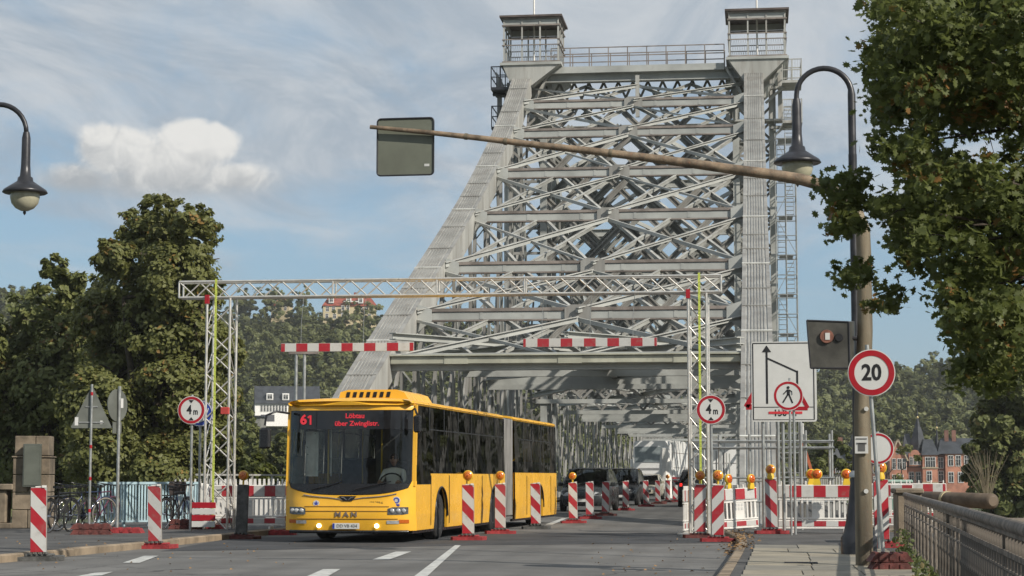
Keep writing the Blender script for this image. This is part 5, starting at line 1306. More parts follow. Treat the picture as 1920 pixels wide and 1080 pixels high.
# sign back carried by the arm
q0, q1 = at(705, 328, PY), at(812, 219, PY); t = thing('arm_sign_back', 'square grey back of a sign with rounded corners fixed behind the mast arm', 'road sign', ((q0.x + q1.x) / 2, PY + .09, (q0.z + q1.z) / 2), -.03)
w_, h_ = q1.x - q0.x, q1.z - q0.z
mb = MB(); mb.prism(rr(w_, h_, .05), (0, 0, 0), (1, 0, 0), (0, 0, 1), .03); pl = mb.build('plate', mat('sign_back_green_grey', (.145, .155, .12), .55, var=.1, scale=1.5, dirt=.2), t)
mb = MB(); pr = rr(w_, h_, .05); pr.append(pr[0]); mb.tube([(a, -.02, b_) for a, b_ in pr], .012, 5); mb.build('rim', darkmetal, pl)
mb = MB(); mb.box((w_ * .38, -.017, -h_ * .33), (.07, .004, .035)); mb.build('sticker', signwhite, pl)
# signal housing hanging beside the mast
q = at(1558, 648, PY - .15); t = thing('signal_housing', 'dark grey box-shaped signal housing with a round sticker on the rusty mast', 'traffic signal', (q.x, PY - .15, q.z))
def hx(px, py): q2 = at(px, py, PY - .15); return (q2.x - q.x, q2.z - q.z)
fr = [hx(1519, 692), hx(1592, 692), hx(1590, 606), hx(1512, 603)]; bk = [hx(1530, 690), hx(1605, 694), hx(1605, 600), hx(1520, 600)]
housem = mat('housing_grey', (.075, .072, .062), .45, var=.25, scale=3, dirt=.3)
mb = MB(); mb.add([(a, -.2, b_) for a, b_ in fr] + [(a, .2, b_) for a, b_ in bk], [(0, 1, 2, 3), (7, 6, 5, 4), (0, 4, 5, 1), (1, 5, 6, 2), (2, 6, 7, 3), (3, 7, 4, 0)]); bx = mb.build('housing', housem, t)
mb = MB()
for a, b_ in zip(fr, fr[1:] + fr[:1]): mb.tube([(a[0], -.2, a[1]), (b_[0], -.2, b_[1])], .012, 5)
mb.build('edge_frame', darkmetal, bx)
a = hx(1549, 633); mb = MB(); mb.lathe([(.085, -.03), (.09, 0), (.09, .02)], (a[0], -.205, a[1]), 20, axis='y'); sk = mb.build('round_sticker', mat('sticker_rust', (.22, .09, .06), .6, var=.2, scale=20), bx)
mb = MB(); mb.box((a[0] + .01, -.24, a[1] + .0), (.06, .006, .09)); mb.build('white_patch', signwhite, sk)
a = hx(1572, 635); mb = MB(); mb.lathe([(.05, -.02), (.055, .01)], (a[0], -.205, a[1]), 16, axis='y'); mb.build('black_socket', signblack, bx)
mb = MB(); mb.tube([(fr[1][0] + .02, 0, .1), (pb.x - q.x - .05, .15, .1)], .03, 6); mb.build('bracket', darkmetal, t)

# ------------------------------------------------------------------ old street lamps
def street_lamp(label, foot, Yl, arch, bell, side):
    """foot/arch/bell in pixels at depth Yl"""
    f_ = at(foot[0], foot[1], Yl); t = thing('street_lamp', label, 'street lamp', (f_.x, Yl, .12), 0, 'old black arched street lamps')
    def l(px, py): q2 = at(px, py, Yl); return Vector((q2.x - f_.x, 0, q2.z - .12))
    top = l(*arch[0]); mb = MB()
    mb.lathe([(.27, 0), (.27, .26), (.23, .32), (.19, .5), (.145, .8), (.115, 1.1), (.105, 1.16)], (0, 0, 0), 20); b = mb.build('base', darkmetal, t)
    mb = MB(); mb.lathe([(.13, 1.16), (.13, 1.22), (.09, 1.26)], (0, 0, 0), 18); mb.build('collar', galv, t)
    mb = MB(); mb.lathe([(.09, 1.2), (.075, 1.5), (.06, 3.0), (.055, top.z - 1.5)], (0, 0, 0), 14); mb.lathe([(.065, top.z - 1.7), (.065, top.z - 1.35)], (0, 0, 0), 12)
    cx = (l(*bell).x); hw = abs(cx) / 2; rv = hw * 1.0; zc_ = top.z - rv * 1.02
    P = [(0, 0, 1.2), (0, 0, zc_)]
    for i in range(1, 17): a = math.pi * i / 16; P.append((cx / 2 - cx / 2 * math.cos(a), 0, zc_ + rv * math.sin(a)))
    bz = l(*bell).z; P.append((cx, 0, bz + .95)); mb.tube(P, [.06] * 2 + [.048 - .010 * i / 16 for i in range(16)] + [.04], 12); mb.build('post', darkmetal, t)
    mb = MB(); mb.lathe([(.05, bz + .95), (.07, bz + .85), (.075, bz + .4), (.09, bz + .22), (.12, bz + .2), (.13, bz + .14), (.22, bz + .08), (.34, bz + .0), (.365, bz - .045), (.34, bz - .06), (.24, bz - .05), (.001, bz - .05)], (cx, 0, 0), 28); h = mb.build('hood', darkmetal, t)
    mb = MB(); mb.lathe([(.235, bz - .052), (.24, bz - .12), (.215, bz - .22), (.15, bz - .30), (.06, bz - .345), (.001, bz - .35)], (cx, 0, 0), 24); mb.build('glass_globe', mat('lamp_globe', (.40, .38, .28), .25, var=.1, scale=5, dirt=.3), t)
    mb = MB(); mb.lathe([(.02, bz - .345), (.028, bz - .38), (.001, bz - .42)], (cx, 0, 0), 10); mb.build('finial', darkmetal, h)
    return t
street_lamp('black arched street lamp on the right pavement, its hood before the bridge leg', (1611, 1040), 30.2, ((1552, 127),), (1495, 300), -1)
street_lamp('black arched street lamp whose arm enters from the left picture edge', (-78, 1030), 30.6, ((-10, 195),), (47, 356), 1)
# ------------------------------------------------------------------ cars
cglass = glass('car_glass', (0.16, 0.18, 0.17), 1.4)
def paintm(name, c): return mat(name, c, .25, metal=.25, var=.05, scale=2, dirt=.2, dirtcol=(.12, .11, .09), spec=.6)
def car(label, px, py, rz, paint, L=4.6, Wd=1.82, H=1.55, style='van', away=False, loc=None, group='cars queueing on the bridge'):
    q = G(px, py); t = thing('car', label, 'car', loc or (q.x, q.y, 0), rz, group)
    hw = Wd / 2
    # stations front(0) to back(L): (y, lower z, belt z, belt half width)
    if style == 'van': belt = [(0, .62, .78), (.12, .78, .86), (.9, .93, .97), (1.2, .98, .99), (2.6, 1.0, 1.0), (4.0, 1.02, 1.0), (L - .12, 1.05, .96), (L, .95, .9)]; roof = [(1.15, .99, .90), (2.05, H - .04, .77), (2.6, H, .78), (L - 1.0, H - .02, .77), (L - .45, H - .10, .74), (L - .08, 1.06, .90)]
    else: belt = [(0, .58, .80), (.12, .70, .88), (1.0, .86, .97), (1.4, .92, .99), (2.6, .94, 1.0), (L - .7, .98, .98), (L - .1, .98, .9), (L, .75, .86)]; roof = [(1.35, .92, .90), (2.15, H - .05, .74), (2.6, H, .75), (L - 1.4, H - .05, .74), (L - .5, .98, .88)]
    mb = MB(); vs = []; n_ = 10
    for (y, z, w) in belt:
        w_ = hw * w; vs += [(-w_ * .92, y, .22), (-w_, y, .42), (-w_, y, z - .12), (-w_ * .96, y, z - .02), (-w_ * .5, y, z + .01), (w_ * .5, y, z + .01), (w_ * .96, y, z - .02), (w_, y, z - .12), (w_, y, .42), (w_ * .92, y, .22)]
    fs = [(i * n_ + j, i * n_ + (j + 1) % n_, (i + 1) * n_ + (j + 1) % n_, (i + 1) * n_ + j) for i in range(len(belt) - 1) for j in range(n_)] + [tuple(range(n_ - 1, -1, -1)), tuple(range((len(belt) - 1) * n_, len(belt) * n_))]
    mb.add(vs, fs, 0, True); mb.build('body', paint, t)
    mb = MB(); vs = []
    for (y, z, w) in roof: w_ = hw * w; vs += [(-w_, y, z), (-w_ * .55, y, z + .03), (w_ * .55, y, z + .03), (w_, y, z)]
    k = len(roof); mb.add(vs[4:-4], [(i * 4 + j, i * 4 + j + 1, (i + 1) * 4 + j + 1, (i + 1) * 4 + j) for i in range(k - 3) for j in range(3)], 0, True); mb.build('roof', paint, t)
    for s_ in (-1, 1):
        for (a, b_) in ((roof[0], roof[1]), (roof[-1], roof[-2])): mb = MB(); mb.beam((s_ * hw * a[2], a[0], a[1]), (s_ * hw * b_[2], b_[0], b_[1]), .07, .06); mb.build('pillar', paint, t)
    a, b_ = roof[0], roof[1]
    mb = MB(); mb.grid(lambda u, v: (hw * (a[2] * (1 - v) + b_[2] * v) * (2 * u - 1) * .97, a[0] * (1 - v) + b_[0] * v - .08 * (1 - (2 * u - 1) ** 2), a[1] * (1 - v) + b_[1] * v), 8, 2); mb.build('windscreen', cglass, t)
    a2, b2 = roof[-1], roof[-2]
    mb = MB(); mb.grid(lambda u, v: (hw * (a2[2] * (1 - v) + b2[2] * v) * (1 - 2 * u) * .97, a2[0] * (1 - v) + b2[0] * v, a2[1] * (1 - v) + b2[1] * v), 4, 1); mb.build('rear_window', cglass, t)
    for s_ in (-1, 1):
        low = [(s_ * hw * .93, y, z) for y, z in ((roof[0][0], roof[0][1]), (roof[-1][0], roof[-1][1]))]; up = [(s_ * hw * r_[2], r_[0], r_[1]) for r_ in roof[1:-1]]
        mb = MB(); mb.add(low[:1] + up + low[1:], [tuple(range(len(up) + 2))]); mb.build('side_window', cglass, t)
        mb = MB(); mb.box((s_ * (hw + .08), roof[0][0] + .25, 1.02), (.2, .1, .15), 0, 0, .03); mb.build('mirror', paint, t)
        yl, mm = ((.0, lens) if not away else (.0, lens))
        mb = MB(); mb.add([(s_ * hw * .45, -.012, .60), (s_ * hw * .78, -.005, .60), (s_ * hw * .88, .12, .70), (s_ * hw * .5, .06, .745), (s_ * hw * .45, .08, .6), (s_ * hw * .78, .1, .6), (s_ * hw * .86, .25, .7), (s_ * hw * .5, .2, .74)], [(0, 1, 2, 3) if s_ > 0 else (3, 2, 1, 0), (0, 3, 7, 4), (1, 5, 6, 2)]); mb.build('headlight', lit if 'lit head' in label else lens, t)
        mb = MB(); mb.box((s_ * hw * .84, L - .02, .95), (.12, .06, .15), 0, 0, .02); mb.build('tail_light', mat('tail_red', (.5, .01, .01), .3, var=0, emit=(1, .03, .02), estr=.7 if away else 0.0) if away else mat('tail_dull', (.35, .01, .01), .3), t)
    mb = MB(); mb.box((0, -.01, .52), (hw * .95, .03, .15), 0, 0, .01); mb.box((0, -.012, .33), (hw * 1.3, .03, .10), 0, 0, .01); mb.build('grille', bblk, t)
    for y in (-.03, L + .01): mb = MB(); mb.box((0, y, .43 if y < 0 else .6), (.5, .015, .11)); mb.build('number_plate', signwhite, t)
    for s_ in (-1, 1):
        for y in (.85, L - .85): wheel(t, s_ * (hw - .10), y, .32, .2, s_, 5)
    mb = MB(); mb.box((0, L / 2, .75), (Wd * .8, L * .6, .5)); 
    for x in (-.38, .38): mb.box((x, 2.3, 1.05), (.45, .15, .65), 0, 0, .05)
    mb.build('interior', bblk, t)
    return t
car('dark grey van first in the queue behind the yellow bus', 1092, 960, R(-2), paintm('van_grey', (.035, .04, .042)), H=1.62, Wd=1.85)
car('second dark van in the queue, behind two striped panels', 1158, 948, R(-2), paintm('van_black', (.022, .024, .027)), H=1.68, Wd=1.82)
car('pale cream car in the queue before the white lorry', 1207, 938, R(-2), paintm('car_cream', (.50, .47, .38)), H=1.45, Wd=1.72, style='car')
c_ = car('dark estate car driving away with red tail light beside the right barrier', 1300, 951, R(181), paintm('car_black', (.02, .02, .024)), H=1.62, Wd=1.8, away=True)
c_.location.y += 4.6; c_.location.x += .15
# ------------------------------------------------------------------ white lorry
wlor = mat('lorry_white', (.78, .78, .76), .35, var=.04, scale=1, dirt=.2, dirtcol=(.4, .38, .33))
q = at(1217, 900, 145); LR = thing('lorry', 'tall white lorry with box trailer facing the camera on the bridge', 'lorry', (q.x + .1, 145, 0), R(-6))
mb = MB(); mb.prism([(-1.25, .45), (1.25, .45), (1.25, 3.7), (1.12, 3.95), (-1.12, 3.95), (-1.25, 3.7)], (0, 1.1, 0), (1, 0, 0), (0, 0, 1), 2.2); cabm = mb.build('cab', wlor, LR)
mb = MB(); mb.box((-.05, -.02, 2.95), (2.15, .04, 1.15), 0, 0, .01); mb.build('windscreen', mat('lorry_glass_reflection', (.26, .30, .31), .12, var=.1), cabm)  # reflection put into the colour: pale opaque grey instead of clear glass
mb = MB(); mb.box((0, -.03, .9), (2.2, .06, .6), 0, 0, .02); mb.box((0, -.02, 1.9), (1.7, .03, .14)); mb.build('grille', mat('lorry_grille', (.3, .3, .3), .5), cabm)
for s_ in (-1, 1):
    mb = MB(); mb.box((s_ * .9, -.07, .75), (.4, .04, .22), 0, 0, .02); mb.build('headlight', lens, LR); mb = MB(); mb.box((s_ * 1.42, .2, 2.3), (.18, .12, .6), 0, 0, .03); mb.build('mirror', wlor, LR)
mb = MB(); mb.box((.1, 8.2, 2.65), (2.5, 11.5, 2.7), 0, 0, .02); tr = mb.build('trailer_box', wlor, LR)
for k in range(8): mb = MB(); mb.box((1.36, 2.9 + k * 1.5, 2.65), (.02, .05, 2.65)); mb.build('box_rib', mat('rib_grey', (.4, .38, .36), .5), tr)
for z in (2.0, 3.1): mb = MB(); mb.box((1.365, 8.2, z), (.02, 11.4, .05)); mb.build('box_rib', MATS['rib_grey'], tr)
mb = MB(); mb.box((.1, 8.2, 1.22), (2.52, 11.5, .12)); mb.build('red_sill', signred, LR)
for s_ in (-1, 1):
    for y in (1.0, 4.2, 11.0, 12.2): wheel(LR, s_ * 1.05, y, .48, .3, s_, 6)
mb = MB(); mb.box((0, 7, .85), (1.6, 12, .5)); mb.build('chassis', bblk, LR)
q = at(1247, 900, 118); t = thing('tarpaulin_column', 'upright white wrapped bundle standing right of the white lorry cab', 'wrapped bundle', (q.x, 118, 0))
mb = MB(); mb.lathe([(.42, .05), (.40, .8), (.36, 1.8), (.30, 2.6), (.24, 3.0), (.05, 3.1)], (0, 0, 0), 9, smooth=False); mb.build('tarpaulin', mat('tarp_white', (.75, .74, .7), .8, var=.1, bump=.8, bscale=3), t)
mb = MB(); mb.tube([(-.3, -.3, 1.0), (.33, -.25, 1.1), (.38, .2, 1.05)], .02, 4); mb.build('cord', galv, t)
# a white pavilion-like white wall beyond the lorry (site hut)
q = at(1290, 850, 172); t = thing('site_container', 'long white site container with grid panels behind the lorry', 'container', (q.x, 172, .1))
mb = MB(); mb.box((.8, 0, 2.3), (7.2, 2.4, 3.6), 0, 0, .02); c0 = mb.build('body', wlor, t)
for k in range(7): mb = MB(); mb.box((-2.6 + k * 1.15, -1.215, 2.3), (.05, .03, 3.55)); mb.build('panel_rib', MATS['rib_grey'], c0)
for z in (1.2, 2.4): mb = MB(); mb.box((.8, -1.222, z), (7.1, .03, .05)); mb.build('panel_rib', MATS['rib_grey'], c0)

# ------------------------------------------------------------------ stone gate pillar and balustrade wall, left
q = at(62, 960, 44); PL = thing('stone_pillar', 'square sandstone block pillar carrying a flat grey metal cabinet', 'pillar', (q.x, 44, .12), R(12))
z = 0; hs = (.42, .40, .40, .38, .05, .46)
for i, h_ in enumerate(hs):
    w_ = .84 if i < 4 else (.90 if i == 4 else .78)
    for j in (0, 1):
        o = (.08 if i % 2 else -.06); x0, x1 = (-w_ / 2, o) if j == 0 else (o, w_ / 2)
        mb = MB(); mb.box(((x0 + x1) / 2, 0, z + h_ / 2), (x1 - x0 - .012, w_, h_ - .012), 0, 0, .012); mb.build('stone_block', stone, PL)
    z += h_
mb = MB(); mb.prism([(-.45, 0), (.45, 0), (.2, .12), (-.2, .12)], (0, 0, z), (1, 0, 0), (0, 0, 1), .8); 
t = thing('metal_cabinet', 'flat grey-green metal cabinet mounted on the sandstone pillar', 'cabinet', (q.x + .15, 44 - .52, 1.05), R(12)); mb = MB(); mb.box((0, 0, .5), (.40, .16, .98), 0, 0, .01); cbx = mb.build('box', mat('cabinet_grey', (.09, .10, .085), .5, var=.1), t)
mb = MB(); mb.box((0, -.085, .5), (.34, .01, .9)); mb.build('door', mat('cabinet_door', (.11, .12, .10), .45, var=.1), cbx)
BW = thing('stone_balustrade', 'low weathered sandstone balustrade wall with carved openings at the left edge', 'wall', (q.x - .28, 43.7, .12))
for k in range(7):
    x = -.32 - k * .62; mb = MB(); mb.box((x - .0, 0, .5), (.26, .34, .78), 0, 0, .03); mb.build('baluster', stone, BW)
    mb = MB(); mb.box((x, 0, .94), (.60, .48, .14), 0, 0, .02); mb.build('coping_stone', stone, BW); mb = MB(); mb.box((x, 0, .06), (.60, .5, .13), 0, 0, .02); mb.build('base_stone', stone, BW)
    mb = MB(); mb.box((x - .31, .1, .42), (.36, .12, .55), 0, 0, .01); mb.build('infill_stone', stone, BW)
# pale blue railing
bluem = mat('railing_blue', (.34, .47, .52), .5, var=.08, scale=2, dirt=.35, dirtcol=(.2, .24, .25))
A, B_ = at(183, 950, 45.2), at(330, 950, 46.4); BL = thing('blue_railing', 'pale blue steel railing of close upright bars behind the bicycles', 'railing', (A.x, 45.2, .12)); 
dv = Vector((B_.x - A.x, 1.2, 0)); Lr = dv.length; BL.rotation_euler = (0, 0, math.atan2(dv.y, dv.x)); ln_ = Lr + .6
zt_ = at(200, 906, 45.2).z - .12
mb = MB(); mb.box((ln_ / 2, 0, zt_), (ln_, .07, .06)); mb.build('top_rail', bluem, BL); mb = MB(); mb.box((ln_ / 2, 0, .12), (ln_, .05, .04)); mb.build('bottom_rail', bluem, BL)
for k in range(int(ln_ / .075)): mb = MB(); mb.box((.04 + k * .075, 0, zt_ / 2 + .06), (.042, .03, zt_ - .14)); mb.build('bar', bluem, BL)
for k in range(5): mb = MB(); mb.box((.05 + k * ln_ / 4.1, .08, zt_ / 2), (.06, .06, zt_)); mb.build('post', bluem, BL)
# ------------------------------------------------------------------ cast iron railing, right
iron = mat('cast_iron', (.20, .17, .14), .65, var=.3, scale=6, dirt=.6, dirtcol=(.07, .055, .04), rust=.5)
P0, P1 = Vector((2.52, 35.0, .0)), Vector((1.42, 9.5, .0)); dv = P1 - P0; IR = thing('iron_railing', 'ornate weathered cast iron railing with twin rails and fine bars along the right pavement', 'railing', tuple(P0), math.atan2(dv.y, dv.x)); Lr = dv.length
mb = MB(); mb.tube([(0, 0, .98), (Lr, 0, .98)], .045, 8); mb.box((Lr / 2, 0, .93), (Lr, .03, .03)); mb.build('top_rail', iron, IR)
for z, h_ in ((.80, .035), (.70, .015), (.10, .04)): mb = MB(); mb.box((Lr / 2, 0, z), (Lr, .035, h_)); mb.build('rail', iron, IR)
ks = []; xk = .05
while xk < Lr - .1: ks.append(xk); xk += 1.15 if xk < 12 else (.62 if xk < 17 else .24)
mbm = {}
def shared(name, fn, mt):
    if name not in mbm: b_ = MB(); fn(b_); mbm[name] = b_.mesh(name, mt)
    return mbm[name]
def bal(b_): b_.tube([(0, 0, .1), (0, 0, .24), (0, 0, .27), (0, 0, .5), (0, 0, .53), (0, 0, .56), (0, 0, .8)], [.022, .022, .032, .022, .036, .022, .022], 6); b_.box((0, 0, .75), (.05, .012, .05)); b_.box((0, 0, .865), (.018, .03, .13)); b_.box((.0, 0, .15), (.045, .012, .05))
def arc(b_): b_.tube([(.0425 + .038 * math.cos(t_), 0, .62 + .06 * math.sin(t_)) for t_ in [math.pi * k / 6 for k in range(7)]], .006, 4); b_.tube([(.0425 + .03 * math.cos(t_), 0, .30 - .05 * math.sin(t_)) for t_ in [math.pi * k / 6 for k in range(7)]], .005, 4); b_.box((.0425, 0, .42), (.01, .012, .42))
for xk in ks: link('baluster', shared('baluster', bal, iron), IR, loc=(xk, 0, 0))
for xk in ks: link('tracery', shared('tracery', arc, iron), IR, loc=(xk + .05, 0, 0))
for k in range(8): mb = MB(); mb.box((k * Lr / 7, .05, .5), (.05, .07, 1.0), 0, 0, .01); mb.build('post', iron, IR)
t = thing('stone_post', 'dark sandstone end post where the cast iron railing begins', 'post', (2.62, 35.9, .04)); mb = MB(); mb.box((0, 0, .48), (.42, 1.1, .96), 0, 0, .02); mb.build('shaft', stone, t); mb = MB(); mb.box((0, 0, 1.0), (.5, 1.2, .09), 0, 0, .02); mb.build('cap', stone, t)
# brown pipe beyond the railing
A, B_ = at(1722, 934, 47), at(1862, 940, 44); t = thing('brown_pipe', 'thick brown pipe with a pale band lying beyond the railing', 'pipe', tuple((A + B_) / 2)); m_ = (A + B_) / 2
pm = mat('pipe_brown', (.13, .095, .065), .7, var=.2, scale=3, dirt=.4); mb = MB(); mb.tube([A - m_, (B_ - m_) * .97, (B_ - m_) * 1.0], [.165, .17, .10], 18); mb.build('pipe', pm, t)
d_ = (B_ - A).normalized(); c_ = (at(1774, 937, 45.8) - m_); c_ = d_ * c_.dot(d_); mb = MB(); mb.tube([c_ - d_ * .05, c_ + d_ * .05], .188, 18); mb.build('pale_band', mat('band_cream', (.5, .42, .25), .5), t)
# footpath slab under it
mb = MB(); mb.box((5.2, 50, .0), (5.2, 14, .3)); struct('riverside_ledge', mb, stone)
# green roofed van beyond (site cover)
q = at(1690, 905, 60); t = thing('green_container', 'pale green roofed site box beyond the far barrier', 'container', (q.x, 60, .2)); mb = MB(); mb.box((-.1, 0, .5), (.7, 1.0, .8), 0, 0, .03); mb.build('body', mat('box_green', (.22, .33, .28), .6), t); mb = MB(); mb.box((-.1, 0, .96), (.8, 1.1, .1), 0, 0, .03); mb.build('lid', mat('lid_green', (.30, .42, .36), .5), t)
# ------------------------------------------------------------------ bicycles
tyre_b = mat('bicycle_tyre', (.02, .02, .02), .8)
def bicycle(label, px, py, rz, paint, lean=.08, rimc=None):
    q = G(px, py, .12); t = thing('bicycle', label, 'bicycle', (q.x, q.y, .12), 0, 'bicycles parked by the railing'); t.rotation_euler = (lean, 0, rz)
    r_ = .345
    for x in (-.52, .52):
        mb = MB(); ts = [2 * math.pi * k / 26 for k in range(27)]; mb.tube([(x + r_ * math.cos(a), 0, r_ + r_ * math.sin(a)) for a in ts], .019, 6, cap=False); w_ = mb.build('wheel', rimc or tyre_b, t)
        mb = MB(); mb.tube([(x + (r_ - .025) * math.cos(a), 0, r_ + (r_ - .025) * math.sin(a)) for a in ts], .009, 4, cap=False)
        for k in range(14): a = 2 * math.pi * k / 14; mb.tube([(x, .02 * (-1) ** k, r_), (x + (r_ - .03) * math.cos(a), 0, r_ + (r_ - .03) * math.sin(a))], .0016, 3, cap=False)
        mb.tube([(x, -.04, r_), (x, .04, r_)], .02, 8); mb.build('spokes', chrome, w_)
        mb = MB(); mb.tube([(x + (r_ + .03) * math.cos(a), 0, r_ + (r_ + .03) * math.sin(a)) for a in [R(20 + k * 14) for k in range(10)]], .016, 4); mb.build('mudguard', paint, t)
    bb_, st_, hd = (-.05, 0, .29), (-.18, 0, .82), (.36, 0, .84)
    mb = MB()
    for a, b_ in ((bb_, st_), (bb_, (.39, 0, .72)), (st_, hd), ((-.52, 0, r_), bb_), ((-.52, 0, r_), (-.15, 0, .74)), (hd, (.40, 0, .68)), ((.40, 0, .68), (.52, 0, r_))): mb.tube([a, b_], .016, 6)
    mb.build('frame', paint, t)
    mb = MB(); mb.tube([st_, (-.2, 0, .93)], .012, 6); mb.prism([(-.14, 0), (.13, .01), (.13, .04), (-.14, .05)], (-.2, 0, .93), (1, 0, 0), (0, 0, 1), .13); mb.build('saddle', bblk, t)
    mb = MB(); mb.tube([hd, (.34, 0, .99)], .013, 6); mb.tube([(.20, -.3, 1.02), (.32, -.22, 1.0), (.35, 0, .99), (.32, .22, 1.0), (.20, .3, 1.02)], .013, 6); mb.build('handlebar', bblk, t)
    mb = MB(); mb.tube([(-.05, .06 + .035 * 0, .29 + 0), (-.05, .06, .29)], .01, 4); mb.lathe([(.09, .045), (.09, .055)], (-.05, 0, .29), 18, axis='y'); mb.tube([(-.05, -.08, .29), (-.12, -.08, .15)], .01, 4); mb.tube([(-.05, .08, .29), (.02, .08, .43)], .01, 4); mb.box((-.12, -.13, .15), (.08, .1, .02)); mb.box((.02, .13, .43), (.08, .1, .02)); mb.build('crank', bblk, t)
    mb = MB(); mb.box((-.52, 0, .76), (.34, .13, .015)); mb.tube([(-.64, .05, .75), (-.53, .05, r_)], .007, 4); mb.tube([(-.64, -.05, .75), (-.53, -.05, r_)], .007, 4); mb.build('rack', bblk, t)
    return t
bb1 = mat('bike_black', (.02, .02, .022), .35, metal=.3); bb2 = mat('bike_blue', (.03, .045, .10), .3, metal=.3); bb3 = mat('bike_plum', (.12, .03, .06), .3, metal=.2)
bicycle('dark bicycle seen from its front, first right of the stone pillar', 110, 998, R(84), bb1)
bicycle('black bicycle, second right of the stone pillar, wheel turned', 134, 995, R(72), bb1, .1)
bicycle('dark bicycle with pale rim showing, behind the red taped pole', 160, 992, R(58), bb2, .07, mat('bike_tyre_grey', (.22, .2, .17), .8))
bicycle('plum coloured bicycle leaning at the left end of the blue railing', 186, 990, R(80), bb3, .1)
bicycle('black bicycle leaning at the right end of the blue railing', 325, 992, R(80), bb1, .1)
bicycle('dark bicycle between the blue railing end and the leaning planks', 342, 990, R(84), bb2, -.12)
q = at(333, 915, 44); t = thing('saddle_cover', 'brown bag hanging over the bicycles beside the blue railing', 'bag', (q.x, 44, q.z - .15)); mb = MB(); mb.prism([(-.16, 0), (.16, 0), (.2, .2), (.17, .3), (-.17, .3), (-.2, .2)], (0, 0, 0), (1, 0, 0), (0, 0, 1), .15); mb.build('bag_body', mat('bag_brown', (.06, .045, .04), .8), t); mb = MB(); mb.tube([(-.1, 0, .3), (0, 0, .42), (.1, 0, .3)], .01, 5); mb.build('strap', black, t)
# ------------------------------------------------------------------ foliage
def leafmat(name, c1, c2, c3=None, f3=0.06, trans=.25, scale=.5):
    m = bpy.data.materials.new(name); m.use_nodes = True; t = NT(m.node_tree); t.n.clear()
    o = t.new('ShaderNodeOutputMaterial'); geo = t.new('ShaderNodeNewGeometry'); ob = t.new('ShaderNodeTexCoord'); oi = t.new('ShaderNodeObjectInfo')
    r_ = geo.outputs['Random Per Island']; n = t.mapr(t.noise(ob.outputs['Object'], scale, 3), .35, .65)
    f = t.m('ADD', t.m('MULTIPLY', r_, .6), t.m('MULTIPLY', n, .4)); c = t.mix(f, c1, c2)
    c = t.mix(t.mapr(oi.outputs['Random'], .0, 1, 0, .75, False), c, tuple(x * .55 for x in c1) if c3 is None else tuple((a + b) / 2 * .8 for a, b in zip(c1, c2)))
    if c3: c = t.mix(t.m('GREATER_THAN', t.m('ADD', t.m('FRACT', t.m('MULTIPLY', r_, 7.31)), t.mapr(t.noise(ob.outputs['Object'], scale * 1.7, 2), .45, .75, -.25, .35)), 1 - f3), c, c3)
    d = t.new('ShaderNodeBsdfPrincipled'); d.inputs['Roughness'].default_value = .55; d.inputs['Specular IOR Level'].default_value = .35; t.link(c, d.inputs['Base Color'])
    tr = t.new('ShaderNodeBsdfTranslucent'); t.link(t.mix(.5, c, tuple(min(1, x * 1.6) for x in c2)), tr.inputs[0]); mx = t.new('ShaderNodeMixShader'); mx.inputs[0].default_value = trans
    t.link(d.outputs[0], mx.inputs[1]); t.link(tr.outputs[0], mx.inputs[2]); t.link(mx.outputs[0], o.inputs[0]); return m
LEAF1 = np.array([(0, -.5, 0), (.32, -.1, .06), (.22, .3, .02), (0, .55, -.06), (-.22, .3, .02), (-.32, -.1, .06)]); LF1 = [(0, 1, 2, 3), (0, 3, 4, 5)]
# lobed leaf (oak / maple like)
_lob = [(0, -.55), (.10, -.3), (.34, -.32), (.22, -.08), (.48, .04), (.24, .18), (.30, .42), (.1, .36), (0, .58), (-.1, .36), (-.30, .42), (-.24, .18), (-.48, .04), (-.22, -.08), (-.34, -.32), (-.10, -.3)]
LEAF2 = np.array([(a, b_, .10 * abs(a) - .05 * b_ * b_) for a, b_ in _lob]); LF2 = [tuple(range(0, 9)), (0, 8, 9, 10, 11, 12, 13, 14, 15)]
def leaves_mesh(name, pts, size, mt, leaf=LEAF1, lf=LF1, nrm=None, flat=.6):
    n = len(pts); k = len(leaf)
    a = rng.normal(size=(n, 3))
    if nrm is not None: a = a * flat + nrm
    a /= np.linalg.norm(a, axis=1, keepdims=True)
    b_ = rng.normal(size=(n, 3)); b_ -= a * (a * b_).sum(1, keepdims=True); b_ /= np.linalg.norm(b_, axis=1, keepdims=True); c = np.cross(a, b_)
    s = (size * rng.uniform(.6, 1.25, n))[:, None, None]
    V = pts[:, None, :] + s * (leaf[None, :, 0:1] * b_[:, None] + leaf[None, :, 1:2] * c[:, None] + leaf[None, :, 2:3] * a[:, None])
    V = V.reshape(-1, 3).astype(np.float32); me = bpy.data.meshes.new(name); me.vertices.add(len(V)); me.vertices.foreach_set('co', V.ravel())
    base = np.concatenate([np.array(f) for f in lf]); cnt = np.array([len(f) for f in lf]); loops = (np.arange(n)[:, None] * k + base[None]).ravel()
    tot = np.tile(cnt, n); st = np.concatenate([[0], np.cumsum(tot)[:-1]])
    me.loops.add(len(loops)); me.loops.foreach_set('vertex_index', loops.astype(np.int32)); me.polygons.add(len(tot)); me.polygons.foreach_set('loop_start', st.astype(np.int32)); me.polygons.foreach_set('loop_total', tot.astype(np.int32))
    me.materials.append(mt); me.update(calc_edges=True); return me
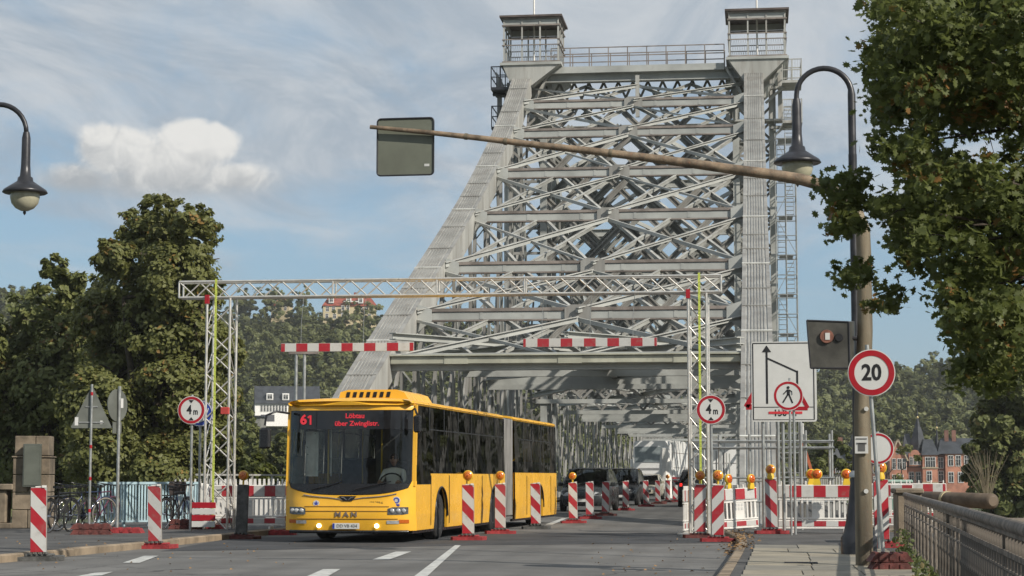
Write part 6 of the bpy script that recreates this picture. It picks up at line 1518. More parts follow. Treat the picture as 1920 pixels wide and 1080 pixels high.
def blob_points(cents, rads, n, shell=.55, sub=.33):
    """clumps on the outside of larger lobes: returns points and outward normals"""
    cents = np.array(cents, float); rads = np.array(rads, float); w = rads.reshape(len(rads), -1).mean(1) ** 2; w /= w.sum()
    P, N = [], []
    nc = max(6, int(n / 70))
    for i in rng.choice(len(cents), nc, p=w):
        d = rng.normal(size=3); d /= np.linalg.norm(d); r_ = rads[i] * np.ones(3); cc = cents[i] + d * r_ * (shell + (1 - shell) * rng.random() ** .6) * .88
        cr_ = r_.mean() * sub * rng.uniform(.5, 1.2); m = int(70 * rng.uniform(.6, 1.4))
        q = rng.normal(size=(m, 3)); q /= np.linalg.norm(q, axis=1, keepdims=True); rr_ = rng.random(m)[:, None] ** .5
        P.append(cc + q * rr_ * cr_ * np.array([1, 1, .75])); N.append(q * .5 + d * .7 + np.array([0, 0, .5]))
    return np.concatenate(P), np.concatenate(N)
bark = mat('bark', (.07, .055, .04), .9, var=.3, scale=6, bump=.6, bscale=20)
def limbs(mb, root, targets, r0, rnd, n=7):
    for tg in targets:
        a = Vector(root); b_ = Vector(tg); mid = a.lerp(b_, .5) + Vector((rnd.uniform(-.1, .1), rnd.uniform(-.1, .1), .08)) * (b_ - a).length
        pts = [a.lerp(mid, k / 4).lerp(mid.lerp(b_, k / 4), k / 4) for k in range(5)]; mb.tube(pts, [r0 * (1 - .8 * k / 4) for k in range(5)], n)
        for _ in range(4):
            s_ = pts[rnd.randint(1, 4)]; e = s_ + Vector((rnd.gauss(0, 1), rnd.gauss(0, 1), rnd.uniform(.1, 1.2))).normalized() * min(1.4, (b_ - a).length * .2)
            mb.tube([s_, s_.lerp(e, .5) + Vector((0, 0, .05)), e], [r0 * .35, r0 * .2, r0 * .07], 5)
def tree(name, label, loc, trunk_top, trunk_r, cents, rads, n, size, mt, cat='tree', group=None, leaf=LEAF1, lf=LF1, sub=.33, seed=1):
    t = thing(name, label, cat, loc, 0, group); rnd = random.Random(seed)
    mb = MB(); tt = Vector(trunk_top); mb.tube([(0, 0, -.2), tt * .4 + Vector((.1, 0, 0)), tt * .75, tt], [trunk_r * 1.25, trunk_r, trunk_r * .8, trunk_r * .6], 10)
    limbs(mb, tt * .8, [tuple(tt * .8 + (Vector(c) - tt * .8) * .82) for c in cents][:26], trunk_r * .5, rnd); mb.build('trunk', bark, t)
    P, N = blob_points(cents, rads, n, sub=sub); link('crown', leaves_mesh('crown', P, size, mt, leaf, lf, N, flat=.45), t); return t
lm_linden = leafmat('linden_leaves', (.105, .12, .036), (.21, .215, .068), (.26, .16, .05), .06, .32)
lm_dark = leafmat('dark_leaves', (.09, .11, .035), (.18, .19, .06), (.14, .09, .03), .03)
lm_mid = leafmat('bank_leaves_hazed', (.10, .125, .045), (.21, .225, .08), (.22, .16, .06), .03)  # lightened so that distance haze is part of the leaf colour
lm_oak = leafmat('oak_leaves', (.06, .078, .022), (.15, .175, .05), (.22, .11, .03), .06, .42, 1.3)
lm_bright = leafmat('bright_leaves', (.07, .09, .015), (.15, .16, .03), None, .05)
lm_hill = leafmat('hill_leaves', (.085, .105, .035), (.185, .19, .065), (.22, .15, .06), .05, .12, .03)
# big linden left, fitted as lobes at its distance
def lobes(L, Yc, base, depth=.8):
    C_, R_ = [], []
    for (px, py, pr) in L:
        for k in range(2 if depth else 1):
            Y = Yc + (random.uniform(-depth, depth) * 5 if depth else 0); q = at(px, py, Y); C_.append((q.x - base[0], q.y - base[1], q.z - base[2])); R_.append(pr * Y / F_PX)
    return C_, R_
bs = (at(300, 900, 72).x, 72.0, -6.3)
L = [(300, 395, 40), (355, 410, 45), (250, 425, 38), (390, 425, 30), (290, 450, 60), (360, 460, 55), (215, 480, 45), (330, 520, 75), (250, 540, 70), (385, 540, 40), (190, 590, 60), (300, 610, 90), (370, 620, 60), (395, 680, 55), (430, 660, 35),
     (240, 690, 90), (330, 720, 90), (400, 750, 55), (180, 760, 80), (280, 810, 90), (360, 830, 80), (415, 840, 45), (200, 860, 80), (300, 890, 80)]
c_, r_ = lobes(L, 72, bs, .5); tree('linden_tree', 'tall yellowing linden tree rising highest on the left, behind the blue railing', bs, (0, 0, 9), .5, c_, r_, 120000, .19, lm_linden, sub=.34, seed=3)
bs = (at(90, 900, 80).x, 80.0, -6.3)
L = [(100, 540, 45), (150, 560, 50), (60, 590, 55), (130, 640, 70), (40, 660, 70), (90, 720, 80), (20, 750, 70), (150, 740, 60), (60, 820, 80), (140, 840, 70), (10, 860, 70), (-40, 640, 70), (-60, 760, 80), (60, 900, 70), (170, 540, 32), (190, 580, 45), (215, 640, 55), (180, 690, 60), (100, 500, 26)]
c_, r_ = lobes(L, 80, bs, .5); tree('dark_tree', 'darker broad tree left of the tall linden, reaching the picture edge', bs, (0, 0, 8), .45, c_, r_, 60000, .24, lm_dark, sub=.36, seed=4)
bs = (at(455, 900, 95).x, 95.0, -6.0)
c_, r_ = lobes([(440, 905, 45), (475, 890, 42), (505, 905, 34), (420, 880, 28), (460, 930, 50), (540, 930, 40)], 95, bs, .3); tree('bright_bush', 'low bright green bush behind the picket fences left of the bus', bs, (0, 0, 3), .12, c_, r_, 9000, .24, lm_bright, 'bush', seed=5)
for i, (px, py, Y, s_, lab) in enumerate(((470, 835, 190, 48, 'mid-distance dark tree above the bright bush left of the bus'), (530, 845, 175, 40, 'mid-distance tree just left of the bus windscreen'), (430, 770, 230, 50, 'mid-distance tree behind the gantry tower'))):
    bs = (at(px, 900, Y).x, float(Y), hill_z(at(px, 900, Y).x, Y)); c_, r_ = lobes([(px + a * s_, py + b_ * s_, s_ * .5) for a, b_ in ((-.6, .1), (.5, .2), (0, -.4), (-.3, .6), (.5, .8), (0, .3))], Y, bs, .4); tree('river_tree', lab, bs, (0, 0, 6), .3, c_, r_, 9000, .55, lm_dark, seed=i, group='trees on the far river side')
# right bank trees beyond the railing
RB = [('broad green tree right of the red brick villa', 1880, 760, 120, [(1868, 720, 42), (1900, 700, 50), (1862, 790, 45), (1890, 790, 60), (1930, 740, 60), (1846, 850, 38), (1860, 860, 55), (1920, 860, 55), (1850, 925, 42), (1900, 930, 50), (1828, 890, 24), (1960, 900, 60)], lm_mid, 22000, .40),
      ('yellow-green tree behind the speed limit sign on the far bank', 1560, 860, 210, [(1560, 850, 35), (1530, 870, 30), (1600, 880, 30), (1540, 900, 30)], lm_bright, 6000, .5),
      ('small half bare tree before the red brick villa', 1690, 880, 200, [(1690, 850, 26), (1660, 860, 22), (1715, 870, 22), (1690, 890, 28)], lm_linden, 420, .35)]
for lab, px, py, Y, L, mt, n, sz in RB:
    x = at(px, 900, Y).x; bs = (x, float(Y), hill_z(x, Y)); c_, r_ = lobes(L, Y, bs, .4); tree('bank_tree', lab, bs, (0, 0, 7), .3, c_, r_, n, sz, mt, seed=px, group='trees on the right bank')
# reed-like bare shrub
x = at(1850, 900, 100).x; t = thing('bare_shrub', 'pale bare-twigged shrub before the broad green tree on the right', 'shrub', (x, 100, at(1850, 935, 100).z)); mb = MB()
for k in range(32): a = random.gauss(0, .6); b_ = random.gauss(0, .4); mb.tube([(a * .15, b_ * .15, 0), (a * .6, b_ * .5, 1.2), (a * 1.2, b_, 2.4 + random.uniform(-.6, .3))], [.025, .015, .006], 4)
mb.build('twigs', mat('pale_twig', (.17, .14, .09), .8), t)
# foreground oak at the right, close: clumps placed at their own distances
bs = (5.2, 15.6, .0); FC = []
def reg(x0, y0, x1, y1, n, r0, r1, Y0_=13.2, Y1_=16.8):
    for _ in range(n): FC.append((random.uniform(x0, x1), random.uniform(y0, y1), random.uniform(r0, r1), random.uniform(Y0_, Y1_)))
reg(1640, -60, 1700, 60, 8, 26, 42); reg(1690, -80, 2000, 120, 75, 26, 56); reg(1632, 60, 1720, 200, 24, 20, 34); reg(1710, 90, 2000, 225, 66, 24, 48); reg(1655, 190, 1755, 310, 22, 18, 32); reg(1760, 290, 1850, 330, 5, 20, 34)
reg(1680, 310, 1795, 445, 28, 18, 32); reg(1680, 440, 1790, 470, 6, 15, 24); reg(1645, 240, 1680, 300, 3, 16, 24); reg(1655, 385, 1680, 400, 2, 12, 18)
reg(1560, 335, 1615, 400, 7, 17, 27, 14.2, 15.8); reg(1560, 395, 1640, 440, 6, 16, 24, 14.2, 15.8); reg(1640, 380, 1750, 470, 11, 20, 32, 13.8, 15.8)
reg(1585, 500, 1625, 540, 4, 18, 27, 14.2, 15.8); reg(1650, 440, 1735, 520, 7, 18, 30); reg(1640, 540, 1690, 575, 4, 14, 22, 14.2, 15.8)
reg(1785, 330, 1990, 460, 55, 20, 38); reg(1765, 440, 2000, 600, 64, 18, 40); reg(1790, 580, 2000, 720, 46, 18, 36); reg(1780, 560, 1810, 640, 4, 16, 24); reg(1870, 620, 2000, 690, 8, 22, 34); reg(1860, 270, 1900, 300, 2, 10, 18); reg(1920, 250, 2000, 420, 12, 30, 50)
c_, r_ = [], []
for px, py, pr, Y in FC: q = at(px, py, Y); c_.append((q.x - bs[0], q.y - bs[1], q.z - bs[2])); r_.append(pr * Y / F_PX)
# the rest of the crown outside the frame, above and to the right, same tree
for _ in range(60):
    a = rng.normal(size=3); a /= np.linalg.norm(a); a[2] = abs(a[2]); c0 = np.array((5.6, 15.5, 4.6)) + a * np.array((2.6, 2.6, 2.6)) * rng.uniform(.5, 1)
    dcam = CR.transposed() @ (Vector(c0) - CP); pxx, pyy = 960 + F_PX * dcam.x / -dcam.z, 540 - F_PX * dcam.y / -dcam.z
    if pxx > 2000 or pyy < -60: c_.append(tuple(c0 - np.array(bs))); r_.append(rng.uniform(.25, .4))
t = thing('maple_tree', 'dark lobed-leaf tree overhanging from the right before the lamp and mast', 'tree', bs); mb = MB()
mb.tube([(0, 0, -.2), (.05, 0, 1.6), (.1, .1, 3.4)], [.24, .2, .14], 12); rnd = random.Random(9)
idx = rnd.sample(range(len(FC)), 46)
hubs = [(-.5, -.2, 3.3), (-1.0, .1, 4.2), (-.8, .3, 2.7), (0, .2, 4.6), (-1.6, .1, 3.8), (-1.5, .0, 3.0)]
for h_ in hubs: mb.tube([(.06, .05, 1.9), tuple(Vector((.06, .05, 1.9)).lerp(Vector(h_), .5) + Vector((0, 0, .15))), h_], [.09, .06, .04], 8)
for i in idx:
    c = Vector(c_[i]); h_ = min(hubs, key=lambda h: (Vector(h) - c).length); a = Vector(h_); m_ = a.lerp(c, .5) + Vector((rnd.uniform(-.2, .2), rnd.uniform(-.2, .2), rnd.uniform(-.1, .25)))
    mb.tube([a, m_, c], [.03, .018, .006], 6)
    for _ in range(3): e = m_.lerp(c, rnd.random()) ; f_ = e + Vector((rnd.gauss(0, .2), rnd.gauss(0, .2), rnd.gauss(0, .17))); mb.tube([e, e.lerp(f_, .5) + Vector((0, 0, .02)), f_], [.008, .005, .002], 4)
mb.build('trunk', bark, t)
P, N = [], []
for c, rr_ in zip(c_, r_):
    m = int(min(220, 24 + 760 * (rr_ * 1.45) ** 2 * 3.0)); q = rng.normal(size=(m, 3)); q /= np.linalg.norm(q, axis=1, keepdims=True); k = rng.random(m)[:, None] ** .42
    P.append(np.array(c) + rng.normal(size=(m, 3)) * rr_ * np.array([.62, .62, .46])); N.append(q * .35 + np.array([.1, -.2, .8]))
P = np.concatenate(P); N = np.concatenate(N); print('oak leaves', len(P)); link('crown', leaves_mesh('crown', P, .066, lm_oak, LEAF2, LF2, N, flat=.8), t)

# ------------------------------------------------------------------ wooded hillside (one mass)
proto = bpy.data.collections.new('crown_shapes'); random.seed(11)
for v in range(5):
    cs = [(0, 0, 5.5)] + [(random.uniform(-2.6, 2.6), random.uniform(-2.6, 2.6), random.uniform(2.2, 7.5)) for _ in range(9)]; P, N = blob_points(cs, [random.uniform(1.4, 2.6) for _ in cs], 1900, sub=.38)
    me = leaves_mesh('crown_shape', P, .62, lm_hill, LEAF1, LF1, N, flat=.2); o = bpy.data.objects.new('crown_shape', me); proto.objects.link(o)
pts = []
def in_house(x, y): return any(abs(x - hx_) < hw_ and -5 < y - hy_ < hd_ for hx_, hy_, hw_, hd_ in HOUSES)
HOUSES = [(at(520, 760, 430).x, 430, 9, 12), (at(655, 575, 640).x, 640, 13, 14), (at(1760, 850, 350).x, 350, 22, 18), (at(1610, 850, 390).x, 390, 17, 12), (at(525, 567, 690).x, 690, 7, 8)]
y = 300.0
while y < 790:
    x = -330.0
    while x < 150:
        px_ = x + random.uniform(-3, 3); py_ = y + random.uniform(-3, 3); k = mnoise.noise(Vector((px_ * .03, py_ * .03, 3)))
        spx = 1422 + px_ * F_PX / py_
        blocked = (455 < spx < 640 and 340 < py_ < 428) or (spx > 1500 and py_ < 405)
        if (py_ > 330 or px_ < -120) and not blocked and not in_house(px_, py_) and k > -.55: pts.append((px_, py_, hill_z(px_, py_) - 1.0))
        x += 8.6
    y += 8.6
for hx_, hy_, pyb in ((at(655, 575, 640).x, 640, 598), (at(525, 567, 690).x, 690, 572)):
    for k in range(-3, 4): pts.append((hx_ + k * 4.2, hy_ - 9 - (k % 2) * 2, at(655, pyb, hy_).z - 7.5 + random.uniform(-1, 1)))
print('hill crowns', len(pts))
me = bpy.data.meshes.new('hill_wood'); me.from_pydata(pts, [], []); hw_o = bpy.data.objects.new('hill_wood', me); C.objects.link(hw_o); tag(hw_o, 'dense mixed green wood covering the hillside across the river', 'wood', kind='stuff')
ng = bpy.data.node_groups.new('scatter_crowns', 'GeometryNodeTree'); ng.interface.new_socket('Geometry', in_out='INPUT', socket_type='NodeSocketGeometry'); ng.interface.new_socket('Geometry', in_out='OUTPUT', socket_type='NodeSocketGeometry')
gi, go = ng.nodes.new('NodeGroupInput'), ng.nodes.new('NodeGroupOutput'); ip = ng.nodes.new('GeometryNodeInstanceOnPoints'); ci = ng.nodes.new('GeometryNodeCollectionInfo'); ci.inputs[0].default_value = proto; ci.inputs[1].default_value = True; ci.inputs[2].default_value = True
ip.inputs['Pick Instance'].default_value = True
rv = ng.nodes.new('FunctionNodeRandomValue'); rv.data_type = 'FLOAT_VECTOR'; rv.inputs[0].default_value = (0, 0, 0); rv.inputs[1].default_value = (.2, .2, 6.28)
rs = ng.nodes.new('FunctionNodeRandomValue'); rs.data_type = 'FLOAT_VECTOR'; rs.inputs[0].default_value = (.9, .9, .75); rs.inputs[1].default_value = (1.9, 1.9, 1.7); rs.inputs['Seed'].default_value = 5
ng.links.new(gi.outputs[0], ip.inputs['Points']); ng.links.new(ci.outputs[0], ip.inputs['Instance']); ng.links.new(rv.outputs[0], ip.inputs['Rotation']); ng.links.new(rs.outputs[0], ip.inputs['Scale']); ng.links.new(ip.outputs[0], go.inputs[0])
md = hw_o.modifiers.new('scatter', 'NODES'); md.node_group = ng

# ------------------------------------------------------------------ houses
winm = mat('window_dark', (.03, .032, .035), .15, var=.1); wframe = mat('window_frame_white', (.7, .7, .68), .5)
def window(parent, x, y, z, w, h, face=(0, -1), fr=wframe):
    """window with frame and mullions on a wall facing -Y (face) or sideways"""
    mb = MB(); fx_, fy_ = face; ux = (-fy_, fx_)
    def B(cx, cz, ww, hh, dep, off): 
        c = (x + ux[0] * cx + fx_ * off, y + ux[1] * cx + fy_ * off, z + cz); d = (abs(ux[0]) * ww + abs(fx_) * dep, abs(ux[1]) * ww + abs(fy_) * dep, hh); mb.box(c, d)
    t_ = min(.12, w * .1)
    B(0, h / 2 - t_ / 2, w, t_, .1, .03); B(0, -h / 2 + t_ / 2, w, t_, .1, .03); B(w / 2 - t_ / 2, 0, t_, h - 2 * t_ - .01, .1, .03); B(-w / 2 + t_ / 2, 0, t_, h - 2 * t_ - .01, .1, .03); B(0, 0, t_ * .6, h - 2 * t_ - .02, .08, .03); B(0, h * .15, w - 2 * t_ - .02, t_ * .6, .07, .03)
    f_ = mb.build('window', fr, parent); mb = MB(); B(0, 0, w - t_, h - t_, .03, .005); mb.build('pane', winm, f_); return f_
def gable_roof(w, d, z, h, ov, mt, parent, axis='x', name='roof', th=.25, x=0, y=0):
    mb = MB(); a, b_ = w / 2 + ov, d / 2 + ov
    if axis == 'x': vs = [(x - a, y - b_, z - .2), (x + a, y - b_, z - .2), (x + a, y + b_, z - .2), (x - a, y + b_, z - .2), (x - a + .01, y, z + h), (x + a - .01, y, z + h)]; fs = [(0, 1, 5, 4), (2, 3, 4, 5), (0, 4, 3), (1, 2, 5), (3, 2, 1, 0)]
    else: vs = [(x - a, y - b_, z - .2), (x + a, y - b_, z - .2), (x + a, y + b_, z - .2), (x - a, y + b_, z - .2), (x, y - b_, z + h), (x, y + b_, z + h)]; fs = [(0, 4, 5, 3), (1, 2, 5, 4), (0, 1, 4), (2, 3, 5), (3, 2, 1, 0)]
    mb.add(vs, fs); return mb.build(name, mt, parent)
def hip_roof(w, d, z, h, ov, mt, parent, x=0, y=0, top=.35, name='roof'):
    mb = MB(); a, b_ = w / 2 + ov, d / 2 + ov; c = w / 2 * top; e = d / 2 * top * .3
    mb.add([(x - a, y - b_, z), (x + a, y - b_, z), (x + a, y + b_, z), (x - a, y + b_, z), (x - c, y - e, z + h), (x + c, y - e, z + h), (x + c, y + e, z + h), (x - c, y + e, z + h)], [(0, 1, 5, 4), (1, 2, 6, 5), (2, 3, 7, 6), (3, 0, 4, 7), (4, 5, 6, 7), (3, 2, 1, 0)]); return mb.build(name, mt, parent)
slate = mat('slate_roof', (.045, .05, .058), .6, var=.2, scale=.8, bump=.3, bscale=4); redtile = mat('red_tile_roof', (.28, .07, .045), .8, var=.2, scale=.8, bump=.3, bscale=5)
# white house
Yh = 430; a, b_ = at(478, 790, Yh), at(560, 722, Yh); w = (at(600, 790, Yh).x - a.x); WH = thing('white_house', 'white rendered house with dark slate roof and two small dormer windows', 'house', ((a.x + a.x + w) / 2, Yh, a.z - 1), R(16))
ph = at(480, 755, Yh).z - WH.location.z; rt_ = at(480, 722, Yh).z - WH.location.z
mb = MB(); mb.box((0, 4, ph / 2 - .1), (w - .4, 8, ph)); mb.build('wall', mat('white_render', (.85, .83, .79), .8, var=.05), WH); gable_roof(w - 1.2, 8, ph - .1, rt_ - ph, .5, slate, WH, y=4)
for px in (507, 536): X_ = at(px, 744, Yh).x - WH.location.x; dz = at(px, 744, Yh).z - WH.location.z; dm = MB(); dm.box((X_, .9, dz), (1.5, 1.6, 1.5)); d_ = dm.build('dormer', MATS['white_render'], WH); window(d_, X_, .09, dz, 1.2, 1.2)
for k in range(9): X_ = at(492 + k * 5.5, 765, Yh).x - WH.location.x; window(WH, X_, 0, at(500, 766, Yh).z - WH.location.z, .5, 1.5)
X_ = at(503, 784, Yh).x - WH.location.x; mb = MB(); mb.box((X_, -.03, at(500, 784, Yh).z - WH.location.z), (3.0, .1, 1.5)); mb.build('garage_door', mat('garage_grey', (.1, .1, .11), .6), WH)
# villa on the ridge
Yv = 640; a, b_ = at(607, 600, Yv), at(705, 552, Yv); VL = thing('ridge_villa', 'cream villa with red tiled mansard roof standing on the hill ridge', 'house', ((a.x + b_.x) / 2, Yv, a.z - 6), R(14)); W_ = b_.x - a.x; zo = lambda py: at(650, py, Yv).z - VL.location.z
mb = MB(); mb.box((0, 5, zo(574) / 2), (W_, 10, zo(574))); mb.build('wall', mat('cream_render', (.50, .42, .26), .8, var=.06), VL); hip_roof(W_, 10, zo(574), zo(552) - zo(574), .4, redtile, VL, y=5, top=.75)
mb = MB(); mb.box((W_ * .02, -.6, zo(590) / 2 + 1), (4.2, 1.2, zo(568) - 2)); mb.build('bay', MATS['cream_render'], VL); mb = MB(); mb.box((W_ * .02, -.7, zo(566)), (4.8, 1.6, .3)); mb.build('balcony', wframe, VL)
for px, py in ((615, 580), (626, 580), (614, 593), (628, 593), (668, 580), (677, 580), (687, 580), (696, 580), (668, 593), (680, 593), (692, 593)): window(VL, at(px, py, Yv).x - VL.location.x, 0, zo(py), 1.1, 1.7)
for px, py in ((643, 578), (652, 578), (643, 592), (652, 592)): window(VL, at(px, py, Yv).x - VL.location.x, -1.2, zo(py), 1.1, 1.6)
for px in (622, 654, 676): dm = MB(); X_ = at(px, 562, Yv).x - VL.location.x; dm.box((X_, .6, zo(563)), (1.7, 1.6, 2.0)); d_ = dm.build('dormer', wframe, VL); window(d_, X_, -.21, zo(563), 1.2, 1.4)
mb = MB(); mb.box((2, 6, zo(551)), (.9, .9, 2)); mb.build('chimney', redtile, VL)
Yr = 690; a = at(525, 578, Yr); RHs = thing('red_roof_house', 'small house with red roof peeping over the hill trees', 'house', (a.x, Yr, a.z - 5)); mb = MB(); mb.box((0, 3, 3), (6.5, 6, 6)); mb.build('wall', MATS['cream_render'], RHs); hip_roof(6.5, 6, 6, 2.6, .4, redtile, RHs, y=3)
for x in (-2, 0, 2): window(RHs, x, 0, 4.9, 1, 1.4)
a = at(440, 800, 330); OH = thing('long_shed', 'low grey garden building with terrace rails half hidden behind the gantry tower', 'shed', (a.x, 330, a.z - 2)); mb = MB(); mb.box((1, 2, 2), (7, 4, 3.2)); mb.build('wall', mat('grey_render', (.22, .22, .2), .8), OH); mb = MB(); mb.box((1, 2, 3.75), (7.6, 4.6, .25)); mb.build('roof', slate, OH)
for k in range(3): window(OH, -1 + k * 2, 0, 2.2, .9, 1.2)
# red brick villa, right
brick = mat('red_brick_wall', (.46, .21, .14), .85, var=.15, scale=.7, dirt=.2, bump=.2, bscale=6); brickd = mat('dark_brick_wall', (.20, .10, .075), .85, var=.2, scale=.7); trimm = mat('sandstone_trim', (.42, .34, .24), .8)
Yb = 350; a = at(1740, 920, Yb); BV = thing('brick_villa', 'large red brick villa with steep slate roofs, pointed gable and two thin spires', 'building', (a.x, Yb, a.z - 3)); ox, oz = BV.location.x, BV.location.z
bx_ = lambda px: at(px, 850, Yb).x - ox
bz = lambda py: at(1740, py, Yb).z - oz
def wallblk(x0, x1, y0, d, z1, mt, nm='wall'): mb = MB(); mb.box(((x0 + x1) / 2, y0 + d / 2, z1 / 2), (x1 - x0, d, z1)); return mb.build(nm, mt, BV)
wallblk(bx_(1668), bx_(1700), 0, 8, bz(862), brick); mb = MB(); c_ = bx_(1684); hw_ = (bx_(1700) - bx_(1668)) / 2; mb.prism([(-hw_, bz(862)), (hw_, bz(862)), (.15, bz(826)), (-.15, bz(826))], (c_, 4, 0), (1, 0, 0), (0, 0, 1), 8); mb.build('gable', brick, BV)
mb = MB(); 
for s_ in (-1, 1): mb.beam((c_ + s_ * (hw_ + .2), -.1, bz(864)), (c_, -.1, bz(824)), .5, .25)
mb.build('gable_coping', trimm, BV)
wallblk(bx_(1700), bx_(1729), 1.0, 7, bz(874), brick); wallblk(bx_(1729), bx_(1757), -.6, 9, bz(852), brick); wallblk(bx_(1757), bx_(1772), .6, 7, bz(852), brickd); wallblk(bx_(1772), bx_(1850), -.4, 8, bz(850), brick)
mb = MB(); x0, x1 = bx_(1704), bx_(1727); mb.box(((x0 + x1) / 2, .6, bz(862)), (x1 - x0, 1.4, bz(850) - bz(874))); d_ = mb.build('dormer', brick, BV); mb = MB(); mb.lathe([(.8, -.76), (.8, .7)], ((x0 + x1) / 2, .6, bz(852)), 16, axis='y'); mb.build('dormer_arch', brick, d_)
for k in range(3): window(BV, (x0 + x1) / 2 - .65 + k * .65, -.12, bz(864), .55, 1.4)
# roofs
mb = MB(); x0, x1 = bx_(1690), bx_(1730); mb.add([(x0, .8, bz(876)), (x1, .8, bz(876)), (x1, 8, bz(876)), (x0, 8, bz(876)), (bx_(1700), 4.2, bz(812)), (bx_(1708), 4.2, bz(812))], [(0, 1, 5, 4), (1, 2, 5), (2, 3, 4, 5), (3, 0, 4), (3, 2, 1, 0)]); mb.build('roof', slate, BV)
def spire(px, pyb, w0, py_mid, wm, pyt, nm='spire'):
    mb = MB(); x = bx_(px); mb.lathe([(w0, bz(pyb)), (w0 * .55, bz(pyb + (py_mid - pyb) * .45)), (wm, bz(py_mid)), (wm * .6, bz(py_mid - 8)), (.12, bz(py_mid - 24)), (.06, bz(pyt))], (x, 3, 0), 4, smooth=False); o = mb.build(nm, slate, BV)
    mb = MB(); mb.lathe([(.05, 0), (.28, .3), (.05, .6)], (x, 3, bz(pyt + 20)), 8); mb.build('finial', mat('gilt', (.5, .4, .2), .4, metal=.5), o)
spire(1724, 862, 2.6, 806, .75, 765); spire(1760, 858, 1.5, 835, .5, 785)
mb = MB(); x0, x1 = bx_(1727), bx_(1760); mb.add([(x0, -.9, bz(853)), (x1, -.9, bz(853)), (x1, 8.5, bz(853)), (x0, 8.5, bz(853)), (x0 + .6, 2.5, bz(823)), (x1 - .8, 2.5, bz(823)), (x1 - .8, 6, bz(823)), (x0 + .6, 6, bz(823))], [(0, 1, 5, 4), (1, 2, 6, 5), (2, 3, 7, 6), (3, 0, 4, 7), (4, 5, 6, 7), (3, 2, 1, 0)]); mb.build('roof', slate, BV)
mb = MB(); x0, x1 = bx_(1757), bx_(1856); mb.add([(x0, -.7, bz(851)), (x1, -.7, bz(851)), (x1, 8, bz(851)), (x0, 8, bz(851)), (x0 + 1, 3.5, bz(821)), (x1 - 2, 3.5, bz(821))], [(0, 1, 5, 4), (1, 2, 5), (2, 3, 4, 5), (3, 0, 4), (3, 2, 1, 0)]); mb.build('roof', slate, BV)
for px, py, y_ in ((1676, 870, 0), (1686, 870, 0), (1695, 870, 0), (1739, 867, -.6), (1748, 867, -.6), (1676, 900, 0), (1688, 900, 0), (1709, 895, 1), (1722, 895, 1), (1741, 893, -.6), (1782, 864, -.4), (1796, 864, -.4), (1812, 864, -.4), (1782, 895, -.4), (1800, 895, -.4), (1764, 868, .6), (1764, 893, .6)): window(BV, bx_(px), y_, bz(py), .95 if px not in (1676, 1686, 1695) else .7, 1.9)
window(BV, c_ * 0 + bx_(1684), 0 - .0, bz(846), .5, 1.0)
for py in (877, 905): mb = MB(); mb.box(((bx_(1729) + bx_(1757)) / 2, -.65, bz(py)), (bx_(1757) - bx_(1729) + .2, .15, .25)); mb.build('cornice', trimm, BV)
for px in (1778, 1792): mb = MB(); mb.box((bx_(px), 3, bz(818)), (.7, .7, 2.2)); mb.build('chimney', brickd, BV)
# darker neighbour house
Yd = 390; a = at(1600, 915, Yd); DH = thing('dark_villa', 'dark brick house with complicated slate roof behind the mast and lamps', 'house', (a.x, Yd, a.z - 3)); zz = lambda py: at(1600, py, Yd).z - DH.location.z; xx = lambda px: at(px, 850, Yd).x - DH.location.x
mb = MB(); x0, x1 = xx(1548), xx(1660); mb.box(((x0 + x1) / 2, 4, zz(868) / 2), (x1 - x0, 8, zz(868))); mb.build('wall', brickd, DH); hip_roof(x1 - x0, 8, zz(868), zz(832) - zz(868), .5, slate, DH, x=(x0 + x1) / 2, y=4, top=.6)
for px, w in ((1562, 1.6), (1598, 1.4), (1630, 1.2)): mb = MB(); mb.lathe([(w, zz(862)), (w * .5, zz(838)), (.08, zz(815))], (xx(px), .3, 0), 4, smooth=False); mb.build('turret_roof', slate, DH)
for px in range(1556, 1652, 14):
    for py in (880, 900): window(DH, xx(px), 0, zz(py), .8, 1.5)
for px in (1577, 1612): mb = MB(); mb.box((xx(px), 4, zz(829)), (1.0, .8, 2)); mb.build('chimney', brickd, DH)
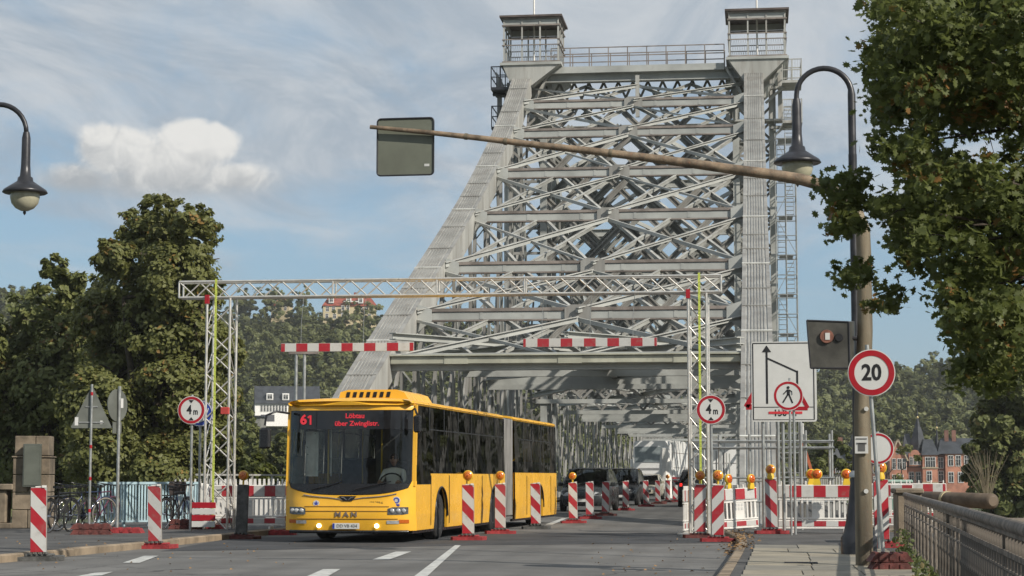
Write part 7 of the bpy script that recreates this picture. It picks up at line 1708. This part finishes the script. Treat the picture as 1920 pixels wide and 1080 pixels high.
# orange crane arm
a, b_ = at(1503, 820, 150), at(1531, 868, 150); t = thing('crane_arm', 'thin orange machine arm slanting behind the barriers', 'machine arm', (b_.x, 150, b_.z)); mb = MB(); mb.beam((0, 0, -2.0), (a.x - b_.x, 0, a.z - b_.z), .16, .22); mb.build('boom', mat('crane_orange', (.45, .12, .05), .5), t); mb = MB(); mb.box((a.x - b_.x, 0, a.z - b_.z + .4), (.35, .3, 1.3), 0, 0, .05); mb.build('head', mat('crane_white', (.6, .6, .58), .5), t)

# ------------------------------------------------------------------ the square's houses behind the camera (seen mirrored in the bus glass)
for i, (x, w, h_, c, lab) in enumerate(((-26, 15, 15, (.50, .42, .30), 'ochre rendered town house across the square, mirrored in the bus windscreen'), (-9, 16, 18, (.36, .24, .17), 'tall sandstone corner house across the square behind the camera'), (9, 15, 14, (.55, .52, .46), 'pale town house with slate roof across the square behind the camera'))):
    t = thing('town_house', lab, 'house', (x, -48, 0)); wm_ = mat('town_wall_%s' % 'abc'[i], c, .85, var=.1, scale=.6, dirt=.3)
    mb = MB(); mb.box((0, -5, h_ / 2), (w, 10, h_)); mb.build('wall', wm_, t); gable_roof(w, 10, h_ + .2, 4, .5, slate, t, y=-5)
    for fl in range(int(h_ // 3.4)):
        for k in range(5): window(t, (k - 2) * w / 5.4, .0, 2.2 + fl * 3.4, 1.2, 1.9, face=(0, 1))

# ------------------------------------------------------------------ thin haze
hb = MB(); hb.box((0, 1800, 40), (3100, 4500, 106)); hz = hb.build('haze', mat('haze_air', (1, 1, 1), 1)); hz['kind'] = 'stuff'; hz['label'] = 'thin pale autumn haze over the river valley'
hm = bpy.data.materials.new('haze_volume'); hm.use_nodes = True; t = NT(hm.node_tree); t.n.clear(); o = t.new('ShaderNodeOutputMaterial'); v = t.new('ShaderNodeVolumePrincipled')
v.inputs['Color'].default_value = (.86, .88, .88, 1); v.inputs['Density'].default_value = .00019; v.inputs['Anisotropy'].default_value = .2; t.link(v.outputs[0], o.inputs['Volume'])
hz.data.materials.clear(); hz.data.materials.append(hm)
# weeds at the railing foot
P = np.array([(2.35 + (y - 33) * .042 + rng.normal() * .10, y, .12 + rng.random() ** 2 * (.32 if 30 < y < 34.6 else .12)) for y in rng.uniform(16, 35, 900)])
o = link('weeds', leaves_mesh('weeds', P, .07, leafmat('weed_leaves', (.05, .07, .02), (.12, .14, .04), (.2, .16, .07), .2), LEAF1, LF1)); tag(o, 'low green weeds growing along the foot of the iron railing', 'weeds', kind='stuff')
